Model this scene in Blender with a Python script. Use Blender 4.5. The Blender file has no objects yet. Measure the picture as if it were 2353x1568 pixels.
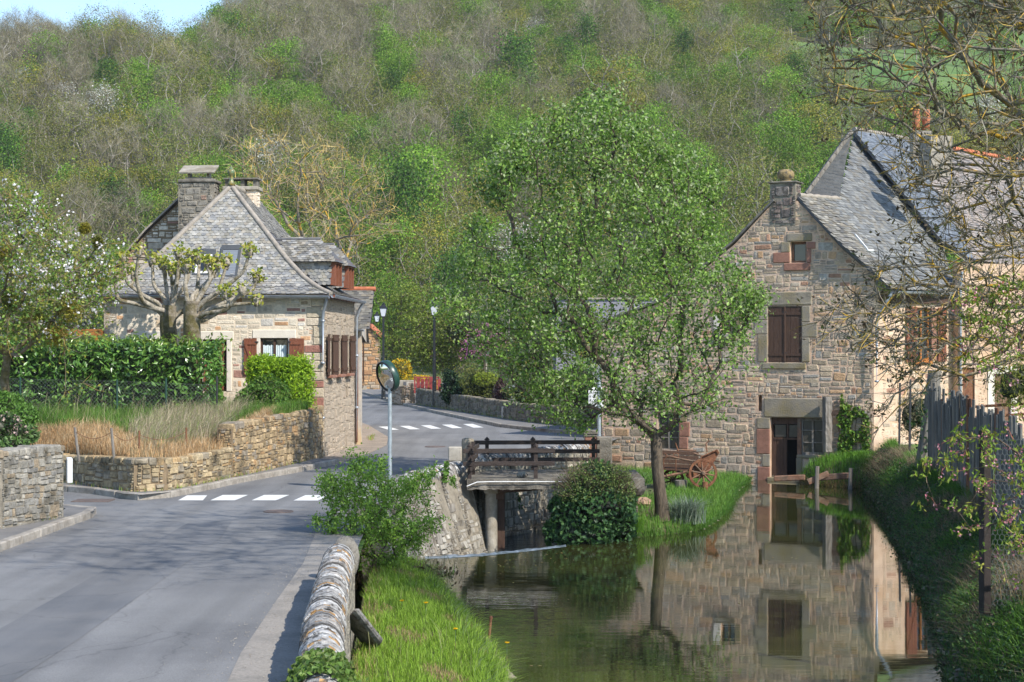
import bpy, math, random
import numpy as np
from mathutils import Vector
from mathutils.geometry import tessellate_polygon

C = bpy.context.scene.collection
F, HZ, CX, CH = 3921.7, 800.0, 1176.5, 3.4      # focal length, horizon row, centre column, eye height
def P(px, py, d): return np.array(((px-CX)/F*d, d, CH-(py-HZ)/F*d))
def G(px, py, z=0.0):
    d = F*(CH-z)/(py-HZ)
    return np.array(((px-CX)/F*d, d, z))
def V(*a): return np.array(a, float)
def nrm(v):
    v = np.asarray(v, float); return v/max(1e-9, np.linalg.norm(v))
R0 = random.Random(7)

# ------------------------------------------------------------------ materials
MATS = {}
def mat(name, col=(.5,.5,.5), rough=.85, var=.25, ns=3.0, bump=.25, bs=25.0, attr=False, col2=None, cs=1.2,
        metal=0.0, trans=0.0, spec=.3, orand=0.0, lo=.42, hi=.62, stretch=None, detail=5.0):
    m = bpy.data.materials.new(name); m.use_nodes = True
    nt = m.node_tree; N = nt.nodes; L = nt.links
    b = N['Principled BSDF']; out = N['Material Output']
    b.inputs['Roughness'].default_value = rough; b.inputs['Metallic'].default_value = metal
    b.inputs['Specular IOR Level'].default_value = spec
    tc = N.new('ShaderNodeTexCoord'); vec = tc.outputs['Object']
    if stretch:
        mp = N.new('ShaderNodeMapping'); mp.inputs['Scale'].default_value = stretch
        L.new(vec, mp.inputs['Vector']); vec = mp.outputs['Vector']
    if attr:
        a = N.new('ShaderNodeAttribute'); a.attribute_name = 'col'; c = a.outputs['Color']
    else:
        rgb = N.new('ShaderNodeRGB'); rgb.outputs[0].default_value = (*col, 1); c = rgb.outputs[0]
    if col2 is not None:
        n2 = N.new('ShaderNodeTexNoise'); n2.inputs['Scale'].default_value = cs; n2.inputs['Detail'].default_value = 6
        n2.inputs['Roughness'].default_value = .65
        L.new(vec, n2.inputs['Vector'])
        mr = N.new('ShaderNodeMapRange'); mr.inputs[1].default_value = lo; mr.inputs[2].default_value = hi
        L.new(n2.outputs['Fac'], mr.inputs[0])
        mx = N.new('ShaderNodeMix'); mx.data_type = 'RGBA'
        L.new(mr.outputs[0], mx.inputs['Factor']); L.new(c, mx.inputs['A']); mx.inputs['B'].default_value = (*col2, 1)
        c = mx.outputs['Result']
    if var > 0:
        n1 = N.new('ShaderNodeTexNoise'); n1.inputs['Scale'].default_value = ns; n1.inputs['Detail'].default_value = detail
        n1.inputs['Roughness'].default_value = .7
        L.new(vec, n1.inputs['Vector'])
        mr = N.new('ShaderNodeMapRange'); mr.inputs[1].default_value = .3; mr.inputs[2].default_value = .7
        mr.inputs[3].default_value = 1-var; mr.inputs[4].default_value = 1+var
        L.new(n1.outputs['Fac'], mr.inputs[0])
        vm = N.new('ShaderNodeVectorMath'); vm.operation = 'SCALE'
        L.new(c, vm.inputs[0]); L.new(mr.outputs[0], vm.inputs['Scale']); c = vm.outputs[0]
    if orand > 0:
        oi = N.new('ShaderNodeObjectInfo')
        mr = N.new('ShaderNodeMapRange'); mr.inputs[3].default_value = 1-orand; mr.inputs[4].default_value = 1+orand
        L.new(oi.outputs['Random'], mr.inputs[0])
        vm = N.new('ShaderNodeVectorMath'); vm.operation = 'SCALE'
        L.new(c, vm.inputs[0]); L.new(mr.outputs[0], vm.inputs['Scale']); c = vm.outputs[0]
    L.new(c, b.inputs['Base Color'])
    if bump > 0:
        nb = N.new('ShaderNodeTexNoise'); nb.inputs['Scale'].default_value = bs; nb.inputs['Detail'].default_value = 4
        L.new(vec, nb.inputs['Vector'])
        bp = N.new('ShaderNodeBump'); bp.inputs['Strength'].default_value = bump; bp.inputs['Distance'].default_value = .03
        L.new(nb.outputs['Fac'], bp.inputs['Height']); L.new(bp.outputs[0], b.inputs['Normal'])
    if trans > 0:
        t = N.new('ShaderNodeBsdfTranslucent'); L.new(c, t.inputs['Color'])
        ms = N.new('ShaderNodeMixShader'); ms.inputs[0].default_value = trans
        L.new(b.outputs[0], ms.inputs[1]); L.new(t.outputs[0], ms.inputs[2]); L.new(ms.outputs[0], out.inputs['Surface'])
    MATS[name] = m
    return m

mat('stone', attr=True, var=.34, ns=7, bump=.7, bs=22, rough=.9, detail=7)
mat('mossy stone', attr=True, var=.4, ns=6, bump=.8, bs=22, rough=.95, col2=(.075,.065,.045), cs=1.6, lo=.5, hi=.66, detail=7)
mat('lichen stone', attr=True, var=.45, ns=14, bump=.9, bs=30, rough=.95, col2=(.07,.062,.055), cs=7, lo=.5, hi=.62, detail=8)
mat('streaked stone', attr=True, var=.4, ns=3, bump=.8, bs=12, rough=.95, col2=(.10,.085,.065), cs=2.2, lo=.48, hi=.6, stretch=(1.6,1.6,.35), detail=8)
mat('cream mortar', (.66,.56,.44), var=.18, ns=4, bump=.4, bs=40)
mat('sunlit mortar', (.74,.61,.47), var=.12, ns=3, bump=.06, bs=20)  # paler cream mortar, sunlight on the side wall put into the colour
mat('sunlit stone', attr=True, var=.16, ns=5, bump=.08, bs=18, rough=.95)  # carries the stone colours brightened for the sunlit side wall
mat('pink mortar', (.60,.41,.285), var=.3, ns=3, bump=.5, bs=30, col2=(.46,.36,.28), cs=.8)
mat('tarred wood', (.028,.021,.018), var=.3, ns=5, bump=.3, rough=.8)
mat('grey mortar', (.21,.185,.145), var=.35, ns=4, bump=.5, bs=30)
mat('ochre mortar', (.21,.155,.095), var=.3, ns=4, bump=.5, bs=30)
mat('white stone trim', (.66,.60,.52), var=.1, ns=5, bump=.2, bs=40)
mat('grey lintel', (.27,.235,.185), var=.3, ns=3, bump=.5, bs=20, col2=(.20,.16,.085), cs=1.5)
mat('red sandstone', (.27,.135,.095), var=.25, ns=5, bump=.4, bs=25)
mat('concrete', (.36,.33,.28), var=.25, ns=4, bump=.3, bs=30, col2=(.22,.19,.14), cs=1.5)
mat('old concrete', (.20,.18,.15), var=.4, ns=3, bump=.6, bs=25, col2=(.09,.08,.065), cs=2.0)
mat('plaster', (.62,.45,.33), var=.16, ns=2, bump=.35, bs=14, col2=(.52,.34,.22), cs=.9)
mat('pale render', (.24,.24,.27), var=.06, ns=1, bump=.05)
mat('grey render', (.40,.37,.33), var=.2, ns=2, bump=.3, bs=20, col2=(.46,.34,.20), cs=.5)
mat('slate', attr=True, var=.22, ns=9, bump=.35, bs=30, rough=.62, spec=.5)
mat('dark slate base', (.10,.10,.105), var=.3, rough=.8)
mat('hip mortar', (.29,.255,.215), var=.3, ns=5, bump=.5, bs=18)
mat('terracotta', (.44,.15,.075), var=.3, ns=6, bump=.3)
mat('brown paint', (.20,.072,.04), var=.25, ns=6, bump=.15, rough=.55, stretch=(6,6,1))
mat('dark brown wood', (.075,.042,.028), var=.35, ns=5, bump=.3, rough=.7, stretch=(6,6,.7))
mat('orange wood', (.36,.135,.035), var=.2, ns=5, bump=.15, rough=.5)
mat('weathered wood', (.26,.235,.205), var=.45, ns=4, bump=.6, bs=18, stretch=(7,7,.6), col2=(.13,.11,.09), cs=2)
mat('grey plank', (.165,.16,.15), var=.45, ns=4, bump=.5, bs=16, stretch=(7,7,.6))
mat('cast iron', (.15,.115,.10), rough=.7, metal=.3, var=.3, ns=9, bump=.3)
mat('rail wood', (.048,.036,.031), var=.4, ns=4, bump=.4, bs=20, stretch=(1,5,5))
mat('rust', (.205,.095,.05), var=.45, ns=7, bump=.4, bs=30, col2=(.14,.055,.03), cs=4)
mat('cart wood', (.22,.115,.07), var=.45, ns=5, bump=.5, bs=22, col2=(.15,.11,.08), cs=3)
mat('zinc', (.34,.37,.41), rough=.42, metal=.55, var=.18, ns=4, bump=.05)
mat('galvanised steel', (.36,.40,.42), rough=.45, metal=.5, var=.25, ns=7, bump=.05)
mat('black paint', (.012,.013,.015), rough=.4, var=.1, bump=0, spec=.5)
mat('dark metal', (.045,.045,.05), rough=.55, metal=.4, var=.2, bump=.05)
mat('dark grey frame', (.07,.075,.08), rough=.45, var=.1, bump=0)
mat('roller shutter', (.20,.22,.25), rough=.4, var=.05, bump=0)
mat('white paint', (.74,.74,.73), rough=.5, var=.06, bump=.05)
mat('road paint', (.66,.66,.64), rough=.7, var=.18, ns=14, bump=.2, bs=60, col2=(.30,.30,.30), cs=9, lo=.6, hi=.70)
mat('glass', (.02,.025,.03), rough=.06, var=0, bump=0, spec=.8)
mat('dusty glass', (.055,.05,.042), rough=.25, var=.3, ns=3, bump=0, spec=.5)
mat('black void', (.006,.006,.006), rough=.9, var=0, bump=0)
mat('opal glass', (.62,.65,.68), rough=.25, var=0, bump=0, spec=.5)
mat('curtain', (.56,.64,.66), rough=.9, var=.06, ns=4, bump=.2, bs=8)
mat('mirror', (.55,.57,.57), rough=.03, metal=1.0, var=0, bump=0)
mat('green rim', (.018,.055,.042), rough=.35, var=.1, bump=0, spec=.5)
mat('red paint', (.36,.07,.06), rough=.5, var=.2, ns=3, bump=.05)
mat('asphalt', (.192,.191,.190), rough=.9, var=.26, ns=75, bump=.35, bs=240, col2=(.148,.148,.150), cs=.20, lo=.42, hi=.60, detail=3)
mat('worn asphalt', (.163,.163,.165), rough=.9, var=.26, ns=75, bump=.35, bs=240, col2=(.128,.132,.14), cs=.5, detail=3)
mat('pavement asphalt', (.20,.19,.18), rough=.95, var=.22, ns=120, bump=.4, bs=150, col2=(.15,.145,.14), cs=.9)
mat('kerb stone', (.33,.30,.26), rough=.9, var=.25, ns=9, bump=.3, bs=40, col2=(.22,.195,.165), cs=2)
mat('gutter concrete', (.285,.26,.23), rough=.95, var=.22, ns=24, bump=.4, bs=80, col2=(.21,.195,.175), cs=1.3)
mat('gravel', (.33,.27,.215), rough=1, var=.3, ns=26, bump=.6, bs=70, col2=(.24,.20,.16), cs=1.1)
mat('soil', (.11,.085,.05), rough=1, var=.45, ns=5, bump=.6, bs=18, col2=(.075,.105,.03), cs=1.2)
mat('dry soil', (.24,.165,.085), rough=1, var=.4, ns=6, bump=.6, bs=18, col2=(.14,.125,.05), cs=.7)
mat('lawn', (.085,.165,.03), rough=1, var=.35, ns=5, bump=.6, bs=20, col2=(.12,.14,.045), cs=.6)
mat('forest floor', (.085,.08,.045), rough=1, var=.4, ns=.35, bump=0, col2=(.075,.11,.035), cs=.035)
mat('meadow', (.085,.17,.04), rough=1, var=.2, ns=.4, bump=0, col2=(.13,.19,.06), cs=.05)
mat('bark', (.125,.098,.07), rough=.95, var=.45, ns=9, bump=1.0, bs=16, stretch=(3,3,.6), col2=(.075,.06,.045), cs=4)
mat('mossy bark', (.20,.17,.13), rough=.95, var=.4, ns=8, bump=.8, bs=18, col2=(.10,.085,.035), cs=2.2, lo=.40, hi=.55)
mat('pollard bark', (.31,.275,.22), rough=.95, var=.45, ns=12, bump=.9, bs=22, col2=(.14,.115,.06), cs=4, lo=.48, hi=.62)
mat('lichen bark', (.19,.17,.135), rough=.95, var=.4, ns=8, bump=.5, bs=18, col2=(.46,.28,.03), cs=2.6, lo=.50, hi=.60)
mat('pale bark', (.36,.33,.28), rough=.95, var=.35, ns=2, bump=.2, col2=(.15,.13,.105), cs=.8)
mat('twig', attr=True, rough=.95, var=0, bump=0, orand=.22)
mat('leaf', attr=True, rough=.5, var=0, bump=0, trans=.32, spec=.35)
mat('far leaf', attr=True, rough=.7, var=0, bump=0, trans=.3, spec=.15, orand=.25)
mat('glossy leaf', attr=True, rough=.3, var=0, bump=0, trans=.15, spec=.6)
mat('grass', attr=True, rough=.6, var=0, bump=0, trans=.35, spec=.25)
mat('petal', attr=True, rough=.7, var=0, bump=0, trans=.3, spec=.2)
mat('ink', (.02,.02,.03), rough=.7, var=0, bump=0)
mat('foam', (.24,.29,.35), rough=.35, var=.5, ns=9, bump=.6, bs=22, col2=(.10,.13,.14), cs=5, lo=.42, hi=.6, spec=.5)
mat('wire', (.17,.18,.18), rough=.5, metal=.4, var=.1, bump=0)
mat('ceramic', (.09,.17,.10), rough=.3, var=.4, ns=9, bump=.1, col2=(.26,.18,.05), cs=6)

# ------------------------------------------------------------------ mesh builder
class MB:
    def __init__(s): s.v=[]; s.nv=0; s.fi=[]; s.fc=[]; s.fm=[]; s.col=[]
    def add(s, verts, faces, m=0, col=None):
        verts = np.asarray(verts, float).reshape(-1,3)
        base = s.nv; s.v.append(verts); s.nv += len(verts)
        if isinstance(faces, np.ndarray):
            n, k = faces.shape
            s.fi.append((faces+base).ravel()); s.fc.append(np.full(n,k))
        else:
            n = len(faces)
            s.fi.append(np.array([i+base for f in faces for i in f], int)); s.fc.append(np.array([len(f) for f in faces], int))
        s.fm.append(np.full(n, m))
        if col is None: c = np.ones((n,3))
        else:
            c = np.asarray(col, float)
            if c.ndim == 1: c = np.tile(c,(n,1))
        s.col.append(c)
    def box(s, lo, hi, m=0, col=None):
        x0,y0,z0 = lo; x1,y1,z1 = hi
        s.add([(x0,y0,z0),(x1,y0,z0),(x1,y1,z0),(x0,y1,z0),(x0,y0,z1),(x1,y0,z1),(x1,y1,z1),(x0,y1,z1)],
              [(3,2,1,0),(4,5,6,7),(0,1,5,4),(1,2,6,5),(2,3,7,6),(3,0,4,7)], m, col)
    def obox(s, c, a, b, d, m=0, col=None, bev=0.0):
        c,a,b,d = [np.asarray(q,float) for q in (c,a,b,d)]
        if bev <= 0:
            vs = [c+i*a+j*b+k*d for k in (-1,1) for (i,j) in ((-1,-1),(1,-1),(1,1),(-1,1))]
            s.add(vs, [(3,2,1,0),(4,5,6,7),(0,1,5,4),(1,2,6,5),(2,3,7,6),(3,0,4,7)], m, col); return
        la,lb,ld = [np.linalg.norm(q) for q in (a,b,d)]
        fa,fb,fd = [max(.3,1-bev/l) for l in (la,lb,ld)]
        vs=[]; idx={}
        for i in (-1,1):
            for j in (-1,1):
                for k in (-1,1):
                    for t,(x,y,z) in enumerate(((1,fb,fd),(fa,1,fd),(fa,fb,1))):
                        idx[(i,j,k,t)] = len(vs); vs.append(c+a*i*x+b*j*y+d*k*z)
        fs=[]
        for q in (-1,1):
            fs.append([idx[(q,j,k,0)] for j,k in ((-1,-1),(1,-1),(1,1),(-1,1))])
            fs.append([idx[(j,q,k,1)] for j,k in ((-1,-1),(1,-1),(1,1),(-1,1))])
            fs.append([idx[(j,k,q,2)] for j,k in ((-1,-1),(1,-1),(1,1),(-1,1))])
        for p in (-1,1):
            for q in (-1,1):
                fs.append([idx[(p,q,-1,0)],idx[(p,q,1,0)],idx[(p,q,1,1)],idx[(p,q,-1,1)]])
                fs.append([idx[(p,-1,q,0)],idx[(p,1,q,0)],idx[(p,1,q,2)],idx[(p,-1,q,2)]])
                fs.append([idx[(-1,p,q,1)],idx[(1,p,q,1)],idx[(1,p,q,2)],idx[(-1,p,q,2)]])
                for r in (-1,1): fs.append([idx[(p,q,r,0)],idx[(p,q,r,1)],idx[(p,q,r,2)]])
        s.add(vs, fs, m, col)
    def tube(s, pts, rad, k=6, m=0, col=None, cap=True):
        pts = np.asarray(pts,float); n = len(pts)
        rad = np.full(n, rad) if np.isscalar(rad) else np.asarray(rad,float)
        t = np.gradient(pts, axis=0); t /= np.maximum(1e-9, np.linalg.norm(t,axis=1))[:,None]
        ref = V(0,0,1) if abs(t[0][2]) < .9 else V(1,0,0)
        a = np.cross(t, ref); a /= np.maximum(1e-9,np.linalg.norm(a,axis=1))[:,None]; b = np.cross(t,a)
        th = np.arange(k)*2*math.pi/k
        ring = pts[:,None,:] + rad[:,None,None]*(np.cos(th)[None,:,None]*a[:,None,:]+np.sin(th)[None,:,None]*b[:,None,:])
        i = np.arange(n-1)[:,None]*k; j = np.arange(k)[None,:]; j2=(j+1)%k
        fs = np.stack([i+j, i+j2, i+k+j2, i+k+j], -1).reshape(-1,4)
        s.add(ring.reshape(-1,3), fs, m, col)
        if cap:
            s.add(ring[0], [list(range(k))[::-1]], m, col if col is None or np.ndim(col)==1 else None)
            s.add(ring[-1], [list(range(k))], m, col if col is None or np.ndim(col)==1 else None)
    def lathe(s, c, prof, k=12, m=0, col=None, axis=None):
        c = np.asarray(c,float); ax = V(0,0,1) if axis is None else nrm(axis)
        r1 = nrm(np.cross(ax, V(1,0,0) if abs(ax[0])<.9 else V(0,1,0))); r2 = np.cross(ax,r1)
        th = np.arange(k)*2*math.pi/k
        vs=[]
        for r,h in prof: vs += [c+ax*h+r*(math.cos(q)*r1+math.sin(q)*r2) for q in th]
        n=len(prof); fs=[]
        for i in range(n-1):
            for j in range(k): fs.append((i*k+j,i*k+(j+1)%k,(i+1)*k+(j+1)%k,(i+1)*k+j))
        fs.append(tuple(range(k))[::-1]); fs.append(tuple((n-1)*k+j for j in range(k)))
        s.add(vs, fs, m, col)
    def build(s, name, mats, parent=None, loc=None, smooth=False):
        me = bpy.data.meshes.new(name)
        v = np.concatenate(s.v) if s.v else np.zeros((0,3))
        off = OFF.get(parent.name) if parent is not None else (np.asarray(loc,float) if loc is not None else V(0,0,0))
        v = v-off
        fi = np.concatenate(s.fi); fc = np.concatenate(s.fc); fm = np.concatenate(s.fm); col = np.concatenate(s.col)
        me.vertices.add(len(v)); me.vertices.foreach_set('co', v.ravel())
        me.loops.add(len(fi)); me.loops.foreach_set('vertex_index', fi.astype(np.int32))
        me.polygons.add(len(fc))
        st = np.concatenate([[0],np.cumsum(fc)[:-1]])
        me.polygons.foreach_set('loop_start', st.astype(np.int32))
        if isinstance(mats,str): mats=[mats]
        for q in mats: me.materials.append(MATS[q])
        me.polygons.foreach_set('material_index', fm.astype(np.int32))
        me.polygons.foreach_set('use_smooth', np.full(len(fc), bool(smooth)))
        at = me.attributes.new('col','FLOAT_COLOR','FACE')
        at.data.foreach_set('color', np.concatenate([col,np.ones((len(col),1))],1).ravel().astype(np.float32))
        me.update(calc_edges=True)
        o = bpy.data.objects.new(name, me); C.objects.link(o)
        if parent is not None: o.parent = parent; OFF[o.name] = off
        elif loc is not None: o.location = loc
        if parent is None: OFF[o.name] = off
        return o
OFF = {}
def tag(o, label=None, cat=None, group=None, kind=None):
    if label: o['label']=label
    if cat: o['category']=cat
    if group: o['group']=group
    if kind: o['kind']=kind
    return o
def thing(name, label, cat, loc=(0,0,0), group=None):
    o = bpy.data.objects.new(name, None); C.objects.link(o); o.location = loc; o.empty_display_size=.2
    OFF[o.name] = np.asarray(loc,float)
    return tag(o,label,cat,group)
def copy_tree(o, parent=None):
    c = o.copy(); C.objects.link(c)
    if parent is not None: c.parent = parent
    for ch in list(o.children): copy_tree(ch, c)
    return c

# ------------------------------------------------------------------ plane helpers
class Fr:
    "flat frame: u along, v up (or up-slope), w out"
    def __init__(s, o, u, v, w=None):
        s.o=np.asarray(o,float); s.u=nrm(u); v=np.asarray(v,float); s.v=nrm(v-s.u*np.dot(v,s.u))
        s.w=nrm(np.cross(s.u,s.v)) if w is None else nrm(w)
    def p(s,u,v,w=0.0): return s.o+s.u*u+s.v*v+s.w*w
    def uv(s,q): q=np.asarray(q,float)-s.o; return float(q@s.u), float(q@s.v)
    def hit(s,px,py):
        r=V((px-CX)/F,1,-(py-HZ)/F); o=V(0,0,CH)
        t=((s.o-o)@s.w)/(r@s.w); return s.uv(o+r*t)
def inpoly(x,y,poly):
    c=False; n=len(poly); j=n-1
    for i in range(n):
        xi,yi=poly[i]; xj,yj=poly[j]
        if (yi>y)!=(yj>y) and x<(xj-xi)*(y-yi)/(yj-yi)+xi: c=not c
        j=i
    return c
def polyfill(mb, pts3, holes3=(), m=0, col=None):
    loops=[[Vector(p) for p in pts3]]+[[Vector(p) for p in h] for h in holes3]
    flat=[p for l in loops for p in l]
    mb.add(flat,[tuple(t) for t in tessellate_polygon(loops)],m,col)
def wall_body(mb, fr, outer, holes=(), thick=.4, reveal=.22, m=0):
    "wall panel with real openings (rects u0,u1,v0,v1), outer face at w=0"
    hs=[[(a,c),(b,c),(b,d),(a,d)] for a,b,c,d in holes]
    polyfill(mb,[fr.p(*q) for q in outer],[[fr.p(*q) for q in h] for h in hs],m)
    n=len(outer)
    for i in range(n):
        a,b=outer[i],outer[(i+1)%n]
        mb.add([fr.p(*a),fr.p(*b),fr.p(*b,-thick),fr.p(*a,-thick)],[(0,1,2,3)],m)
    for h in hs:
        for i in range(4):
            a,b=h[i],h[(i+1)%4]
            mb.add([fr.p(*a),fr.p(*b),fr.p(*b,-reveal),fr.p(*a,-reveal)],[(3,2,1,0)],m)
def stones(mb, fr, poly, holes, hr, wr, pal, seed, gap=.012, bulge=.03, m=1, jit=.25, w0=.0, split=.25, big=None):
    R=random.Random(seed)
    us=[q[0] for q in poly]; vs=[q[1] for q in poly]
    u0,u1,v0,v1=min(us),max(us),min(vs),max(vs)
    wts=[p[3] if len(p)>3 else 1 for p in pal]
    def ok(a,b,c,d):
        for x,y in ((a,c),(b,c),(b,d),(a,d)):
            if not inpoly(x,y,poly): return False
        for (e,f,g,h) in holes:
            if a<f and b>e and c<h and d>g: return False
        return True
    def stone(a,b,c,d):
        w=b-a;h=d-c
        if w<.03 or h<.02: return
        col=R.choices(pal,wts)[0][:3]; k=R.uniform(.78,1.2); col=[x*k for x in col]
        g=min(gap,.3*min(w,h)); cx,cy=(a+b)/2,(c+d)/2; hx,hy=w/2-g,h/2-g
        e=min(hx,hy)*jit
        out=[]
        for sx,sy,first in ((-1,-1,0),(1,-1,1),(1,1,0),(-1,1,1)):
            p1=(cx+sx*hx-sx*R.uniform(.2,1)*e*1.5, cy+sy*hy-sy*R.uniform(0,e)*.4)
            p2=(cx+sx*hx-sx*R.uniform(0,e)*.5, cy+sy*hy-sy*R.uniform(.2,1)*e*1.3)
            out += [p1,p2] if first else [p2,p1]
        bl=bulge*R.uniform(.4,1.3); tx,ty=R.uniform(-.35,.35)*bl,R.uniform(-.35,.35)*bl
        n=len(out); ro=R.gauss(0,.055)*min(1,h/w*1.6); out=[(cx+(x-cx)-ro*(y-cy),cy+(y-cy)+ro*(x-cx)) for x,y in out]
        ring0=[fr.p(x,y,w0+.001) for x,y in out]
        ring1=[]
        for x,y in out:
            ix,iy=cx+(x-cx)*.86,cy+(y-cy)*.80
            ring1.append(fr.p(ix,iy,w0+bl+tx*(x-cx)/hx+ty*(y-cy)/hy))
        fs=[(i,(i+1)%n,n+(i+1)%n,n+i) for i in range(n)]+[tuple(n+i for i in range(n))]
        mb.add(ring0+ring1,fs,m,col)
    v=v0
    while v<v1:
        h=R.uniform(*hr); u=u0-R.uniform(0,wr[1])
        while u<u1:
            w=R.uniform(*wr)*(.7+.5*h/hr[1]); dy=R.uniform(-.13,.13)*h+.35*hr[0]*math.sin(u*1.7+v*2.3)
            a,b,c,d=u,u+w,v+dy,v+h+dy
            if ok(a,b,c,d):
                q=R.random()
                if q<split and h>hr[0]*1.2:
                    f=R.uniform(.35,.65); stone(a,b,c,c+h*f); stone(a,b,c+h*f,d)
                elif q<split*1.4:
                    f=R.uniform(.35,.65); stone(a,a+w*f,c,d); stone(a+w*f,b,c,d)
                else: stone(a,b,c,d)
            else:
                for i in range(2):
                    for j in range(2):
                        aa,bb,cc,dd=a+w*i/2,a+w*(i+1)/2,c+h*j/2,c+h*(j+1)/2
                        if ok(aa,bb,cc,dd): stone(aa,bb,cc,dd)
                        else:
                            for i2 in range(2):
                                for j2 in range(2):
                                    a3,b3,c3,d3=aa+(bb-aa)*i2/2,aa+(bb-aa)*(i2+1)/2,cc+(dd-cc)*j2/2,cc+(dd-cc)*(j2+1)/2
                                    if ok(a3,b3,c3,d3): stone(a3,b3,c3,d3)
            u+=w
        v+=h
def slates(mb, S, rect, inside, wid, row, pal, seed, rounded=True, m=0, th=.018):
    R=random.Random(seed); u0,u1,v0,v1=rect; j=0; v=v0
    shp=[(-.5,1.7),(.5,1.7),(.5,.42),(.36,.12),(0,0),(-.36,.12),(-.5,.42)] if rounded else [(-.5,1.7),(.5,1.7),(.5,.03),(-.5,0)]
    while v<v1:
        u=u0+(wid/2 if j%2 else 0)+R.uniform(-.02,.02)
        while u<u1:
            w=wid*R.uniform(.9,1.08)
            if inside(u,v+row*.6):
                o=S(u,v); du=S(u+.05,v)-o; dv=S(u,v+.05)-o; n=nrm(np.cross(du,dv))
                t=th*R.uniform(.6,1.7); sk=R.uniform(-.012,.012)
                c=np.array(R.choice(pal))*R.uniform(.8,1.22)
                n=-n if (n[2]<-.02 or (abs(n[2])<=.02 and n[1]>0)) else n; eu=nrm(du); ev=nrm(dv); dyy=R.uniform(-.012,.012)
                vs=[o+eu*(x*w+sk*y)+ev*(y*row+dyy)+n*(.006+t*(1-y/1.7)) for x,y in shp]
                k=len(vs); mb.add(vs,[tuple(range(k))[::-1]],m,c)
            u+=wid
        v+=row; j+=1
def resample(pl, n):
    pl=np.asarray(pl,float); s=np.concatenate([[0],np.cumsum(np.linalg.norm(np.diff(pl,axis=0),axis=1))])
    t=np.linspace(0,s[-1],n)
    return np.stack([np.interp(t,s,pl[:,i]) for i in range(pl.shape[1])],1)
def ruled(a, b, n, k, zf=None, noise=.03, seed=1):
    A=resample(a,n);B=resample(b,n);rs=np.random.RandomState(seed)
    t=np.linspace(0,1,k)
    g=A[:,None,:]*(1-t)[None,:,None]+B[:,None,:]*t[None,:,None]
    if zf is not None:
        f=zf(t); g[:,:,2]=A[:,None,2]*(1-f)[None]+B[:,None,2]*f[None]
    g[:,1:-1,2]+=rs.uniform(-noise,noise,(n,k-2))
    return g
def grid_mesh(mb,g,m=0):
    n,k,_=g.shape
    i=np.arange(n-1)[:,None]*k;j=np.arange(k-1)[None,:]
    mb.add(g.reshape(-1,3),np.stack([i+j,i+j+1,i+k+j+1,i+k+j],-1).reshape(-1,4),m)
def sample_grid(g,N,rs,t0=0,t1=1,s0=0,s1=1):
    n,k,_=g.shape
    s=rs.uniform(s0,s1,N)*(n-1.001);t=rs.uniform(t0,t1,N)*(k-1.001)
    i=s.astype(int);j=t.astype(int);fs=(s-i)[:,None];ft=(t-j)[:,None]
    return (g[i,j]*(1-fs)+g[i+1,j]*fs)*(1-ft)+(g[i,j+1]*(1-fs)+g[i+1,j+1]*fs)*ft

# ------------------------------------------------------------------ vegetation
def rdirs(n,rs):
    v=rs.normal(size=(n,3)); return v/np.linalg.norm(v,axis=1)[:,None]
def pick(pal,n,rs,var=.25):
    pal=np.asarray([p[:3] for p in pal],float); c=pal[rs.randint(0,len(pal),n)]
    return c*rs.uniform(1-var,1+var,(n,1))
def leaves(mb, pts, ln, wd, pal, rs, m=0, axis=None, axw=0.0, flat=0.0, var=.25):
    n=len(pts)
    a=rdirs(n,rs)
    if axis is not None: a=a+np.asarray(axis)*axw; a/=np.linalg.norm(a,axis=1)[:,None]
    q=rdirs(n,rs)
    if flat>0: a[:,2]*=(1-flat); a/=np.linalg.norm(a,axis=1)[:,None]; q[:,2]*=(1-flat)
    b=np.cross(a,q); b/=np.maximum(1e-6,np.linalg.norm(b,axis=1))[:,None]
    L=ln*rs.uniform(.65,1.25,(n,1)); W=wd*rs.uniform(.65,1.25,(n,1))
    nn=np.cross(a,b)
    v=np.stack([pts-a*L*.5, pts+b*W*.5+nn*L*.06, pts+a*L*.5, pts-b*W*.5+nn*L*.06],1).reshape(-1,3)
    f=np.arange(4*n).reshape(n,4)
    mb.add(v,f,m,pick(pal,n,rs,var))
def strip5(mb,v,n,m,col):
    i=np.arange(n)[:,None]*5; b=mb.nv
    mb.add(v,i+np.array([[0,1,2,4]]),m,col); mb.add(np.zeros((0,3)),i+np.array([[4,2,3]])+b-mb.nv,m,col)
def twigs(mb, p0, dirs, ln, wd, pal, rs, m=0, var=.25):
    n=len(p0); L=ln*rs.uniform(.5,1.3,(n,1))
    pr=np.cross(dirs,rdirs(n,rs)); pr/=np.maximum(1e-6,np.linalg.norm(pr,axis=1))[:,None]
    mid=p0+dirs*L*.5+rdirs(n,rs)*L*.1; tip=p0+dirs*L+rdirs(n,rs)*L*.12
    v=np.stack([p0-pr*wd*.5,p0+pr*wd*.5,mid+pr*wd*.4,tip,mid-pr*wd*.4],1).reshape(-1,3)
    strip5(mb,v,n,m,pick(pal,n,rs,var))
    return tip
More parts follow.
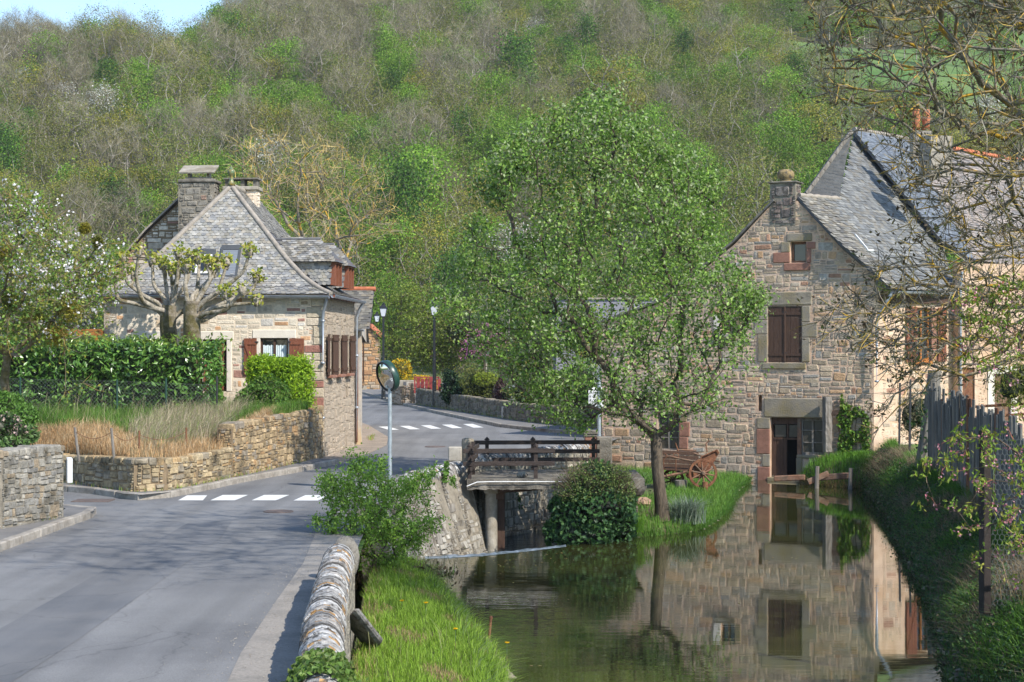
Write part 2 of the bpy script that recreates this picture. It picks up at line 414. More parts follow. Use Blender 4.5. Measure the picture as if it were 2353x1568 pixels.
def blades(mb, pts, h, w, lean, pal, rs, m=0, dirv=None, var=.25):
    n=len(pts); th=rs.uniform(0,2*math.pi,n)
    d=np.stack([np.cos(th),np.sin(th),np.zeros(n)],1)
    if dirv is not None: d=d+np.asarray(dirv); 
    s=np.stack([-np.sin(th),np.cos(th),np.zeros(n)],1)
    H=h*rs.uniform(.45,1.25,(n,1)); W=w*rs.uniform(.7,1.3,(n,1)); Ln=lean*rs.uniform(.2,1.4,(n,1))
    up=V(0,0,1)
    m1=pts+up*H*.55+d*H*Ln*.3; tip=pts+up*H*(1-.25*Ln)+d*H*Ln
    v=np.stack([pts-s*W*.5,pts+s*W*.5,m1+s*W*.4,tip,m1-s*W*.4],1).reshape(-1,3)
    strip5(mb,v,n,m,pick(pal,n,rs,var))
def skeleton(stem, targets, rs, step=.35, jit=.12, bias=.3, sag=0.0):
    N=len(stem)+len(targets)*14+10
    pos=np.zeros((N,3)); par=np.full(N,-1); pl=np.zeros(N); n=0
    for i,p in enumerate(stem):
        pos[n]=p; par[n]=n-1; pl[n]=0 if n==0 else pl[n-1]+np.linalg.norm(pos[n]-pos[n-1])*.25; n+=1
    first=max(1,len(stem)-3); root=np.asarray(stem[-1],float)
    T=sorted([np.asarray(t,float) for t in targets], key=lambda t: np.linalg.norm(t-root)+rs.uniform(0,.3))
    tips=[]
    for t in T:
        d=np.linalg.norm(pos[first:n]-t,axis=1)+bias*pl[first:n]
        k=first+int(np.argmin(d)); a=pos[k].copy(); L=np.linalg.norm(t-a)
        ns=int(min(12,max(1,round(L/step))))
        off=rs.normal(size=3)*jit*L*.6
        prev=k
        for i in range(1,ns+1):
            f=i/ns; q=a+(t-a)*f+off*math.sin(f*math.pi)*.5+(rs.normal(size=3)*jit*step*.8 if i<ns else 0)
            q=q+V(0,0,-sag*L*math.sin(f*math.pi))
            if n>=N: break
            pos[n]=q; par[n]=prev; pl[n]=pl[prev]+np.linalg.norm(q-pos[prev]); prev=n; n+=1
        tips.append(prev)
    return pos[:n],par[:n],tips
def limbs(mb, pos, par, rtip, power=.45, rmax=None, m=0, stem_n=0, kmax=8, thin=3, flare=True):
    n=len(pos); cnt=np.zeros(n); kids=[[] for _ in range(n)]
    for i in range(n):
        if par[i]>=0: kids[par[i]].append(i)
    for i in range(n-1,-1,-1):
        if not kids[i]: cnt[i]+=1
        if par[i]>=0: cnt[par[i]]+=cnt[i]
    rad=rtip*cnt**power
    if rmax: rad=np.minimum(rad,rmax)
    if flare and stem_n>1:
        for i in range(stem_n): rad[i]*=1+.35*max(0,1-i/(stem_n*.35))
    start=[(0,None)]
    while start:
        s,pp=start.pop(); ch=[s] if pp is None else [pp,s]
        rr=[rad[s]] if pp is None else [rad[s]*1.05,rad[s]]
        i=s
        while kids[i]:
            ks=sorted(kids[i],key=lambda q:-cnt[q])
            for q in ks[1:]: start.append((q,i))
            i=ks[0]; ch.append(i); rr.append(rad[i])
        if len(ch)>1:
            k=kmax if rr[0]>.12 else (6 if rr[0]>.05 else (4 if rr[0]>.02 else thin))
            rr[-1]*=.45
            mb.tube(pos[ch],rr,k,m,cap=False)
    return rad
def crown_px(poly, d, depth, n, rs, pw=1.0):
    xs=[q[0] for q in poly]; ys=[q[1] for q in poly]; out=[]
    while len(out)<n:
        x=rs.uniform(min(xs),max(xs)); y=rs.uniform(min(ys),max(ys))
        if not inpoly(x,y,poly): continue
        cr=[]
        for i in range(len(poly)):
            (x1,y1),(x2,y2)=poly[i],poly[(i+1)%len(poly)]
            if (y1>y)!=(y2>y): cr.append(x1+(x2-x1)*(y-y1)/(y2-y1))
        a,b=min(cr),max(cr); r=(x-(a+b)/2)/max(1,(b-a)/2)
        dd=rs.uniform(-1,1)*depth*math.sqrt(max(0,1-r*r))*min(1,(b-a)/2*d/F/depth+.25)
        out.append(P(x,y,d+dd))
    return np.array(out)
def around(pts,k,sig,rs):
    q=np.repeat(np.asarray(pts,float),k,0); return q+rs.normal(size=q.shape)*sig
def lump(v,seed,amp=.18,fr=1.0):
    "smooth pseudo noise for direction vectors"
    r=np.random.RandomState(seed); o=np.zeros(len(v))
    for i in range(7):
        k=r.normal(size=3)*(1.3+i*.7)*fr; o+=np.sin(v@k+r.uniform(0,6))/(1+.5*i)
    return 1+amp*o/1.6
def blob(n,c,r,rs,seed,shell=.25,amp=.18,zmin=None):
    d=rdirs(n,rs); rr=lump(d,seed,amp,1.6)*(1-shell*np.abs(rs.normal(size=n))*.6)
    p=np.asarray(c)+d*rr[:,None]*np.asarray(r)
    if zmin is not None: p[:,2]=np.maximum(p[:,2],zmin+rs.uniform(0,.05,n))
    return p
def core(mb,c,r,seed,amp=.18,sc=.8,m=0,k=14,zmin=None,col=None):
    th=np.linspace(0,math.pi,k);ph=np.linspace(0,2*math.pi,2*k)
    T,H=np.meshgrid(th,ph,indexing='ij')
    d=np.stack([np.sin(T)*np.cos(H),np.sin(T)*np.sin(H),np.cos(T)],-1).reshape(-1,3)
    p=np.asarray(c)+d*(lump(d,seed,amp,1.6)*sc)[:,None]*np.asarray(r)
    if zmin is not None: p[:,2]=np.maximum(p[:,2],zmin)
    g=p.reshape(k,2*k,3); n=mb.nv; grid_mesh(mb,g,m)
    if col is not None: mb.col[-1][:]=col
# ================================================================== SETTING
def struct(name, mb, mats, smooth=False):
    return tag(mb.build(name, mats, smooth=smooth), kind='structure')
WZ, WZ2 = -1.37, -1.72            # pond level, level below the weir
def sheet(name, pts, z, m, holes=()):
    mb=MB(); polyfill(mb,[(p[0],p[1],z) for p in pts],[[(q[0],q[1],z) for q in h] for h in holes]); return struct(name,mb,m)
# line of the river wall (right edge of the road)
WALL=[(-1.15,4),(-1.3,10),(-1.72,15),(-2.12,20),(-2.45,25),(-2.72,30),(-2.85,34),(-2.8,39),(-2.4,41.2),(-1.3,43.2),(-1.03,44.6),(2.27,50.8),(3.2,60.5)]
BANKTOP=[(13.2,60.6),(12.7,57),(11.9,50),(10.4,40),(8.9,31),(7.9,26),(7.3,22),(6.7,17),(6.1,4)]
basin=[(x+.1,y) for x,y in WALL]+[(3.3,66.0),(14.2,60.9)]+BANKTOP[1:]
sheet('ground',[(-3000,-1500),(3000,-1500),(3000,3000),(-3000,3000)],-.06,'lawn',[basin])
sheet('river_bed',[(-5,2),(16,2),(16,68),(-5,68)],-2.3,'soil')
# water
def water_mat(name,col,scale,strength,stretch):
    m=mat(name,col,rough=.025,var=0,bump=0,spec=.5); nt=m.node_tree; N=nt.nodes; L=nt.links; b=N['Principled BSDF']
    b.inputs['IOR'].default_value=2.0
    tc=N.new('ShaderNodeTexCoord'); h=None
    for sc,st,w in ((scale,stretch,1.0),(scale*.23,(.6,1,1),2.2),(scale*3.1,stretch,.25)):
        mp=N.new('ShaderNodeMapping'); mp.inputs['Scale'].default_value=st; mp.inputs['Rotation'].default_value=(0,0,.18)
        n=N.new('ShaderNodeTexNoise'); n.inputs['Scale'].default_value=sc; n.inputs['Detail'].default_value=2.5
        L.new(tc.outputs['Object'],mp.inputs['Vector']); L.new(mp.outputs[0],n.inputs['Vector'])
        ml=N.new('ShaderNodeMath'); ml.operation='MULTIPLY'; ml.inputs[1].default_value=w; L.new(n.outputs['Fac'],ml.inputs[0])
        if h is None: h=ml.outputs[0]
        else:
            ad=N.new('ShaderNodeMath'); L.new(h,ad.inputs[0]); L.new(ml.outputs[0],ad.inputs[1]); h=ad.outputs[0]
    if name=='pond water':   # the current quickens towards the weir on the left
        sx=N.new('ShaderNodeSeparateXYZ'); L.new(tc.outputs['Object'],sx.inputs[0]); mg=N.new('ShaderNodeMapRange'); mg.inputs[1].default_value=3.4; mg.inputs[2].default_value=.6; mg.inputs[3].default_value=1; mg.inputs[4].default_value=5.5; L.new(sx.outputs['X'],mg.inputs[0])
        mm=N.new('ShaderNodeMath'); mm.operation='MULTIPLY'; L.new(h,mm.inputs[0]); L.new(mg.outputs[0],mm.inputs[1]); h=mm.outputs[0]
    bp=N.new('ShaderNodeBump'); bp.inputs['Strength'].default_value=strength; bp.inputs['Distance'].default_value=.02
    L.new(h,bp.inputs['Height']); L.new(bp.outputs[0],b.inputs['Normal'])
    # weed and silt patches under the shallow water
    n=N.new('ShaderNodeTexNoise'); n.inputs['Scale'].default_value=.55; n.inputs['Detail'].default_value=4
    L.new(tc.outputs['Object'],n.inputs['Vector'])
    mx=N.new('ShaderNodeMix'); mx.data_type='RGBA'; mx.inputs['A'].default_value=(*col,1); mx.inputs['B'].default_value=(col[0]*1.9,col[1]*1.9,col[2]*1.4,1)
    mr=N.new('ShaderNodeMapRange'); mr.inputs[1].default_value=.4; mr.inputs[2].default_value=.65
    L.new(n.outputs['Fac'],mr.inputs[0]); L.new(mr.outputs[0],mx.inputs['Factor']); L.new(mx.outputs['Result'],b.inputs['Base Color'])
    return m
water_mat('pond water',(.022,.024,.009),2.2,.035,(.45,1.5,1))
water_mat('rough water',(.05,.07,.08),7.0,.75,(.6,1.2,1))
weir=[(-2.9,38.7),(-1.7,38.9),(-.6,39.4),(.4,40.3),(1.3,41.2)]
sheet('river',[(-2.2,2),(8,2)]+[(x+1.6,y) for x,y in BANKTOP[::-1]]+[(14.5,62),(3.2,66),(3.2,52),(1.6,43)]+weir[::-1],WZ,'pond water')
sheet('river_below_weir',[(-4,39.5),(1.8,41.5),(5,50),(4.2,68),(-4,68)],WZ2,'rough water')
mb=MB(); R=random.Random(3); wp=resample(weir,44); g=[]
for x,y in wp:
    k=R.uniform(-.05,.05); g.append([(x,y-.25,WZ+.004),(x,y+k,WZ+.015+R.uniform(0,.03)),(x-.05,y+.18+k,WZ-.07+R.uniform(-.02,.02)),(x-.08,y+.42,WZ-.2+R.uniform(-.03,.03)),(x-.1,y+.7,WZ2+.02)])
grid_mesh(mb,np.array(g)); struct('weir_water',mb,'foam',True)

# road and everything laid on it
road=[(-60,-5),(-1.05,-5)]+[(x+.02,y) for x,y in WALL[:11]]+[(2.35,50.9),(3.3,60.9),(4.4,66.0),(30,66.0),(30,190),(-60,190)]
def cracked(name):
    m=MATS[name]; nt=m.node_tree; N=nt.nodes; L=nt.links; b=N['Principled BSDF']; src=b.inputs['Base Color'].links[0].from_socket
    tc=N.new('ShaderNodeTexCoord'); nz=N.new('ShaderNodeTexNoise'); nz.inputs['Scale'].default_value=1.3; nz.inputs['Detail'].default_value=5; L.new(tc.outputs['Object'],nz.inputs['Vector'])
    ad=N.new('ShaderNodeVectorMath'); ad.operation='MULTIPLY_ADD'; ad.inputs[1].default_value=(.9,.9,0); L.new(nz.outputs['Color'],ad.inputs[0]); L.new(tc.outputs['Object'],ad.inputs[2])
    vo=N.new('ShaderNodeTexVoronoi'); vo.feature='DISTANCE_TO_EDGE'; vo.inputs['Scale'].default_value=.33; L.new(ad.outputs[0],vo.inputs['Vector'])
    mr=N.new('ShaderNodeMapRange'); mr.inputs[1].default_value=.0; mr.inputs[2].default_value=.0055; mr.inputs[3].default_value=.76; mr.inputs[4].default_value=1; L.new(vo.outputs['Distance'],mr.inputs[0])
    sp=N.new('ShaderNodeTexVoronoi'); sp.inputs['Scale'].default_value=42; L.new(tc.outputs['Object'],sp.inputs['Vector'])
    m2=N.new('ShaderNodeMapRange'); m2.inputs[1].default_value=.0; m2.inputs[2].default_value=.16; m2.inputs[3].default_value=1.8; m2.inputs[4].default_value=1; L.new(sp.outputs['Distance'],m2.inputs[0])
    st=N.new('ShaderNodeMapping'); st.inputs['Scale'].default_value=(1.6,.09,1); L.new(tc.outputs['Object'],st.inputs['Vector']); n2=N.new('ShaderNodeTexNoise'); n2.inputs['Scale'].default_value=1.1; n2.inputs['Detail'].default_value=4; L.new(st.outputs[0],n2.inputs['Vector'])
    m3=N.new('ShaderNodeMapRange'); m3.inputs[1].default_value=.35; m3.inputs[2].default_value=.65; m3.inputs[3].default_value=.86; m3.inputs[4].default_value=1.12; L.new(n2.outputs['Fac'],m3.inputs[0])
    f=mr.outputs[0]
    for o in (m2.outputs[0],m3.outputs[0]):
        q=N.new('ShaderNodeMath'); q.operation='MULTIPLY'; L.new(f,q.inputs[0]); L.new(o,q.inputs[1]); f=q.outputs[0]
    vm=N.new('ShaderNodeVectorMath'); vm.operation='SCALE'; L.new(src,vm.inputs[0]); L.new(f,vm.inputs['Scale']); L.new(vm.outputs[0],b.inputs['Base Color'])
cracked('asphalt'); cracked('worn asphalt')
sheet('road',road,-.004,'asphalt')
g1=[(-2.72,15),(-3.02,19),(-3.17,23),(-3.3,27),(-3.62,31.5),(-3.68,35.5)]
gut=[(-2.6,2),(-2.65,10)]+g1+[(-2.95,36.2)]+[(x+.05,y) for x,y in WALL[6::-1]]
sheet('gutter_strip',gut,.004,'gutter concrete')
fc=[(-6.2,52.5),(-5.05,50.6),(-4.6,55),(-4.38,59.5),(-4.7,65),(-6.3,75),(-9.5,92),(-12,92),(-9,70),(-6.4,60)]
sheet('forecourt',fc,.006,'gravel')
def pavement(name,kerb,back,seed,closed=False):
    mb=MB(); z=.125
    polyfill(mb,[(x,y,z) for x,y in kerb]+[(x,y,z) for x,y in back[::-1]],(),0)
    struct(name,mb,'pavement asphalt')
    mb=MB(); R=random.Random(seed); pl=resample(kerb,max(3,int(np.sum(np.linalg.norm(np.diff(np.array(kerb),axis=0),axis=1))/.95)))
    for a,b in zip(pl[:-1],pl[1:]):
        d=b-a; L=np.linalg.norm(d); d/=L; nn=V(-d[1],d[0]); 
        if np.dot(nn,np.mean(back,0)-np.mean(kerb,0))<0: nn=-nn
        c=(a+b)/2+nn*.07+R.uniform(-.012,.012)*nn
        mb.obox((c[0],c[1],.045+R.uniform(-.006,.006)),V(*d,0)*(L/2-.006),V(*nn,0)*.085,V(0,0,.095),0,None,.02)
    struct(name+'_kerb',mb,'kerb stone')
pavement('pavement_corner',[(-8.75,20),(-8.62,25),(-8.55,28.5),(-8.47,32.4),(-8.4,34.4),(-8.6,35.3),(-9.3,35.7)],[(-10.6,20),(-10.2,27),(-9.5,30.8),(-9.0,33.5),(-9.05,34.3),(-9.1,34.8),(-9.35,35.4)],4)
pavement('pavement_by_terrace',[(-12.2,41.6),(-10.7,40.5),(-9.33,39.4),(-8.75,38.4),(-8.24,38.05),(-7.78,38.8),(-7.43,40.2),(-6.9,42.9),(-6.02,46.1),(-5.08,50.1)],[(-12.2,42.6),(-10.87,41.9),(-9.4,40.2),(-8.7,39.2),(-8.3,39.1),(-7.9,39.6),(-7.5,41.2),(-6.95,43.8),(-6.5,46.3),(-5.8,50.6)],5)
pavement('pavement_far_side',[(-16.5,150),(-10.9,126),(-7.2,105),(-4.0,88.9),(-.49,73.3),(1.2,69.2),(2.87,66.9),(3.6,67.7),(4.2,68.9)],[(-14.0,150),(-9.6,126),(-5.9,102),(-2.6,88),(.26,77),(1.9,72.5),(3.4,70.4),(4.1,69.3)],6)
def crossing(name,strips):
    mb=MB()
    for q in strips: mb.add([(*G(x,y)[:2],.004) for x,y in q],[(0,1,2,3)])
    tag(mb.build(name,'road paint'),kind='structure')
crossing('crossing_near',[[(409,1150.5),(466,1150.5),(476,1139),(430,1139)],[(483,1150.5),(540,1150.5),(570,1138),(512,1138)],[(578,1150.5),(634,1150.5),(665,1138),(607,1138)],[(674,1151),(730,1151),(758,1138.5),(702,1138.5)],[(768,1151.5),(824,1151.5),(850,1139),(796,1139)]])
crossing('crossing_far',[[(869.5+48.6*i,981-1.5*i),(891.5+48.6*i,980.5-1.5*i),(917+48.6*i,988-1.3*i),(894+48.6*i,988.6-1.3*i)] for i in range(5)])
def cover(name,px,py,r,label,rect=False):
    g=G(px,py); mb=MB()
    if rect: mb.obox((g[0],g[1],.004),(r,0,0),(0,r*.75,0),(0,0,.012),0,None,.01)
    else:
        mb.lathe((g[0],g[1],-.01),[(r,0),(r,.022),(r*.9,.026),(r*.88,.018),(r*.3,.018),(r*.28,.024),(.001,.024)],24)
    tag(mb.build(name,'cast iron',loc=(g[0],g[1],0)),label,'manhole')
cover('manhole_cover',640,1176,.31,'round rusty manhole cover in the road just in front of the near zebra crossing')
cover('manhole_cover',1000,1027,.36,'round rusty manhole cover in the road between far zebra crossing and footbridge')
cover('drain_cover',214,1151,.42,'square rust red drain cover at the mouth of the side lane',True)

sheet('road_patch',[(-5.08,9),(-5.12,15),(-5.06,20),(-5.13,25),(-5.2,30.5),(-5.5,33.5),(-6.3,33.2),(-6.25,28),(-6.2,20),(-6.3,9)],.0,'worn asphalt')
mb=MB(); r_=np.random.RandomState(5)
for line,n,sp in (([(-8.5,22),(-8.42,28.5),(-8.35,32.4),(-8.3,34.6)],260,.12),([(-8.3,37.95),(-7.7,38.7),(-7.3,40.2),(-6.8,42.9),(-5.9,46.1),(-5.0,50)],300,.12),([(-3.0,16),(-3.2,23),(-3.4,28),(-3.7,33)],420,.22),([(-5.1,51),(-4.7,57),(-4.9,64)],260,.3),([(-2.2,12),(-2.5,20),(-2.9,30)],180,.12)):
    p=resample([(x,y,.012) for x,y in line],300)[r_.randint(0,300,n)]+r_.normal(size=(n,3))*V(sp,sp*.6,0); k=r_.uniform(.004,.010,(n,1))
    v=np.stack([p+k*V(-1,-.7,0),p+k*V(.9,-.9,0),p+k*V(.8,1,.1),p+k*V(-.9,.8,.1),p+k*V(0,0,1.0)],1).reshape(-1,3); i=np.arange(n)[:,None]*5
    c=np.array([(.24,.21,.17),(.19,.17,.14),(.29,.26,.22)])[r_.randint(0,3,n)]
    mb.add(v,np.concatenate([i+np.array([[a,(a+1)%4,4]]) for a in range(4)]),0,np.tile(c,(4,1)))
tag(mb.build('road_grit','stone'),kind='stuff')
# ---- banks
bl_edge=[(.75,4,-1.5),(.55,14,-1.5),(.3,20,-1.45),(.06,24.4,-1.45),(-.42,28,-1.45),(-1.15,32,-1.45),(-1.55,34.6,-1.45),(-2.1,36.4,-1.45),(-2.6,37.6,-1.45)]
bl_top=[(-1.0,4,-.45),(-1.45,14,-.5),(-1.95,20,-.6),(-2.2,24.4,-.62),(-2.45,28,-.68),(-2.6,32,-.75),(-2.72,34.6,-.85),(-2.75,36.4,-1.0),(-2.8,37.6,-1.2)]
gl=ruled(bl_edge,bl_top,70,12,lambda t:np.minimum(1,(t*1.25))**.55,.035,1); mb=MB(); grid_mesh(mb,gl); struct('near_bank',mb,'soil',True)
br_edge=[(5.5,4,-1.5),(5.75,17,-1.5),(6.2,24.2,-1.45),(6.9,27.4,-1.45),(7.75,31.5,-1.45),(9.35,41,-1.45),(10.9,50,-1.45),(11.65,56,-1.45),(12.3,59.6,-1.45)]
br_top=[(6.6,4,-.02),(7.1,17,-.02),(7.8,22,-.03),(8.45,27,-.03),(9.5,31,-.04),(11.0,40,-.04),(12.3,50,-.04),(13.1,57,-.04),(13.6,60.4,-.04)]
gr=ruled(br_edge,br_top,80,12,lambda t:np.minimum(1,t*1.35)**.6,.05,2); mb=MB(); grid_mesh(mb,gr); struct('far_bank',mb,'soil',True)
isl=[(1.05,41.5),(2.43,42.3),(3.97,43.6),(4.9,44.4),(5.5,46.5),(6.2,49.2),(6.75,52.4),(7.5,57.0),(8.5,60.8),(3.45,65.0),(3.2,58),(2.7,52),(1.4,47.5),(.85,44)]
icen=V(4.2,52)
def rings(out,cen,hs):
    o=resample(out+[out[0]],61)[:-1]; g=[]
    for f,z in hs: 
        q=cen+(o-cen)*f; g.append(np.concatenate([q,np.full((60,1),z)],1))
    g=np.array(g); g=np.concatenate([g,g[:,:1]],1); return g.transpose(1,0,2)
gi=rings(isl,icen,[(1.0,-1.5),(.97,-1.3),(.9,-1.16),(.8,-1.06),(.6,-1.0),(.35,-.97),(.02,-.95)]); mb=MB(); grid_mesh(mb,gi); struct('island',mb,'soil',True)
land=[(10.1,60.0),(10.6,58.9),(12.2,57.9),(13.4,57.4),(14.2,60),(10.9,61.2)]
gd=rings(land,V(12.3,59.6),[(1.0,-1.5),(.97,-1.15),(.85,-.75),(.6,-.55),(.3,-.48),(.02,-.46)]); mb=MB(); grid_mesh(mb,gd); struct('landing',mb,'soil',True)
# ---- garden slope above the terrace walls
g_front=[(-22,46,.8),(-14,44.5,.78),(-10.8,42.15,.76),(-8.62,39.35,.8),(-8.0,39.75,.8),(-7.7,41.4,.78),(-7.25,43.4,.85),(-6.6,46.6,1.42),(-6.05,50.2,1.48)]
g_back=[(-26,50.5,1.7),(-18,50.2,1.6),(-14.5,49.6,1.52),(-12.0,49.2,1.48),(-10.5,49.1,1.45),(-9.4,49.2,1.42),(-8.4,50,1.5),(-7.2,51.6,1.5),(-6.15,52.6,1.5)]
gg=ruled(g_front,g_back,60,14,lambda t:t**.8,.03,3); mb=MB(); grid_mesh(mb,gg)
gb=ruled(g_back,[(x-1,y+9,1.9) for x,y,z in g_back],40,5,None,.02,4); grid_mesh(mb,gb); struct('garden_slope',mb,'dry soil',True)
# ---- hill
def hz(x,y):
    x=np.asarray(x,float); y=np.asarray(y,float)
    t=np.maximum(0,y-178); z=.36*t*t/(t+14)
    cap=66+np.clip((x*380/np.maximum(y,1)+76)/34,0,1)**1.3*55+np.clip((x+40)/60,0,1)*60
    z=-6*np.log(np.exp(-np.clip(z,0,300)/6)+np.exp(-cap/6))
    z+=2.2*np.sin(x*.045+1.3)*np.sin(y*.033)*np.clip(t/60,0,1)+1.2*np.sin(x*.11+y*.05)*np.clip(t/60,0,1)
    return np.maximum(-1,z)
xs=np.linspace(-330,330,120); ys=np.linspace(165,900,110); X,Y=np.meshgrid(xs,ys,indexing='ij')
mb=MB(); grid_mesh(mb,np.stack([X,Y,hz(X,Y)],-1)); 
hill=struct('hill',mb,['forest floor'],True)
# green pasture on the right shoulder of the hill
xs=np.linspace(58,130,40); ys=np.linspace(300,400,40); X,Y=np.meshgrid(xs,ys,indexing='ij')
mb=MB(); grid_mesh(mb,np.stack([X,Y,hz(X,Y)+.35],-1)); struct('pasture',mb,['meadow'],True)
# ================================================================== BUILDINGS
CREAM=[(.58,.50,.40,5),(.53,.47,.38,5),(.62,.55,.45,4),(.50,.43,.33,3),(.50,.30,.17,1.1),(.38,.215,.17,.9),(.49,.46,.42,2),(.46,.36,.25,1)]
CREAM2B=[(.66,.53,.39,5),(.60,.47,.33,4),(.70,.58,.45,4),(.46,.25,.18,1),(.55,.38,.24,2)]  # cream stones brightened for the side wall, sunlight put into the palette
CREAM2=[(.60,.50,.39,5),(.55,.46,.35,4),(.63,.53,.42,4),(.44,.25,.19,.8),(.54,.42,.29,2)]
MILLP=[(0.388,0.311,0.224,5),(0.351,0.294,0.228,5),(0.426,0.333,0.233,4),(0.288,0.237,0.186,3),(0.351,0.203,0.133,1.0),(0.438,0.282,0.162,2),(0.319,0.294,0.257,2.5),(0.476,0.367,0.247,1.5)]
OCHRE=[(.36,.27,.16,4),(.31,.23,.13,4),(.40,.30,.18,3),(.24,.205,.16,3),(.35,.22,.11,1.5)]
GREYW=[(.25,.23,.195,4),(.21,.195,.165,4),(.30,.27,.22,3),(.17,.155,.13,2)]
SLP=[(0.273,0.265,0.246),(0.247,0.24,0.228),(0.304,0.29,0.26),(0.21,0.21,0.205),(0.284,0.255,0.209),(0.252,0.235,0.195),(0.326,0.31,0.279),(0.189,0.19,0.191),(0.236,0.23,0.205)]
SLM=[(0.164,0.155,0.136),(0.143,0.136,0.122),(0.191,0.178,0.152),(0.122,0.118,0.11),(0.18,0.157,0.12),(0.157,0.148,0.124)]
SLB=[(.12,.14,.17),(.14,.16,.185),(.105,.122,.15),(.16,.175,.195)]
SLR=[(.27,.225,.195),(.23,.20,.18),(.30,.25,.215),(.20,.185,.175)]

def window(root, fr, u0,u1,v0,v1, depth, fm, gm, nx=2, ny=3, fw=.055, bar=.025, curtain=False, mull=.07, name='window'):
    mb=MB(); q=lambda a,b,c,d,w0,w1: mb.obox(fr.p((a+b)/2,(c+d)/2,(w0+w1)/2),fr.u*(b-a)/2,fr.v*(d-c)/2,fr.w*(w1-w0)/2)
    a=-depth; f=.06
    q(u0,u0+fw,v0,v1,a-.04,a+f); q(u1-fw,u1,v0,v1,a-.04,a+f); q(u0+fw,u1-fw,v0,v0+fw,a-.04,a+f-.003); q(u0+fw,u1-fw,v1-fw,v1,a-.04,a+f-.003)
    for i in range(1,nx):
        x=u0+(u1-u0)*i/nx; q(x-mull/2,x+mull/2,v0+fw,v1-fw,a-.03,a+f-.006)
    for j in range(1,ny):
        y=v0+(v1-v0)*j/ny; q(u0+fw,u1-fw,y-bar/2,y+bar/2,a-.02,a+f-.015)
    o=mb.build(name,fm,root)
    mb=MB(); mb.add([fr.p(u0+.01,v0+.01,a),fr.p(u1-.01,v0+.01,a),fr.p(u1-.01,v1-.01,a),fr.p(u0+.01,v1-.01,a)],[(0,1,2,3)])
    mb.build('pane',gm,o)
    if curtain:
        for s in (0,1):
            c0=u0+fw+(u1-u0-fw)*s*.5+.015; c1=c0+(u1-u0)/2-fw-.06; n=40; g=[]
            for i in range(n):
                t=i/(n-1); x=c0+(c1-c0)*t; w=a+.012+.008*math.sin(t*34+s)
                g.append([fr.p(x,v0+.03,w),fr.p(x,v0+(v1-v0)*.5,w*1.0),fr.p(x,v1-.22+.01*math.sin(t*17),w)])
            mb=MB(); grid_mesh(mb,np.array(g)); mb.build('curtain','curtain',o,smooth=True)
    return o
def shutter(root, fr, u0,u1,v0,v1,w, m='brown paint', z=True, left=True, n=5, th=.035):
    mb=MB(); 
    for i in range(n):
        a=u0+(u1-u0)*i/n; b=u0+(u1-u0)*(i+1)/n
        mb.obox(fr.p((a+b)/2,(v0+v1)/2,w),fr.u*((b-a)/2-.004),fr.v*(v1-v0)/2,fr.w*th/2)
    for y in (v0+(v1-v0)*.13,v1-(v1-v0)*.13):
        mb.obox(fr.p((u0+u1)/2,y,w+th/2+.012),fr.u*((u1-u0)/2-.01),fr.v*.045,fr.w*.012)
    o=mb.build('shutter',m,root)
    if z:
        mb=MB(); a=fr.p(u0+.06 if left else u1-.06,v1-(v1-v0)*.13-.05,w+th/2+.012); b=fr.p(u1-.06 if left else u0+.06,v0+(v1-v0)*.13+.05,w+th/2+.012)
        d=b-a; L=np.linalg.norm(d); mb.obox((a+b)/2,d/2,np.cross(fr.w,d/L)*.04,fr.w*.011); mb.build('brace',m,o)
    for y in (v0+(v1-v0)*.16,v1-(v1-v0)*.1):
        x=u1 if left else u0
        mb=MB(); mb.obox(fr.p(x,y,w+.02),fr.u*.05,fr.v*.022,fr.w*.028); mb.build('hinge','dark metal',o)
    return o
def trim(root, fr, name, m, rects, w=.03, back=.1, bev=.012):
    for a,b,c,d in rects:
        mb=MB(); mb.obox(fr.p((a+b)/2,(c+d)/2,(w-back)/2),fr.u*(b-a)/2,fr.v*(d-c)/2,fr.w*(w+back)/2,0,None,bev); o=mb.build(name,m,root)
    return o
def gutter(root, pts, m='zinc', r=.075, name='gutter'):
    mb=MB(); pts=np.asarray(pts,float); k=9; rows=[]
    for q in (0,1):
        for p in pts:
            pass
    d=nrm(pts[-1]-pts[0]); s=nrm(np.cross(d,V(0,0,1)))
    g=[]
    for p in pts: g.append([p+s*r*math.cos(t)+V(0,0,r*math.sin(t)) for t in np.linspace(math.pi,2*math.pi,k)])
    grid_mesh(mb,np.array(g)); mb.tube([p+s*r for p in pts],.012,5); mb.tube([p-s*r for p in pts],.012,5)
    n=int(np.linalg.norm(pts[-1]-pts[0])/.6)
    for i in range(n+1):
        p=pts[0]+(pts[-1]-pts[0])*i/max(1,n); mb.tube([p+s*r*1.08*math.cos(t)+V(0,0,r*1.08*math.sin(t)) for t in np.linspace(math.pi,2*math.pi,7)],.008,4)
    return mb.build(name,m,root)
def pipe(root, pts, m='zinc', r=.05, name='downpipe', collars=()):
    mb=MB(); mb.tube(pts,r,10)
    for z in collars:
        b=np.asarray(pts[-1]); mb.lathe((b[0],b[1],z),[(r*1.05,0),(r*1.35,.01),(r*1.35,.06),(r*1.05,.07)],10)
    return mb.build(name,m,root,smooth=True)

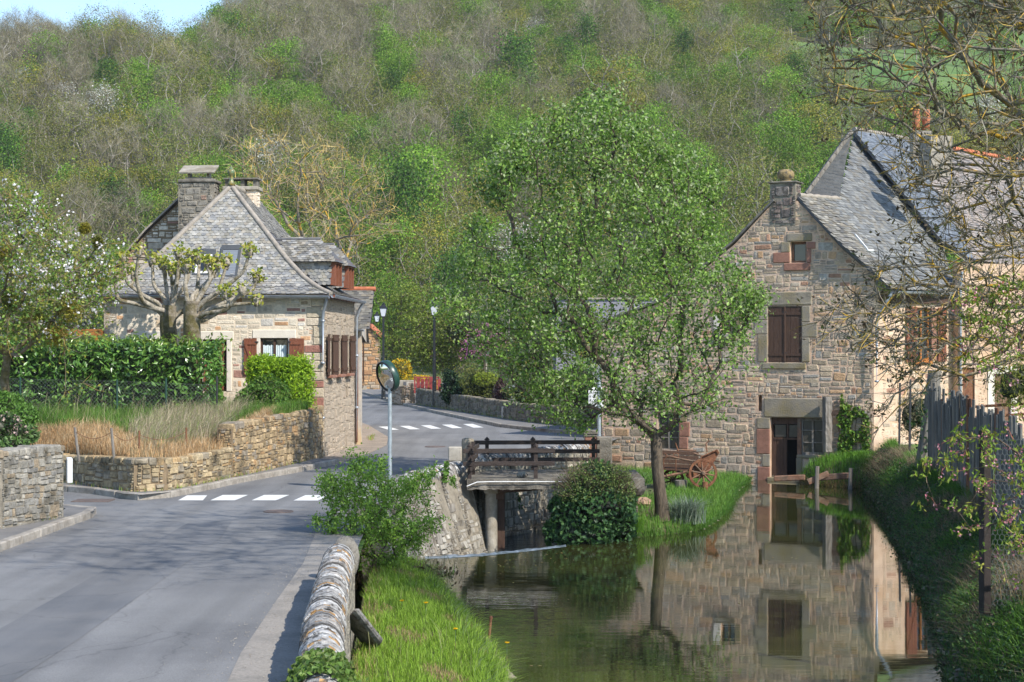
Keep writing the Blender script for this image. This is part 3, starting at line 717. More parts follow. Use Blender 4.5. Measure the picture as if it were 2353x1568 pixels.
# ------------------------------------------------------------------ cream stone house, left of the road
ex=nrm((1,-.056,0)); ey=nrm((.056,1,0)); HO=V(-5.83,53,0)
def HL(x,y,z): return HO+ex*x+ey*y+V(0,0,z)
house=thing('stone_house','cream rubble stone house with a steep scalloped slate hip roof, two chimneys and brown shutters','house',HO)
ff=Fr(HO,ex,(0,0,1)); fs=Fr(HO,ey,(0,0,1))
SC=74.0
def hu(px): return (px-745)/SC
def hv(py): return CH-(py-HZ)/SC
EZ=5.12; WL=6.95; DL=6.3
win=(hu(596.5),hu(661),hv(866),hv(777.5)); win2=(hu(462),hu(518),hv(900),hv(781)); win3=(hu(322),hu(384),hv(880),hv(780))
fh=[win,win2,win3]
mb=MB(); fpoly=[(-WL,-.2),(0,-.2),(0,EZ),(-WL,EZ)]
wall_body(mb,ff,fpoly,fh,.4,.2)
def tr(w,lw,lh,jw): return [(w[0]-lw,w[1]+lw,w[3],w[3]+lh)],[(w[0]-jw,w[0],w[2],w[3]),(w[1],w[1]+jw,w[2],w[3])]
ex_h=[]
for w,lw in ((win,.24),(win2,.22),(win3,.2)):
    a,b=tr(w,lw,.26,.13 if w is win else .16); ex_h+=a+b
# quoins on the corner
R=random.Random(5); z=.0; qs=[]
while z<EZ-.1:
    h=R.uniform(.22,.36); L=R.choice([.34,.55,.42,.62]); qs.append((-L,0,z,min(z+h,EZ))); z+=h
stones(mb,ff,fpoly,fh+ex_h+qs,(.13,.30),(.2,.52),CREAM,11,.018,.008)
for a,b,c,d in qs:
    mb.obox(ff.p((a+b)/2-.008,(c+d)/2,-.04),ff.u*((b-a)/2-.012),ff.v*((d-c)/2-.012),ff.w*.062,1,R.choices([(.50,.42,.31),(.46,.39,.29),(.54,.46,.36),(.31,.15,.115)],[5,5,3,1])[0],.015)
mb.build('front_wall',['cream mortar','stone'],house)
mb=MB(); spoly=[(0,-.2),(DL,-.2),(DL,EZ),(0,EZ)]
sw=[(.62,1.22,2.55,3.82),(2.35,3.1,2.55,3.82),(4.2,4.95,2.55,3.82)]; slot=(4.3,4.5,.05,.48); gr_=(4.35,4.75,1.75,2.1)
wall_body(mb,fs,spoly,sw+[slot,gr_],.4,.18)
stones(mb,fs,spoly,[(a-.16,b+.16,c-.1,d+.3) for a,b,c,d in sw]+[slot,gr_],(.15,.3),(.25,.6),CREAM2B,12,.02,.022)
for a,b,c,d in sw:
    for r in ((a-.15,a,c,d),(b,b+.15,c,d),(a-.15,b+.15,d,d+.27)): mb.obox(fs.p((r[0]+r[1])/2,(r[2]+r[3])/2,-.04),fs.u*(r[1]-r[0])/2,fs.v*(r[3]-r[2])/2,fs.w*.055,1,(.36,.19,.14),.012)
mb.add([fs.p(slot[0],slot[2],-.17),fs.p(slot[1],slot[2],-.17),fs.p(slot[1],slot[3],-.17),fs.p(slot[0],slot[3],-.17)],[(0,1,2,3)],0,(.02,.02,.02))
mb.build('side_wall',['sunlit mortar','sunlit stone'],house)
# left and rear walls, plain
fl=Fr(HL(-WL,0,0),-ey,(0,0,1)); wall_body(mb,fl,[(-DL-4,-.2),(0,-.2),(0,EZ),(-DL-4,EZ)],(),.4)
fb=Fr(HL(0,DL+.01,0),-ex,(0,0,1)); wall_body(mb,fb,[(0,-.2),(WL,-.2),(WL,EZ),(0,EZ)],(),.4)
mb.build('wall','cream mortar',house)
for w,lw,jw,lh in ((win,.24,.13,.26),(win2,.22,.16,.26),(win3,.2,.16,.26)):
    trim(house,ff,'lintel','white stone trim',tr(w,lw,lh,jw)[0],.028)
    trim(house,ff,'jamb','white stone trim',tr(w,lw,lh,jw)[1],.024)
window(house,ff,*win,.12,'dark brown wood','glass',2,2,.05,.03,True)
window(house,ff,*win2,.14,'dark brown wood','black void',2,2,.05,.03); window(house,ff,*win3,.14,'dark brown wood','glass',2,2,.05,.03)
shutter(house,ff,hu(559),hu(589),hv(861),hv(778),.05); shutter(house,ff,hu(664.5),hu(699),hv(861),hv(778),.05,left=False)
shutter(house,ff,hu(463),hu(511),hv(896),hv(790),-.07,left=False); shutter(house,ff,hu(274),hu(308),hv(866),hv(780),.05)
for i,(a,b,c,d) in enumerate(sw):
    window(house,fs,a,b,c,d,.13,'dark brown wood','glass',2,3)
    for s in (0,1):   # louvred shutters standing open, square to the wall
        u=a-.02 if s==0 else b+.02
        f2=Fr(fs.p(u,0,.07),fs.u*(-1 if s==0 else 1)+fs.w*(.10 if s==0 else .22),(0,0,1)); mb=MB()
        for k in range(3): mb.obox(f2.p(.075+k*.15,(c+d)/2,0),f2.u*.07,f2.v*(d-c)/2,f2.w*.016)
        for y in (c+.15,d-.15): mb.obox(f2.p(.225,y,0),f2.u*.225,f2.v*.045,f2.w*.045)
        mb.build('shutter','dark brown wood',house)
    mb=MB(); mb.obox(fs.p((a+b)/2,c-.05,.06),fs.u*((b-a)/2+.12),fs.v*.045,fs.w*.14,0,None,.01); mb.build('window_sill','red sandstone',house)
# roof
OV=.27; XC=-WL/2; HW=WL/2+OV; RUN=HW; RISE=3.62; KF=.74
prof_r=np.array([0,.5,1.0,1.6,RUN]); prof_h=np.array([0,.21,.56,1.12,RISE])
arc=np.concatenate([[0],np.cumsum(np.hypot(np.diff(prof_r),np.diff(prof_h)))])
arcF=np.concatenate([[0],np.cumsum(np.hypot(np.diff(prof_r)*KF,np.diff(prof_h)))])
RZ=EZ-.06
def Sf(u,v): r=np.interp(v,arcF,prof_r); return HL(u,-OV+r*KF,RZ+np.interp(v,arcF,prof_h))
def Ss(u,v): r=np.interp(v,arc,prof_r); return HL(OV-r,u,RZ+np.interp(v,arc,prof_h))
def Sl(u,v): r=np.interp(v,arc,prof_r); return HL(-WL-OV+r,u,RZ+np.interp(v,arc,prof_h))
BK=DL+.1
mb=MB(); n=14
for S,A,lim in ((Sf,arcF,lambda r:(XC-HW+r,XC+HW-r)),(Ss,arc,lambda r:(-OV+r*KF,BK)),(Sl,arc,lambda r:(-OV+r*KF,BK))):
    g=[]
    for v in np.linspace(0,A[-1],n):
        a,b=lim(np.interp(v,A,prof_r)); g.append([S(a+(b-a)*t,v) for t in np.linspace(0,1,5)])
    grid_mesh(mb,np.array(g),0)
sky=[(hu(442),hu(497)),(hu(500),hu(555))]
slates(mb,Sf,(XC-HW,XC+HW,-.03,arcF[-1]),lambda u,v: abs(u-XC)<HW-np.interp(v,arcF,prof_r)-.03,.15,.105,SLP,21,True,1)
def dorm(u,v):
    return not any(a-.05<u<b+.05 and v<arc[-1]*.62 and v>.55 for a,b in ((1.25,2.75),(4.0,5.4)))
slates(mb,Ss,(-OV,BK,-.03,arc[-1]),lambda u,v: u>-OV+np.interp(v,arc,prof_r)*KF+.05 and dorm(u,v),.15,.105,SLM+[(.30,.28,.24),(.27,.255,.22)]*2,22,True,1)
roof=mb.build('roof',['dark slate base','slate'],house)
mb=MB()
for sg in (1,-1):
    pts=[]
    for v in np.linspace(.02,arcF[-1],16):
        r=np.interp(v,arcF,prof_r); pts.append(Sf(XC+sg*(HW-r),v)+V(0,0,.01))
    mb.tube(pts,.085,7)
mb.tube([HL(XC,-OV+RUN*KF,RZ+RISE+.0),HL(XC,BK,RZ+RISE)],.11,7)
mb.build('hip_ridge','hip mortar',roof,smooth=True)
mb=MB(); ap=HL(XC,-OV+RUN*KF,RZ+RISE); mb.lathe(ap+V(0,0,.02),[(.14,0),(.09,.12),(.06,.2),(.05,.3),(.09,.34),(.13,.42),(.12,.5),(.05,.56),(.03,.62),(.001,.66)],12)
mb.build('finial','ceramic',roof,smooth=True)
# skylights on the front hip
def skyl(px0,px1,py0,py1,closed):
    c0=Fr(Sf(XC,arcF[-2]),ex,Sf(XC,arcF[-1]-.2)-Sf(XC,arcF[-2]))
    a0,b0=c0.hit(px0,py1); a1,b1=c0.hit(px1,py0)
    mb=MB(); w=.1
    for a,b,c,d in ((a0,a0+.07,b0,b1),(a1-.07,a1,b0,b1),(a0+.07,a1-.07,b0,b0+.06),(a0+.07,a1-.07,b1-.19,b1)): mb.obox(c0.p((a+b)/2,(c+d)/2,w/2),c0.u*(b-a)/2,c0.v*(d-c)/2,c0.w*w/2)
    o=mb.build('skylight','dark grey frame',roof)
    mb=MB()
    if closed:
        n=16
        for i in range(n):
            c=b0+.06+(b1-.19-b0-.06)*i/n; h=(b1-.25-b0)/n
            mb.obox(c0.p((a0+a1)/2,c+h/2,.07),c0.u*((a1-a0)/2-.07),c0.v*h*.44,c0.w*.012)
        mb.build('roller_shutter','roller shutter',o)
    else:
        a0+=.08;a1-=.08;b1-=.2;b0+=.07
        for a,b,c,d in ((a0,a0+.06,b0,b1),(a1-.06,a1,b0,b1),(a0+.06,a1-.06,b0,b0+.06),(a0+.06,a1-.06,b1-.06,b1)): mb.obox(c0.p((a+b)/2,(c+d)/2,.075),c0.u*(b-a)/2,c0.v*(d-c)/2,c0.w*.02)
        mb.build('sash','white paint',o)
        mb=MB(); mb.add([c0.p(a0,b0,.06),c0.p(a1,b0,.06),c0.p(a1,b1,.06),c0.p(a0,b1,.06)],[(0,1,2,3)]); mb.build('pane','glass',o)
skyl(442,497,577,636,False); skyl(500,556,567,640,True)
# dormers on the street slope
def dormer(y0,y1):
    zb,ze,zr=RZ+.35,EZ+1.12,EZ+1.78; xf=.02; xb=-2.6; ym=(y0+y1)/2
    mb=MB(); mb.add([HL(xf-.05,y1,zb),HL(xf-.05,y1,ze),HL(-1.45,y1,ze),HL(-.8,y1,zb)],[(0,1,2,3)],0); mb.build('dormer_cheek','dark slate base',roof)
    mb=MB(); mb.add([HL(xf-.05,y0,zb),HL(xf-.05,y0,ze),HL(-1.45,y0,ze),HL(-.8,y0,zb)],[(0,1,2,3)],0)
    fr=Fr(HL(0,y0,0),ex,(0,0,1),-ey)
    def lim(u,v):
        r=OV-u; return v>RZ+np.interp(r,prof_r,prof_h)+.02 and v<ze-.03 and u<xf-.06
    slates(mb,lambda u,v: HL(u,y0-.012,v),(-1.6,xf,zb,ze),lim,.14,.1,SLP,31,True,1)
    o=mb.build('dormer_cheek',['dark slate base','slate'],roof)
    mb=MB(); e=.2
    A=[HL(xf+e,y0-e,ze-.1),HL(xf+e,y1+e,ze-.1),HL(-.45,ym,zr),HL(xb,ym,zr+.0),HL(-1.7,y0-e,ze-.1),HL(-1.7,y1+e,ze-.1)]
    mb.add(A,[(0,1,2),(0,2,3,4),(1,5,3,2)],0)
    fA=Fr(A[0],A[4]-A[0],A[2]-A[0]); L=np.linalg.norm(A[4]-A[0]); pol=[fA.uv(q) for q in (A[0],A[4],A[3],A[2])]
    if fA.w[2]<0: fA.w=-fA.w
    slates(mb,lambda u,v: fA.p(u,v,.005),(0,L,-.02,2),lambda u,v: inpoly(u,v,pol),.14,.1,SLP[:6]+SLM,33,True,1)
    mb.tube([A[2],A[3]],.06,6,0); 
    mb.build('dormer_roof',['dark slate base','slate'],roof)
    fd=Fr(HL(xf,y0,0),ey,(0,0,1)); mb=MB()
    for a,b,c,d in ((0,.12,zb,ze),(y1-y0-.12,y1-y0,zb,ze),(.12,y1-y0-.12,ze-.14,ze),((y1-y0)/2-.05,(y1-y0)/2+.05,zb,ze-.14)): mb.obox(fd.p((a+b)/2,(c+d)/2,.03),fd.u*(b-a)/2,fd.v*(d-c)/2,fd.w*.09)
    mb.build('dormer_frame','brown paint',roof)
    mb=MB(); mb.add([fd.p(.1,zb,-.03),fd.p(y1-y0-.1,zb,-.03),fd.p(y1-y0-.1,ze,-.03),fd.p(.1,ze,-.03)],[(0,1,2,3)]); mb.build('dormer_pane','glass',roof)
dormer(1.35,2.65); dormer(4.05,5.3)
# chimneys
def chimney(x0,x1,y0,y1,z0,z1,pal,seed,mort):
    mb=MB(); 
    for o,u,wd in ((HL(x0,y0,0),ex,x1-x0),(HL(x1,y0,0),ey,y1-y0),(HL(x1,y1,0),-ex,x1-x0),(HL(x0,y1,0),-ey,y1-y0)):
        f=Fr(o,u,(0,0,1)); mb.add([f.p(0,z0),f.p(wd,z0),f.p(wd,z1),f.p(0,z1)],[(0,1,2,3)],0)
        stones(mb,f,[(0.01,z0),(wd-.01,z0),(wd-.01,z1),(0.01,z1)],[],(.13,.24),(.2,.45),pal,seed,.012,.022)
    mb.add([HL(x0,y0,z1),HL(x1,y0,z1),HL(x1,y1,z1),HL(x0,y1,z1)],[(0,1,2,3)],0)
    return mb.build('chimney',[mort,'lichen stone' if seed==41 else 'stone'],roof)
def hx(px,d): return ((px-CX)/F*d-HO[0])-.056*(d-53)
c1=chimney(hx(405,56.9),hx(488,56.9),3.9,4.7,6.4,8.95,GREYW+[(.3,.2,.15)],41,'grey mortar')
mb=MB(); a,b=hx(403,56.8),hx(491,56.8); mb.obox(HL((a+b)/2,4.3,9.0),ex*(b-a)/2,ey*.47,V(0,0,.05),0,None,.02)
mb.obox(HL((a+b)/2,4.3,9.08),ex*.43,ey*.3,V(0,0,.05)); mb.build('capstone','old concrete',c1)
mb=MB()
for x in (a+.3,b-.32): mb.obox(HL(x,4.3,9.2),ex*.04,ey*.15,V(0,0,.2))
mb.obox(HL((a+b)/2-.02,4.25,9.42),ex*.6,nrm(ey*1+V(0,0,.42))*.4,nrm(V(0,0,1)-ey*.42)*.022)
mb.build('chimney_hood','concrete',c1)
c2=chimney(hx(513,57.4),hx(588,57.4),4.3,4.95,6.6,8.72,CREAM2[:3],42,'cream mortar')
a,b=hx(509,57.3),hx(592,57.3); mb=MB(); mb.obox(HL((a+b)/2,4.62,8.78),ex*(b-a)/2,ey*.42,V(0,0,.06),0,None,.015); mb.build('capstone','concrete',c2)
mb=MB()
for x in (a+.12,(a+b)/2+.05,b-.14): mb.obox(HL(x,4.62,8.96),ex*.06,ey*.25,V(0,0,.13))
mb.obox(HL((a+b)/2,4.62,9.11),ex*((b-a)/2-.02),ey*.36,V(0,0,.025)); mb.build('chimney_hood','old concrete',c2)
# taller rear gable showing left of the hip
fg=Fr(HL(0,5.2,0),ex,(0,0,1)); sc2=F/58.2
def gpt(px,py): return (hx(px,58.2),CH-(py-HZ)/sc2)
gp=[gpt(268,605),gpt(330,535),gpt(408,462),gpt(500,440),gpt(500,700),gpt(268,700)]
mb=MB(); wall_body(mb,fg,gp,(),.35); stones(mb,fg,gp,[],(.13,.26),(.2,.5),CREAM[:6]+[(.38,.32,.25,4)],43,.014,.03); mb.build('gable_wall',['ochre mortar','stone'],house)
mb=MB(); a=[gpt(255,612),gpt(330,527),gpt(410,452)]
for q,r in zip(a[:-1],a[1:]):
    p0,p1=fg.p(*q,.06),fg.p(*r,.06); d=(p1-p0)/2; mb.obox((p0+p1)/2+ey*1.0,d,ey*1.1,nrm(np.cross(d,ey))*.028)
mb.build('rear_roof','hip mortar',house)
gutter(house,[HL(-WL-.45,-OV-.05,RZ-.02),HL(.2,-OV-.05,RZ-.06)])
gutter(house,[HL(OV+.05,-.25,RZ-.03),HL(OV+.05,DL+.1,RZ-.05)])
mb=MB()
for i in range(12):
    mb.obox(HL(.14,.2+i*.52,RZ-.05),ex*.16,ey*.045,V(0,0,.05))
mb.build('rafter_end','brown paint',house)
pipe(house,[HL(.12,-OV-.04,RZ-.1),HL(.1,-OV+.02,RZ-.22),HL(.0,-.1,RZ-.48),HL(-.03,-.085,RZ-.7),HL(-.03,-.085,2.5),HL(-.03,-.085,.1)],collars=(1.2,2.9,4.2))
pipe(house,[HL(OV+.05,DL-.1,RZ-.1),HL(.2,DL-.06,RZ-.3),HL(.09,DL-.06,RZ-.6),HL(.09,DL-.06,.1)],collars=(1.3,3.1))
# wooden lean-to at the far left end
mb=MB(); mb.obox(HL(-WL-.85,.6,3.95),ex*.8,ey*.7,V(0,0,.04)+ex*.0); 
for x in (-1.55,-.2): mb.obox(HL(-WL+x,-.05,2.75),ex*.06,ey*.06,V(0,0,1.2))
mb.obox(HL(-WL-.85,-.05,3.85),ex*.85,ey*.05,V(0,0,.07)); mb.build('lean_to','orange wood',house)

# ------------------------------------------------------------------ grey rendered house behind it
h2=thing('grey_house','narrow grey rendered house with dark slate roof just behind the cream stone house','house',(-5.45,60.4,0))
A=V(-5.72,59.9,0); u2=nrm((1,-.03,0)); f2=Fr(A,u2,(0,0,1)); B=A+u2*.42; e2=nrm((-1.45,17,0)); s2=Fr(B,e2,(0,0,1)); H2=4.12
mb=MB(); wall_body(mb,f2,[(-3,-.1),(.42,-.1),(.42,H2),(-3,H2)],(),.3); mb.build('front_wall','grey render',h2)
mb=MB(); w2=(6.2,7.5,1.9,3.75); wall_body(mb,s2,[(0,-.1),(16,-.1),(16,H2),(0,H2)],[w2],.3); mb.build('side_wall','grey render',h2)
window(h2,s2,*w2,.12,'dark brown wood','glass')
shutter(h2,s2,w2[0]-.75,w2[0]-.02,w2[2],w2[3],.06,'dark brown wood'); shutter(h2,s2,w2[1]+.02,w2[1]+.75,w2[2],w2[3],.06,'dark brown wood',left=False)
mb=MB(); mb.obox(s2.p(6.85,w2[2]-.06,.06),s2.u*.85,s2.v*.05,s2.w*.14); mb.build('window_sill','concrete',h2)
f2r=Fr(f2.p(-3,H2-.05,.2),u2,(0,-1.5,-1.5)); f2r=Fr(f2.p(-3,H2-.05,.2),u2,V(0,1.35,1.3))
mb=MB(); mb.add([f2r.p(0,0),f2r.p(3.75,0),f2r.p(3.75,2.05),f2r.p(0,2.05)],[(0,1,2,3)],0); mb.add([f2r.p(0,2.05),f2r.p(3.4,2.05),f2r.p(3.4,2.05)+V(0,2,-1.9),f2r.p(0,2.05)+V(0,2,-1.9)],[(0,1,2,3)],0)
slates(mb,lambda u,v:f2r.p(u,v,.01),(0,3.8,-.03,2.0),lambda u,v:u<3.72,.17,.12,SLM,51,False,1)
r2=mb.build('roof',['dark slate base','slate'],h2)
mb=MB(); mb.add([f2r.p(3.42,.1,-.02),f2r.p(3.42,2.0,-.02),f2r.p(3.42,2.0,-.02)+V(-.12,2,-1.85),f2r.p(3.42,.1,-.3)],[(0,1,2,3)],0); mb.build('gable_wall','grey render',h2)
mb=MB(); mb.tube([f2r.p(0,2.06,.02),f2r.p(3.8,2.06,.02)],.09,7); mb.build('ridge_tiles','terracotta',r2,smooth=True)
gutter(h2,[f2.p(-2.9,H2-.08,.27),f2.p(.55,H2-.08,.27)],'zinc',.06)
pipe(h2,[f2.p(.3,H2-.2,.1),f2.p(.3,1.35,.06),f2.p(.28,1.3,.06),f2.p(.28,.1,.06)],'rust',.035)
def lantern(mb_,c,s=1.0):
    "four-sided street lantern: body glass, cap; returns (dark MB, glass MB)"
    dk,gl=mb_; c=np.asarray(c,float); a,b,h=.11*s,.20*s,.46*s
    lo=[c+V(x*a,y*a,0) for x,y in ((-1,-1),(1,-1),(1,1),(-1,1))]; hi=[c+V(x*b,y*b,h) for x,y in ((-1,-1),(1,-1),(1,1),(-1,1))]
    gl.add([p+(c+V(0,0,h/2)-p)*.04 for p in lo+hi],[(0,1,5,4),(1,2,6,5),(2,3,7,6),(3,0,4,7),(3,2,1,0)])
    for i in range(4): dk.tube([lo[i],hi[i]],.014*s,4)
    for q in (lo,hi): dk.tube(q+[q[0]],.016*s,4)
    dk.add([c+V(x*b*1.12,y*b*1.12,h) for x,y in ((-1,-1),(1,-1),(1,1),(-1,1))]+[c+V(x*.09*s,y*.09*s,h+.19*s) for x,y in ((-1,-1),(1,-1),(1,1),(-1,1))],[(3,2,1,0),(4,5,6,7),(0,1,5,4),(1,2,6,5),(2,3,7,6),(3,0,4,7)])
    dk.lathe(c+V(0,0,h+.18*s),[(.085*s,0),(.09*s,.05*s),(.05*s,.07*s),(.06*s,.1*s),(.015*s,.13*s),(.001,.18*s)],8)
    dk.lathe(c+V(0,0,-.07*s),[(.05*s,0),(.07*s,.04*s),(.10*s,.07*s)],8)
def wall_lantern(px,py,d,s,label,arm):
    c=P(px,py,d); t=thing('wall_lantern',label,'lantern',c); dk,gl=MB(),MB(); lantern((dk,gl),c,s)
    gl.build('lamp_glass','opal glass',t); dk.build('lantern_cage','black paint',t)
    mb=MB(); arm=np.asarray(arm,float); mb.tube([c+V(0,0,-.05),c+V(0,0,-.16)+arm*.25,c+V(0,0,-.12)+arm*.6,c+arm],.022*s,6); mb.tube([c+arm*1.0+V(0,0,.15),c+arm-V(0,0,.35)],.03*s,6); mb.build('bracket','black paint',t)
wall_lantern(845,741,70,.95,'larger black bracket lantern with milky glass on the grey rendered house',(-.42,.1,0))
wall_lantern(866.5,740,139,1.1,'small far black lantern on the corner of the orange stone house',(-.55,.6,-.1))
# ------------------------------------------------------------------ orange stone house at the bend
h3=thing('orange_house','tall orange stone gable wall at the far bend of the road','house',(-11.5,141,0))
f3=Fr(V(-16,141,0),(1,.0,0),(0,0,1)); k=F/141
def o3(px,py): return ((px-CX)/k+16,CH-(py-HZ)/k)
p3=[(0,-.3),(o3(873,800)[0],-.3),o3(873,772),o3(846,748),(0,6.2)]
mb=MB(); wall_body(mb,f3,p3,(),.5); stones(mb,f3,p3,[],(.2,.42),(.3,.8),[(.46,.27,.13,4),(.42,.25,.13,3),(.36,.28,.2,3),(.40,.22,.11,2)],61,.02,.04); mb.build('gable_wall',['ochre mortar','stone'],h3)
mb=MB(); a=f3.p(*o3(877,774),.1); b=f3.p(*o3(846,745),.1); d=(b-a)/2; mb.obox((a+b)/2+V(0,2,0),d*1.02,V(0,2.2,0),nrm(np.cross(d,V(0,1,0)))*.07); mb.build('roof','terracotta',h3)
# ------------------------------------------------------------------ pale flat building behind the willow
c=V(7.0,92,0); h4=thing('pale_building','plain pale lavender rendered building with white roof edge half hidden behind the willow','building',c)
mb=MB(); x0=(1278-CX)/F*90; x1=11.5; mb.box((x0,90,-.05),(x1,97,5.95)); mb.build('wall','pale render',h4)
mb=MB(); mb.box((x0-.12,89.9,5.96),(x1+.1,97.1,6.06)); mb.build('roof_edge','concrete',h4)
# ------------------------------------------------------------------ old mill
TH=math.radians(25); mr_=V(math.cos(TH),-math.sin(TH),0); mbk=V(math.sin(TH),math.cos(TH),0)
MO=V(9.82,61.3,0); fm=Fr(MO,mr_,(0,0,1))
def mp(px,py): return fm.hit(px,py)
mill=thing('old_mill','old rubble stone mill with a gable over the pond and closed brown shutters upstairs','house',MO+V(0,0,-1.2))
mu0=mp(1383,900)[0]; mu1=mp(2008,900)[0]
verge=[(1832,462),(1868,498),(1900,535),(1935,572),(1970,602),(2008,633)]
gpoly=[(mu0,-2.0),(mu1,-2.0)]+[mp(*q) for q in verge[::-1]]+[mp(1775,468),mp(1735,511),mp(1690,560),(-4.6,5.1),(mu0,4.35)]
def rc(x0,x1,y0,y1): a,b=mp(x0,(y0+y1)/2)[0],mp(x1,(y0+y1)/2)[0]; xm=(x0+x1)/2; return (a,b,mp(xm,y1)[1],mp(xm,y0)[1])
attic=rc(1816,1853,556,604); shut=rc(1765,1842,704,833); lw=rc(1511,1560,950,1034); dr=rc(1770,1834,960,1096); dw=rc(1837,1895,961,1046); mw=rc(1657,1688,724,766)
holes=[attic,shut,lw,(dr[0],dw[1],dr[2],dr[3]),mw]
holes[3]=(dr[0],dw[1],-1.25,dr[3])
L_attic=rc(1808,1866,536,555); L_shut=rc(1750,1866,671,702); L_door=rc(1756,1897,915,960); L_lw=rc(1500,1575,926,949); 
S_shut=rc(1753,1852,834,848); S_att=rc(1802,1862,605,622); S_mw=rc(1644,1692,767,775)
jr=[('j',rc(1740,1769,960,985),'grey lintel'),('j',rc(1739,1769,986,1043),'red sandstone'),('j',rc(1752,1769,1044,1072),'grey lintel'),('j',rc(1741,1769,1073,1106),'red sandstone'),
    ('j',rc(1561,1578,950,969),'grey lintel'),('j',rc(1561,1585,970,1003),'red sandstone'),('j',rc(1561,1581,1004,1032),'red sandstone'),
    ('j',rc(1742,1764,703,735),'grey lintel'),('j',rc(1735,1764,736,768),'grey lintel'),('j',rc(1742,1764,769,832),'grey lintel'),
    ('j',rc(1843,1862,703,740),'grey lintel'),('j',rc(1843,1878,741,775),'grey lintel'),('j',rc(1843,1861,776,832),'grey lintel'),
    ('j',rc(1795,1815,556,580),'grey lintel'),('j',rc(1777,1815,581,604),'red sandstone'),('j',rc(1854,1874,556,572),'red sandstone'),('j',rc(1854,1864,573,604),'red sandstone'),
    ('j',rc(1640,1656,724,766),'white stone trim'),('j',rc(1689,1702,724,766),'grey lintel')]
niche=rc(1742,1751,908,945)
excl=holes+[L_attic,L_shut,L_door,L_lw,S_shut,S_att,S_mw,niche]+[q[1] for q in jr]
mb=MB(); wall_body(mb,fm,gpoly,holes+[niche],.55,.32)
mb.add([fm.p(niche[0],niche[2],-.3),fm.p(niche[1],niche[2],-.3),fm.p(niche[1],niche[3],-.3),fm.p(niche[0],niche[3],-.3)],[(0,1,2,3)])
inner=[(a-(.03 if a>0 else -.03),b) for a,b in gpoly]
R=random.Random(9)
stones(mb,fm,gpoly,excl,(.12,.38),(.2,.62),MILLP,71,.017,.018,1,.36,0,.34)
mb.build('gable_wall',['pink mortar','stone'],mill)
for nm,r in (('lintel',L_attic),('lintel',L_shut),('lintel',L_door),('lintel',L_lw)): trim(mill,fm,nm,'grey lintel',[r],.05,.2,.03)
for nm,r,m_ in (('window_sill',S_shut,'grey lintel'),('window_sill',S_att,'red sandstone'),('window_sill',S_mw,'concrete')): trim(mill,fm,nm,m_,[r],.07 if r is not S_mw else .16,.2,.02)
for nm in ('grey lintel','red sandstone','white stone trim'):
    trim(mill,fm,'jamb',nm,[q[1] for q in jr if q[2]==nm],.045,.3,.02)
window(mill,fm,attic[0],attic[1],attic[2],attic[3],.24,'cart wood','glass',1,1,.08)
window(mill,fm,mw[0],mw[1],mw[2],mw[3],.2,'cart wood','glass',2,2,.04)
window(mill,fm,lw[0],lw[1],lw[2],lw[3],.16,'weathered wood','dusty glass',2,3,.05,.035)
mid=(shut[0]+shut[1])/2
shutter(mill,fm,shut[0]+.01,mid-.012,shut[2]+.02,shut[3]-.01,-.02,'dark brown wood',False,True,3); s_=shutter(mill,fm,mid+.012,shut[1]-.01,shut[2]+.02,shut[3]-.01,-.02,'dark brown wood',False,False,3)
trim(mill,fm,'cover_strip','dark brown wood',[(mid-.035,mid+.035,shut[2]+.02,shut[3]-.01)],.03,.0,.008)
# door (one leaf shut, one standing open on the dark inside) and window beside it
mb=MB(); dm=(dr[0]+dr[1])/2+.05; 
for i in range(4):
    a=dr[0]+.06+(dm-dr[0]-.06)*i/4; b=dr[0]+.06+(dm-dr[0]-.06)*(i+1)/4; mb.obox(fm.p((a+b)/2,(dr[2]+dr[3]-.75)/2,-.2),fm.u*((b-a)/2-.004),fm.v*((dr[3]-.75-dr[2])/2),fm.w*.025)
mb.obox(fm.p((dr[0]+dr[1])/2,dr[3]-.12,-.2),fm.u*(dr[1]-dr[0])/2,fm.v*.12,fm.w*.04); mb.obox(fm.p(dr[0]+.03,(dr[2]+dr[3])/2-.1,-.2),fm.u*.03,fm.v*((dr[3]-dr[2])/2-.12),fm.w*.05)
mb.obox(fm.p(dm+.03,dr[3]-.5,-.2),fm.u*.025,fm.v*.26,fm.w*.035); mb.obox(fm.p((dr[0]+dr[1])/2+.03,dr[3]-.76,-.19),fm.u*((dr[1]-dr[0])/2-.05),fm.v*.035,fm.w*.045)
door=mb.build('door','dark brown wood',mill)
mb=MB()
for a,b in ((dr[0]+.12,dm-.04),(dm+.08,dr[1]-.04)): mb.add([fm.p(a,dr[3]-.7,-.2),fm.p(b,dr[3]-.7,-.2),fm.p(b,dr[3]-.27,-.2),fm.p(a,dr[3]-.27,-.2)],[(0,1,2,3)])
mb.build('pane','dusty glass',door)
mb=MB(); mb.add([fm.p(dr[0],-1.25,-.5),fm.p(dw[1],-1.25,-.5),fm.p(dw[1],dr[3],-.5),fm.p(dr[0],dr[3],-.5)],[(0,1,2,3)]); mb.build('dark_interior','black void',mill)
mb=MB(); mb.obox(fm.p((dr[1]+dw[0])/2,(dr[2]+dr[3])/2+.1,-.14),fm.u*.07,fm.v*((dr[3]-dr[2])/2-.1),fm.w*.09); mb.build('door_post','cart wood',mill)
window(mill,fm,dw[0],dw[1]-.02,dw[2],dw[3]-.01,.2,'weathered wood','dusty glass',2,3,.09,.035)
trim(mill,fm,'window_sill','grey lintel',[(dw[0]-.1,dw[1],dw[2]-.12,dw[2]),(dw[0]-.12,dw[0]+.1,-1.3,dw[2]-.12)],.03,.3,.02)
trim(mill,fm,'apron_wall','pink mortar',[(dw[0]+.1,dw[1],-1.3,dw[2]-.13)],-.02,.3,.01)
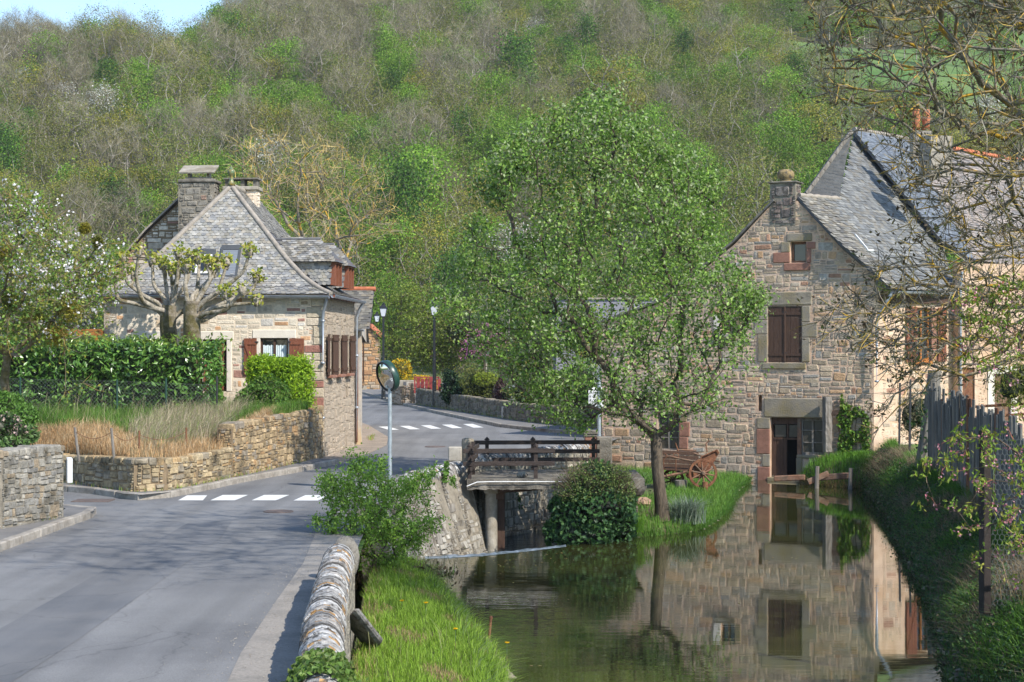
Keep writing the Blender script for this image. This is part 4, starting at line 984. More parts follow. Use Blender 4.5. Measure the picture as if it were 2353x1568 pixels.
trim(mill,fm,'door_step','grey lintel',[(dr[0]-.1,dr[1]+.05,-1.6,dr[2]-.02)],.12,.3,.03)
# chimney on the gable
def mbox(mbx,u0,u1,w0,w1,z0,z1,m=0,col=None,bev=0): mbx.obox(fm.p((u0+u1)/2,(z0+z1)/2,-(w0+w1)/2),fm.u*(u1-u0)/2,fm.v*(z1-z0)/2,fm.w*(w1-w0)/2,m,col,bev)
cu0,cu1=mp(1769,450)[0],mp(1829,450)[0]; cz0,cz1=mp(1800,500)[1],mp(1800,421)[1]
mb=MB(); mbox(mb,cu0+.01,cu1-.01,-.02,.7,cz0-.3,cz1)
cp=[(.17,.135,.12,3),(.21,.15,.13,2),(.24,.21,.19,2),(.15,.13,.12,2)]
stones(mb,Fr(fm.p(0,0,.02),fm.u,fm.v),[(cu0,cz0-.25),(cu1,cz0-.25),(cu1,cz1),(cu0,cz1)],[],(.26,.42),(.3,.5),cp,72,.012,.04,1,.2)
fc_=Fr(fm.p(cu1-.01,0,0),-fm.w,fm.v); stones(mb,fc_,[(0,cz0-.2),(.7,cz0-.2),(.7,cz1),(0,cz1)],[],(.26,.42),(.3,.5),cp,73,.012,.04,1,.2)
ch=mb.build('chimney',['grey mortar','lichen stone'],mill)
mb=MB(); mbox(mb,cu0-.06,cu1+.06,-.1,.78,cz1,cz1+.06,0,None,.02); mb.build('capstone','old concrete',ch)
mb=MB(); q=fm.p((cu0+cu1)/2+.02,cz1+.06,-.3); mb.lathe(q,[(.24,0),(.25,.04),(.2,.05),(.2,.09),(.29,.15),(.31,.25),(.3,.35),(.22,.43),(.1,.46),(.001,.465)],14); mb.build('stone_ball','lichen stone',ch,smooth=True); ch.children[-1].data.attributes['col'].data.foreach_set('color',np.tile([.27,.2,.1,1],len(ch.children[-1].data.polygons)).astype(np.float32))
# right-hand side wall of the mill (sunlit, window under the eave)
cor=fm.p(mu1,0,0); e5=nrm((math.cos(math.radians(40)),math.sin(math.radians(40)),0)); f5=Fr(cor,e5,(0,0,1))
def rs5(x0,x1,y0,y1): 
    a=f5.hit(x0,(y0+y1)/2)[0]; b=f5.hit(x1,(y0+y1)/2)[0]; xm=(x0+x1)/2; return (a,b,f5.hit(xm,y1)[1],f5.hit(xm,y0)[1])
L5=f5.hit(2192,900)[0]; E5=5.42
ow=rs5(2104,2140,708,830)
mb=MB(); p5=[(0,-1.9),(L5,-1.9),(L5,E5),(0,E5)]; wall_body(mb,f5,p5,[ow],.4,.28)
stones(mb,f5,[(.4,-1.4),(L5,-1.4),(L5,4.3),(.4,4.3)],[ow,(ow[0]-.75,ow[1]+.65,ow[2]-.2,ow[3]+.2)],(.18,.42),(.3,.7),[(.50,.37,.255,4),(.42,.34,.26,3),(.35,.2,.14,1),(.52,.42,.32,3)],74,.04,.012,1,.4)
mb.build('side_wall',['plaster','stone'],mill)
window(mill,f5,*ow,.16,'orange wood','glass',2,4,.09,.03)
trim(mill,f5,'jamb','red sandstone',[(ow[1],ow[1]+.3,ow[2],ow[3])],.02,.1,.01)
shutter(mill,f5,ow[0]-.62,ow[0]-.02,ow[2]-.03,ow[3]+.03,.07,'brown paint',True,True,4); shutter(mill,f5,ow[1]+.31,ow[1]+.8,ow[2]-.03,ow[3]+.03,.07,'brown paint',True,False,4)
trim(mill,f5,'window_sill','orange wood',[(ow[0]-.05,ow[1]+.05,ow[2]-.13,ow[2])],.06,.1,.01)
# roof right: one big slated slope rising to the tall house, A-C-D plane
A_=P(1832,455,61.0); C_=P(2048,664,59.45); D_=P(2196,668,62.7)
fR=Fr(C_,D_-C_,A_-C_); 
if fR.w[2]<0: fR.w=-fR.w
Rp=[(2048,664),(2196,668),(2165,560),(2080,440),(1966,300),(1950,380),(1927,459),(1834,452),(1868,492),(1902,528),(1936,563),(1972,594),(2010,626)]
Ru=[fR.hit(*q) for q in Rp]
mb=MB(); polyfill(mb,[fR.p(*q) for q in Ru],(),0); polyfill(mb,[fR.p(*q,-.09) for q in Ru],(),0)
for i in range(len(Ru)):
    a,b=Ru[i],Ru[(i+1)%len(Ru)]; mb.add([fR.p(*a),fR.p(*b),fR.p(*b,-.09),fR.p(*a,-.09)],[(0,1,2,3)],0)
us=[q[0] for q in Ru]; vs=[q[1] for q in Ru]
split_=lambda u,v: u<np.interp(v,[vs[0],max(vs)],[0,0])+fR.hit(2010,560)[0]
rect=(min(us),max(us),-.06,max(vs))
slates(mb,lambda u,v:fR.p(u,v,.004),rect,lambda u,v: inpoly(u,v+.02,Ru) and u<fR.hit(1990,560)[0]+R.uniform(-.5,.5),.24,.115,SLM+[(.25,.235,.2)],75,False,1,.026)
slates(mb,lambda u,v:fR.p(u,v,.006),rect,lambda u,v: inpoly(u,v+.02,Ru) and u>fR.hit(1990,560)[0]-.35,.24,.15,[(.175,.178,.172),(.15,.153,.15),(.20,.20,.188),(.165,.155,.132),(.135,.14,.14)],76,True,1,.024)
rr_=mb.build('roof',['dark slate base','slate'],mill)
mb=MB(); a=fR.p(*fR.hit(1836,449)); b=fR.p(*fR.hit(1928,457)); mb.tube([a+(b-a)*t+V(0,0,.02*math.sin(t*30)) for t in np.linspace(0,1,12)],.09,7); mb.build('ridge_tiles','hip mortar',rr_,smooth=True)
mb=MB(); f6=Fr(fR.p(0,0,.05),fR.u,fR.v,fR.w); a,b=f6.hit(1966,540); c,d=f6.hit(1995,575)
mb.obox(fR.p((a+c)/2-.02,(b+d)/2,.05),nrm(fR.u*(c-a)+fR.v*(d-b))*.42,nrm(np.cross(fR.w,fR.u*(c-a)+fR.v*(d-b)))*.025,fR.w*.03); mb.obox(fR.p(c+.12,d-.02,.05),fR.u*.2,fR.v*.03,fR.w*.03); mb.build('roof_hatch','white paint',rr_)
# left slope going back out of sight behind the verge
mb=MB(); lp=[mp(1778,462),mp(1735,505),mp(1686,556),(-4.75,5.15),(mu0-.3,4.3)]
for a,b in zip(lp[:-1],lp[1:]):
    p0,p1=fm.p(a[0],a[1],.14),fm.p(b[0],b[1],.14); d=(p1-p0)/2; nn=nrm(np.cross(d,mbk)); 
    for k_ in range(max(1,int(np.linalg.norm(d)*2/.32))):
        n_=max(1,int(np.linalg.norm(d)*2/.32)); q=p0+(p1-p0)*(k_+.5)/n_; mb.obox(q+mbk*3.6,d/n_*1.12,mbk*3.6,nn*.035+d/np.linalg.norm(d)*.008,1,np.array(R.choice(SLM))*.9)
mb.build('left_roof',['dark slate base','slate'],mill)
# back wall so that no light leaks through
mb=MB(); mbox(mb,mu0,mu1,7,7.3,-1.5,4.3); q0=fm.p(mu0,0,0); mb.obox(fm.p(mu0+.2,1.4,-3.6),fm.u*.2,fm.v*2.9,fm.w*3.5); mb.build('wall','pink mortar',mill)
gutter(mill,[fR.p(fR.hit(2056,668)[0],-.06,-.07),fR.p(fR.hit(2192,668)[0],-.06,-.07)])
trim(mill,f5,'eave_board','dark brown wood',[(.3,L5,5.0,5.28)],.1,.0,.01)
pipe(mill,[fR.p(fR.hit(2056,668)[0],-.06,-.15),cor+V(.12,-.28,4.55),cor+V(.05,-.24,4.3),cor+V(.05,-.24,2),cor+V(.05,-.24,-.5)],'zinc',.06,collars=(2.2,3.9))
# timber post standing against the mill
b=fm.p(*mp(1906,1037),.34); t=fm.p(*mp(1906,912),.34); post=thing('timber_post','weathered upright timber post standing against the mill beside its ground floor window','post',b)
mb=MB(); R=random.Random(2); n=14; g=[]
for i in range(n):
    c=b+(t-b)*i/(n-1)+fm.u*R.uniform(-.012,.012); ring=[]
    for j in range(12):
        a=j*math.pi/6; r=.155+(.02 if j%3==0 else 0)+R.uniform(-.014,.014); ring.append(c+fm.u*r*math.cos(a)+fm.w*r*math.sin(a))
    g.append(ring+[ring[0]])
grid_mesh(mb,np.array(g)); mb.add(g[-1][:-1],[tuple(range(12))]); mb.build('shaft','weathered wood',post)
# ------------------------------------------------------------------ tall blue-slated house to the right of the mill
h5=thing('tall_house','tall pink plastered house with steep blue slate roof, right of the mill','house',(16.5,62,-.1))
fR2=Fr(fR.p(0,0,.32),fR.u,fR.v,fR.w)
Bp=[(1962,299),(2082,322),(2190,344),(2330,368),(2600,400),(2640,640),(2330,612),(2222,592),(2160,548)]
Bu=[fR2.hit(*q) for q in Bp]; mb=MB()
for off in (0,-.12): polyfill(mb,[fR2.p(*q,off) for q in Bu],(),0)
for i in range(len(Bu)):
    a,b=Bu[i],Bu[(i+1)%len(Bu)]; mb.add([fR2.p(*a),fR2.p(*b),fR2.p(*b,-.12),fR2.p(*a,-.12)],[(0,1,2,3)],0)
us=[q[0] for q in Bu]; vs=[q[1] for q in Bu]; rect=(min(us),max(us),min(vs),max(vs))
ln=lambda u,v: (fR2.hit(2090,330),fR2.hit(2235,590))
(q0,q1)=ln(0,0)
blue=lambda u,v: u< q0[0]+(v-q0[1])*(q1[0]-q0[0])/(q1[1]-q0[1])
slates(mb,lambda u,v:fR2.p(u,v,.004),rect,lambda u,v: inpoly(u,v+.03,Bu) and blue(u,v),.22,.12,SLB,77,False,1,.012)
slates(mb,lambda u,v:fR2.p(u,v,.004),rect,lambda u,v: inpoly(u,v+.03,Bu) and not blue(u,v),.24,.13,SLR,78,False,1,.022)
r5=mb.build('roof',['dark slate base','slate'],h5)
def along(pts,fr,m,nm,r,par):
    mb=MB(); pl=resample([fr.p(*fr.hit(*q)) for q in pts],max(4,len(pts)*9)); R=random.Random(1)
    for a,b in zip(pl[:-1],pl[1:]): mb.tube([a,a+(b-a)*1.08],[r*1.12,r*.92],7)
    return mb.build(nm,m,par)
along([(1962,297),(2030,309),(2085,320)],fR2,'hip mortar','ridge_tiles',.1,r5); along([(2186,342),(2260,356),(2332,368),(2500,386)],fR2,'terracotta','ridge_tiles',.13,r5)
# slate-hung cheek, shade put into its dark slate colours; verge boards left of apex
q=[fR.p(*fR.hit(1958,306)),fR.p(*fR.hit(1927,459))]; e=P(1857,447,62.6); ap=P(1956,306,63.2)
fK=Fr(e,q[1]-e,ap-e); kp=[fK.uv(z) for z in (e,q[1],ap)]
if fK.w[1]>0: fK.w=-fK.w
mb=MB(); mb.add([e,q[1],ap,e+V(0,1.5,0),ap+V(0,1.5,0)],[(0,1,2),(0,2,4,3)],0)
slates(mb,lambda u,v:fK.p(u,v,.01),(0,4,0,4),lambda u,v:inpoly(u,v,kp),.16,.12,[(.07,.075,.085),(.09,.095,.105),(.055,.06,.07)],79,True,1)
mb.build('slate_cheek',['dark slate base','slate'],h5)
mb=MB(); e2_=e+V(-.1,-.3,0); a2=ap+V(-.02,-.3,.05); pl=resample([e2_,a2],9)
for a,b in zip(pl[:-1],pl[1:]): d=(b-a)/2*.97; mb.obox((a+b)/2+V(0,.2,.0),d,V(0,.22,0),nrm(np.cross(d,V(0,1,0)))*.07,0,None,.01)
mb.build('verge_board','weathered wood',h5)
# terracotta chimney pots
c=P(2116,300,65.5); mb=MB(); mb.obox(c+V(0,0,-.55),(.36,0,0),(0,.3,0),(0,0,.5)); chm=mb.build('chimney','hip mortar',h5)
mb=MB()
for x in (-.18,.2): mb.lathe(c+V(x,0,.02),[(.15,0),(.13,.25),(.17,.42),(.15,.5),(.13,.78),(.001,.8)],10)
mb.build('chimney_pot','terracotta',chm,smooth=True)
c=P(2150,360,64); mb=MB(); mb.obox(c,(.45,.2,0),(-.15,.3,0),(0,0,.75)); mb.build('chimney','hip mortar',h5)
# plaster front
e7=nrm((.97,.24,0)); o7=f5.p(L5-.25,0,.35); f7=Fr(o7,e7,(0,0,1)); 
def r7(x0,x1,y0,y1): 
    xm=(x0+x1)/2; return (f7.hit(x0,(y0+y1)/2)[0],f7.hit(x1,(y0+y1)/2)[0],f7.hit(xm,y1)[1],f7.hit(xm,y0)[1])
bd=r7(2212,2240,845,1060); gdoor=r7(2285,2322,860,1060); up=r7(2300,2345,700,800); top7=6.5
mb=MB(); wall_body(mb,f7,[(0,-.2),(9,-.2),(9,top7),(0,top7)],[(bd[0],bd[1],-.1,bd[3]),(gdoor[0],gdoor[1],-.1,gdoor[3])],.4,.15)
stones(mb,f7,[(.2,0),(9,0),(9,2.6),(.2,2.6)],[(bd[0]-.1,bd[1]+.1,-.2,bd[3]+.2),(gdoor[0]-.3,gdoor[1]+.3,-.2,gdoor[3]+.3)],(.18,.36),(.25,.6),[(.48,.33,.2,4),(.43,.31,.2,3),(.40,.24,.14,2),(.5,.38,.26,2)],80,.05,.014,1,.4)
mb.build('front_wall',['plaster','stone'],h5)
for r,m_ in ((bd,'rust'),(gdoor,'cart wood')):
    mb=MB(); mb.obox(f7.p((r[0]+r[1])/2,(r[3]-.1)/2,-.1),f7.u*(r[1]-r[0])/2,f7.v*(r[3]+.1)/2,f7.w*.03); d_=mb.build('door',m_,h5)
    mb=MB(); mb.obox(f7.p(r[0]+.1,1.0,-.05),f7.u*.02,f7.v*.06,f7.w*.03); mb.build('handle','dark metal',d_)
trim(h5,f7,'jamb','white stone trim',[(gdoor[0]-.28,gdoor[0],-.1,gdoor[3]),(gdoor[1],gdoor[1]+.28,-.1,gdoor[3]),(gdoor[0]-.28,gdoor[1]+.28,gdoor[3],gdoor[3]+.3)],.03,.1)
pipe(h5,[f7.p(.12,6.2,.1),f7.p(.05,5.5,.1),f7.p(.05,0,.1)],'zinc',.05)
mb=MB(); mb.obox(f7.p(8.8,3,-4),f7.u*.2,f7.v*3.4,f7.w*4); mb.build('wall','plaster',h5)
# ================================================================== WALLS, BRIDGE, STREET FURNITURE
COP=[(.34,.335,.325),(.28,.275,.265),(.40,.395,.385),(.23,.22,.21),(.44,.43,.42),(.30,.28,.26)]
mat('coping', attr=True, var=.45, ns=13, bump=1.0, bs=34, rough=.95, col2=(.085,.078,.072), cs=9, lo=.50, hi=.60, detail=8)
def coping(mb, line, hw, h, zb_l, zb_r, seed, slab=(.05,.13), amp=.05, orange=.05, cap=True):
    "rounded wall top of slabs set on edge; line = (x,y,ztop)"
    R=random.Random(seed); rs=np.random.RandomState(seed); L=float(np.sum(np.linalg.norm(np.diff(np.array(line),axis=0),axis=1)))
    pl=resample(line,400); s=0; nth=11; ths=np.linspace(math.pi,0,nth)
    def at(t):
        i=min(398,int(t*399)); f=t*399-i; c=pl[i]*(1-f)+pl[i+1]*f; d=nrm(pl[min(399,i+2)]-pl[max(0,i-2)]); return c,V(d[1],-d[0],0)/max(1e-6,math.hypot(d[0],d[1]))
    rows=[];cols=[]
    big=0; jt=.955; bo=V(0,0,0)
    while s<L:
        w=R.uniform(*slab)
        if big<=0: big=R.uniform(.6,1.2); jt=.80; bo=V(R.uniform(-.03,.03),R.uniform(-.03,.03),R.uniform(-.5,.5))
        big-=w
        k=1+bo[0]+R.uniform(-amp,amp); kz=R.uniform(-.012,.012)+bo[1]*.4
        jit=rs.uniform(-.012,.012,nth); sk=R.uniform(-.03,.03)+bo[2]*.03
        c0=np.array(R.choice(COP))*R.uniform(.8,1.15)
        for q,(f,sh) in enumerate(((0,jt),(.18,1),(.82,1.0),(1.0,.955))):
            t=min(1,(s+w*f)/L); c,n=at(t); ring=[]
            for j,a in enumerate(ths):
                rr=k*sh+jit[j]; ring.append(c+n*(hw*math.cos(a)*rr)+V(0,0,-h+kz+h*math.sin(a)*rr)+V(0,sk*math.sin(a),0))
            l0=ring[0].copy(); l0[2]=zb_l if np.isscalar(zb_l) else np.interp(t,[0,1],zb_l); r0=ring[-1].copy(); r0[2]=zb_r if np.isscalar(zb_r) else np.interp(t,[0,1],zb_r)
            rows.append([l0]+ring+[r0])
            cols.append(c0 if not(q==0 and jt<.9) else c0*.4)
        jt=.955; s+=w
    g=np.array(rows); n=len(rows); k=nth+2
    n0=mb.nv; grid_mesh(mb,g,0)
    col=np.repeat(np.array(cols[:-1]),k-1,0)
    ce=(g[:-1,:-1]+g[1:,1:])/2; ce=ce.reshape(-1,3)
    r2=np.random.RandomState(seed+5); f=np.zeros(len(ce))
    for i in range(6): f+=np.sin(ce@r2.normal(size=3)*(5+4*i)+r2.uniform(0,6))
    o=(f>2.35-orange*8)&(r2.rand(len(ce))<.75); col[o]=np.array([.36,.215,.09])*r2.uniform(.7,1.15,(o.sum(),1))
    side=np.tile(np.arange(k-1),n-1); sd=(side==0)|(side==k-2); col[sd]=np.array([.27,.245,.20])
    mb.col[-1]=col
    if cap:
        mb.add(g[0],[tuple(range(k))],0,(.25,.24,.22)); mb.add(g[-1],[tuple(range(k))[::-1]],0,(.25,.24,.22))
# near road wall in two lengths
w1=thing('roadside_wall','low stone wall with rounded lichen coping between the road and the grassy bank, right in front','wall',(-2.0,20,-.6))
mb=MB(); coping(mb,[(-1.72,15.35,.62),(-2.0,18,.62),(-2.28,21.5,.61),(-2.50,24.6,.58)],.225,.27,-.03,-.95,3,orange=.045); mb.build('wall','coping',w1)
w1b=thing('roadside_wall','nearest end of the rounded lichen wall, below the trailing ivy at the bottom edge','wall',(-1.4,11,-.6))
mb=MB(); coping(mb,[(-1.2,8,.60),(-1.45,11,.62),(-1.64,14.7,.60)],.23,.27,-.03,-.95,4,orange=.045); mb.build('wall','coping',w1b)
w1c=thing('end_stone','rounded grey boulder closing the end of the near roadside wall beside the leafy bush','stone',(-2.48,25.1,0))
mb=MB(); core(mb,(-2.47,25.1,.30),(.23,.24,.33),4,.10,1.0,0,14,None,(.20,.185,.16)); mb.build('boulder','lichen stone',w1c,smooth=True)
# high river wall beyond the bush
w2_=thing('river_wall','tall battered grey river wall with streaks and rounded coping, from the bush to the footbridge','wall',(-2.4,40,-1.7))
top=[(-2.66,33.4,.38),(-2.62,36.5,.36),(-2.52,39.2,.36),(-2.12,41.2,.45),(-1.14,43.15,.55)]; bot=[(-2.0,33.0,-1.85),(-1.95,36.2,-1.85),(-1.85,38.7,-1.85),(-1.55,40.3,-1.85),(-.62,42.9,-1.85)]
mb=MB(); R=random.Random(8); A_t=resample(top,60); A_b=resample(bot,60)
for i in range(14):
    i0,i1=i*59//14,(i+1)*59//14; t0,t1,b0,b1=[q-V(0,0,.2) if k_<2 else q for k_,q in enumerate((A_t[i0],A_t[i1],A_b[i0],A_b[i1]))]
    f=Fr(b0,b1-b0,t0-b0); 
    if f.w[0]<0: f.w=-f.w
    pq=[f.uv(q) for q in (b0,b1,t1,t0)]; mb.add([b0,b1,t1,t0],[(0,1,2,3)],0)
    stones(mb,f,pq,[],(.14,.32),(.18,.4),[(.30,.28,.24,4),(.26,.24,.21,3),(.34,.32,.28,3),(.23,.2,.16,1.5)],81+i,.006,.03,1,.25,.015)
e0,e1=A_b[-1],A_t[-1]; mb.add([e0,e1,e1+V(-.55,.2,0),e0+V(-1.2,.5,0)],[(0,1,2,3)],0); mb.add([A_t[0],A_b[0],A_b[0]+V(-.8,0,0),A_t[0]+V(-.4,0,0)],[(0,1,2,3)],0)
mb.build('face',['grey mortar','streaked stone'],w2_)
mb=MB(); coping(mb,[(x-.22,y,z) for x,y,z in top],.24,.27,-.05,-.1,9,(.06,.16),.06,.0); mb.build('coping','coping',w2_)
# far parapet behind the footbridge
w3=thing('river_parapet','pale stone parapet wall of the stream seen behind the footbridge railings','wall',(.6,47.8,-1.8))
a,b=V(-1.0,44.7,-1.9),V(2.3,50.8,-1.9); f=Fr(a,b-a,(0,0,1))
if f.w[0]<0: f.w=-f.w
Lw=np.linalg.norm(b-a); mb=MB(); pq=[(-.3,0),(Lw,0),(Lw,2.3),(-.3,2.3)]; wall_body(mb,f,pq,(),.45); stones(mb,f,pq,[],(.14,.28),(.2,.5),[(.36,.32,.25,4),(.31,.28,.22,3),(.40,.36,.29,3),(.27,.21,.15,1)],91,.01,.025); mb.build('face',['grey mortar','streaked stone'],w3)
mb=MB(); coping(mb,[(a[0]-.2,a[1]+.1,.58),(b[0]-.2,b[1]+.1,.6)],.25,.22,.2,.2,10,(.08,.2),.06,.0); mb.build('coping','coping',w3)
w3b=thing('retaining_wall','shaded stone river wall under the footbridge','wall',(-1.6,44,-1.8))
a,b=V(-2.3,43.6,-1.9),V(-1.0,44.75,-1.9); f=Fr(a,b-a,(0,0,1)); f.w=f.w if f.w[0]>0 else -f.w
mb=MB(); pq=[(0,0),(np.linalg.norm(b-a),0),(np.linalg.norm(b-a),1.95),(0,1.95)]; wall_body(mb,f,pq,(),.4); stones(mb,f,pq,[],(.16,.3),(.25,.5),GREYW,92,.01,.03); mb.build('face',['grey mortar','streaked stone'],w3b)
# pillar with a moulded cap by the road
gp_=P(1356,1000,51.6); t=thing('gate_pillar','brown stone pillar with moulded cap at the road end of the pale parapet','pillar',(gp_[0],gp_[1],0))
mb=MB(); mb.obox((gp_[0],gp_[1],.38),(.17,0,0),(0,.17,0),(0,0,.40),0,None,.02); mb.build('shaft','red sandstone',t)
mb=MB(); mb.obox((gp_[0],gp_[1],.85),(.23,0,0),(0,.23,0),(0,0,.07),0,None,.03); mb.obox((gp_[0],gp_[1],.76),(.20,0,0),(0,.20,0),(0,0,.03),0,None,.01); mb.build('cap','old concrete',t)
t=thing('gate_pillar','squat block of brown stone against the mill corner, right of the capped pillar','pillar',(gp_[0]+.45,gp_[1],0)); mb=MB(); mb.obox((gp_[0]+.42,gp_[1]+.1,.3),(.24,0,0),(0,.2,0),(0,0,.42),0,None,.03); mb.build('shaft','old concrete',t)
# terrace walls left
def terrace(name,label,base,tops,pal,seed,m2,mort,hr=(.12,.26),wr=(.18,.45),thick=.4,gap=.012,bulge=.04,z0=.05,capst=True):
    t=thing(name,label,'wall',(*base[0],z0)); mb=MB(); R=random.Random(seed); u0=0
    for i in range(len(base)-1):
        a=V(*base[i],0); b=V(*base[i+1],0); f=Fr(a,b-a,(0,0,1))
        if f.w[1]>0: f.w=-f.w
        L=np.linalg.norm(b-a); pq=[(0,z0-.1),(L,z0-.1),(L,tops[i+1]),(0,tops[i])]
        wall_body(mb,f,pq,(),thick); stones(mb,f,pq,[],hr,wr,pal,seed+i,gap,bulge)
        if capst:
            u=0
            while u<L:
                w=R.uniform(.18,.42); w=min(w,L-u+.05); z=np.interp(u+w/2,[0,L],[tops[i],tops[i+1]])
                mb.obox(f.p(u+w/2,z+.01,-thick/2+.02),f.u*(w/2-.008),f.v*R.uniform(.05,.1),f.w*(thick/2+R.uniform(-.02,.03)),1,np.array(R.choice(pal)[:3])*R.uniform(.8,1.1),.03); u+=w
        for q,dr_,zt in ((a,-1,tops[i]),(b,1,tops[i+1])):
            if (i==0 and dr_<0) or (i==len(base)-2 and dr_>0):
                fe=Fr(q,-f.w*1.0,(0,0,1)); fe.w=f.u*dr_ if np.dot(f.u,b-a)>0 else -f.u*dr_
                stones(mb,fe,[(0,z0),(thick,z0),(thick,zt),(0,zt)],[],hr,wr,pal,seed+40+i,gap,bulge)
    mb.build('stonework',[mort,m2],t); return t
DRY=[(.37,.29,.175,4),(.32,.25,.15,4),(.41,.33,.21,3),(.27,.23,.17,3),(.36,.25,.13,1)]
terrace('corner_wall','thick grey mossy rubble wall at the left edge, near corner of the side lane',[(-12.5,28.6),(-10.4,29.9),(-9.24,30.9),(-8.70,33.1)],[1.5,1.45,1.46,1.44],[(.25,.235,.205,4),(.21,.20,.18,4),(.29,.27,.23,3),(.25,.20,.14,2)],101,'mossy stone','grey mortar',(.09,.2),(.12,.32),.5,.007,.025)
terrace('terrace_wall','low dry stone terrace wall of honey blocks under the dry grass, behind the pavement',[(-12.4,42.4),(-10.87,41.7),(-8.62,38.9),(-7.96,39.3),(-7.6,41.1),(-7.1,43.3)],[.72,.70,.80,.76,.74,.80],DRY,111,'mossy stone','ochre mortar',(.1,.26),(.16,.45),.4,.008,.035)
terrace('retaining_wall','taller ochre rubble retaining wall joining the cream stone house below the bright shrubs',[(-7.1,43.3),(-6.45,46.9),(-5.97,49.6),(-5.86,52.9)],[1.38,1.48,1.50,1.55],OCHRE,121,'mossy stone','ochre mortar',(.09,.2),(.12,.32),.4,.008,.03)
# white meter box on the corner wall
t=thing('meter_box','white meter box fixed on the end of the grey corner wall','box',(-8.62,33.25,.6)); mb=MB(); mb.obox((-8.63,33.28,1.02),(.05,.012,0),(-.06,.2,0),(0,0,.24),0,None,.012); b_=mb.build('box','white paint',t)
mb=MB(); mb.obox((-8.575,33.25,1.02),(.006,0,0),(-.05,.16,0),(0,0,.2),0,None,.003); mb.build('door','white paint',b_)
# garden wall along the far pavement
gw=[(-5.6,99.5),(-2.6,88.2),(.26,77.2),(1.9,72.7),(3.5,69.9)]
terrace('garden_wall','low mossy stone garden wall along the far pavement under the hedges',gw,[.95,.85,.82,.85,.9],[(.20,.175,.14,4),(.16,.145,.12,4),(.24,.20,.15,2),(.13,.13,.08,2)],131,'mossy stone','grey mortar',(.14,.28),(.2,.5),.45,.012,.04,.1)
t=terrace('garden_wall','rounded light stone wall end by the red site fence at the road bend',[(-7.3,103.2),(-6.5,101.2),(-5.9,101.0)],[1.25,1.3,1.25],[(.40,.30,.22,4),(.36,.25,.18,3),(.43,.35,.27,3)],135,'stone','ochre mortar',(.2,.42),(.3,.7),.5,.02,.05,.1)
for i,(px,py,w) in enumerate(((931,883,.62),(955,887,.55))):
    c=P(px,py,101.3); t=thing('concrete_block',['grey hollow concrete block lying on the light wall end, left of two','grey hollow concrete block lying on the light wall end, right of two'][i],'block',c); c=c+V(0,0,.04)
    mb=MB(); mb.obox(c,(w,0.05,0),(0,.2,0),(0,0,.19),0,None,.02); mb.build('block','concrete',t)
    mb=MB()
    for x in (-.35,0,.35): mb.box(c+V(x*w/.6-.1,-.215,-.1),c+V(x*w/.6+.1,-.2,.1))
    mb.build('hollow','dark slate base',t)  # dark plates on the face stand in for the shaded hollows
# red site fence
c=G(985,917,.3); bt=thing('site_fence','red site barrier panels standing behind the low wall beside the lamp post','barrier',V(-4.6,99,.9))
mb=MB(); f=Fr(V(-5.75,100.3,.75),V(1,-.28,0),(0,0,1))
for a,b,cc,d in ((0,1.55,0,.07),(0,1.55,.9,.97),(0,.07,.07,.9),(1.48,1.55,.07,.9),(.72,.79,.07,.9),(0.07,1.48,.45,.5)): mb.obox(f.p((a+b)/2,(cc+d)/2,0),f.u*(b-a)/2,f.v*(d-cc)/2,f.w*.03)
mb.build('frame','red paint',bt)
mb=MB()
for i in range(11):
    x=.1+i*.13
    if i%2==0: mb.obox(f.p(x+.02,.48,-.4),f.u*.10,f.v*(.36+.12*(i%3==0)),f.w*.02)
mb.build('slat','red paint',bt)
# utility box
c=G(1159,961,.125); t=thing('utility_box','small pale utility cabinet standing against the mossy garden wall','box',c); mb=MB(); mb.obox(c+V(0,0,.27),(.13,0,0),(0,.1,0),(0,0,.27),0,None,.015); b_=mb.build('cabinet','white stone trim',t)
mb=MB(); mb.obox(c+V(0,-.104,.28),(.10,0,0),(0,.006,0),(0,0,.2),0,None,.003); mb.build('door','white stone trim',b_)
# street lamps
def lamp(px,d,h,label):
    x=(px-CX)/F*d; c=V(x,d,.125); t=thing('street_lamp',label,'lamp',c,'black street lamps along the far pavement'); dk,gl=MB(),MB(); lantern((dk,gl),c+V(0,0,h-.76),1.15)
    mb=MB(); mb.lathe(c,[(.17,0),(.17,.06),(.14,.12),(.135,.55),(.12,.6),(.115,1.4),(.10,1.45),(.09,2.6),(.08,2.7),(.068,h-.9),(.095,h-.87),(.08,h-.82)],12); mb.build('pole','black paint',t,smooth=False)
    ln=dk.build('lantern_cage','black paint',t); gl.build('lamp_glass','opal glass',ln)
lamp(998,94.7,5.85,'tall black street lamp on the far pavement in front of the garden hedges')
lamp(881,109.5,6.05,'farther black street lamp rising behind the convex mirror')
# convex traffic mirror
d=40.3; mc=P(886,866,d); pb=V((896-CX)/F*d,d,0); t=thing('traffic_mirror','round convex traffic mirror with dark green hood on a galvanised pole beside the river wall','mirror',pb)
nn=nrm((-.80,-.58,-.30)); R_=.345
mb=MB(); mb.tube([pb+V(0,0,-.1),pb+V(0,0,2.75)],.048,12); mb.build('pole','galvanised steel',t,smooth=True)
prof=[(R_*math.sin(a),.07*math.cos(a)/1-.0) for a in np.linspace(math.pi/2,.02,9)]
prof=[(R_*r_,.085*(1-r_*r_)) for r_ in np.linspace(1,.001,12)]
mb=MB(); mb.lathe(mc,prof,40,0,None,nn); mb.build('mirror_face','mirror',t,smooth=True)
mb=MB(); r1=nrm(np.cross(nn,V(0,0,1))); r2=np.cross(r1,nn)
ring=[mc+nn*.012+(r1*math.cos(a)+r2*math.sin(a))*(R_+.012) for a in np.linspace(0,2*math.pi,41)]
mb.tube(ring,.018,6); mb.build('rim','black paint',t,smooth=True)
mb=MB(); g=[]
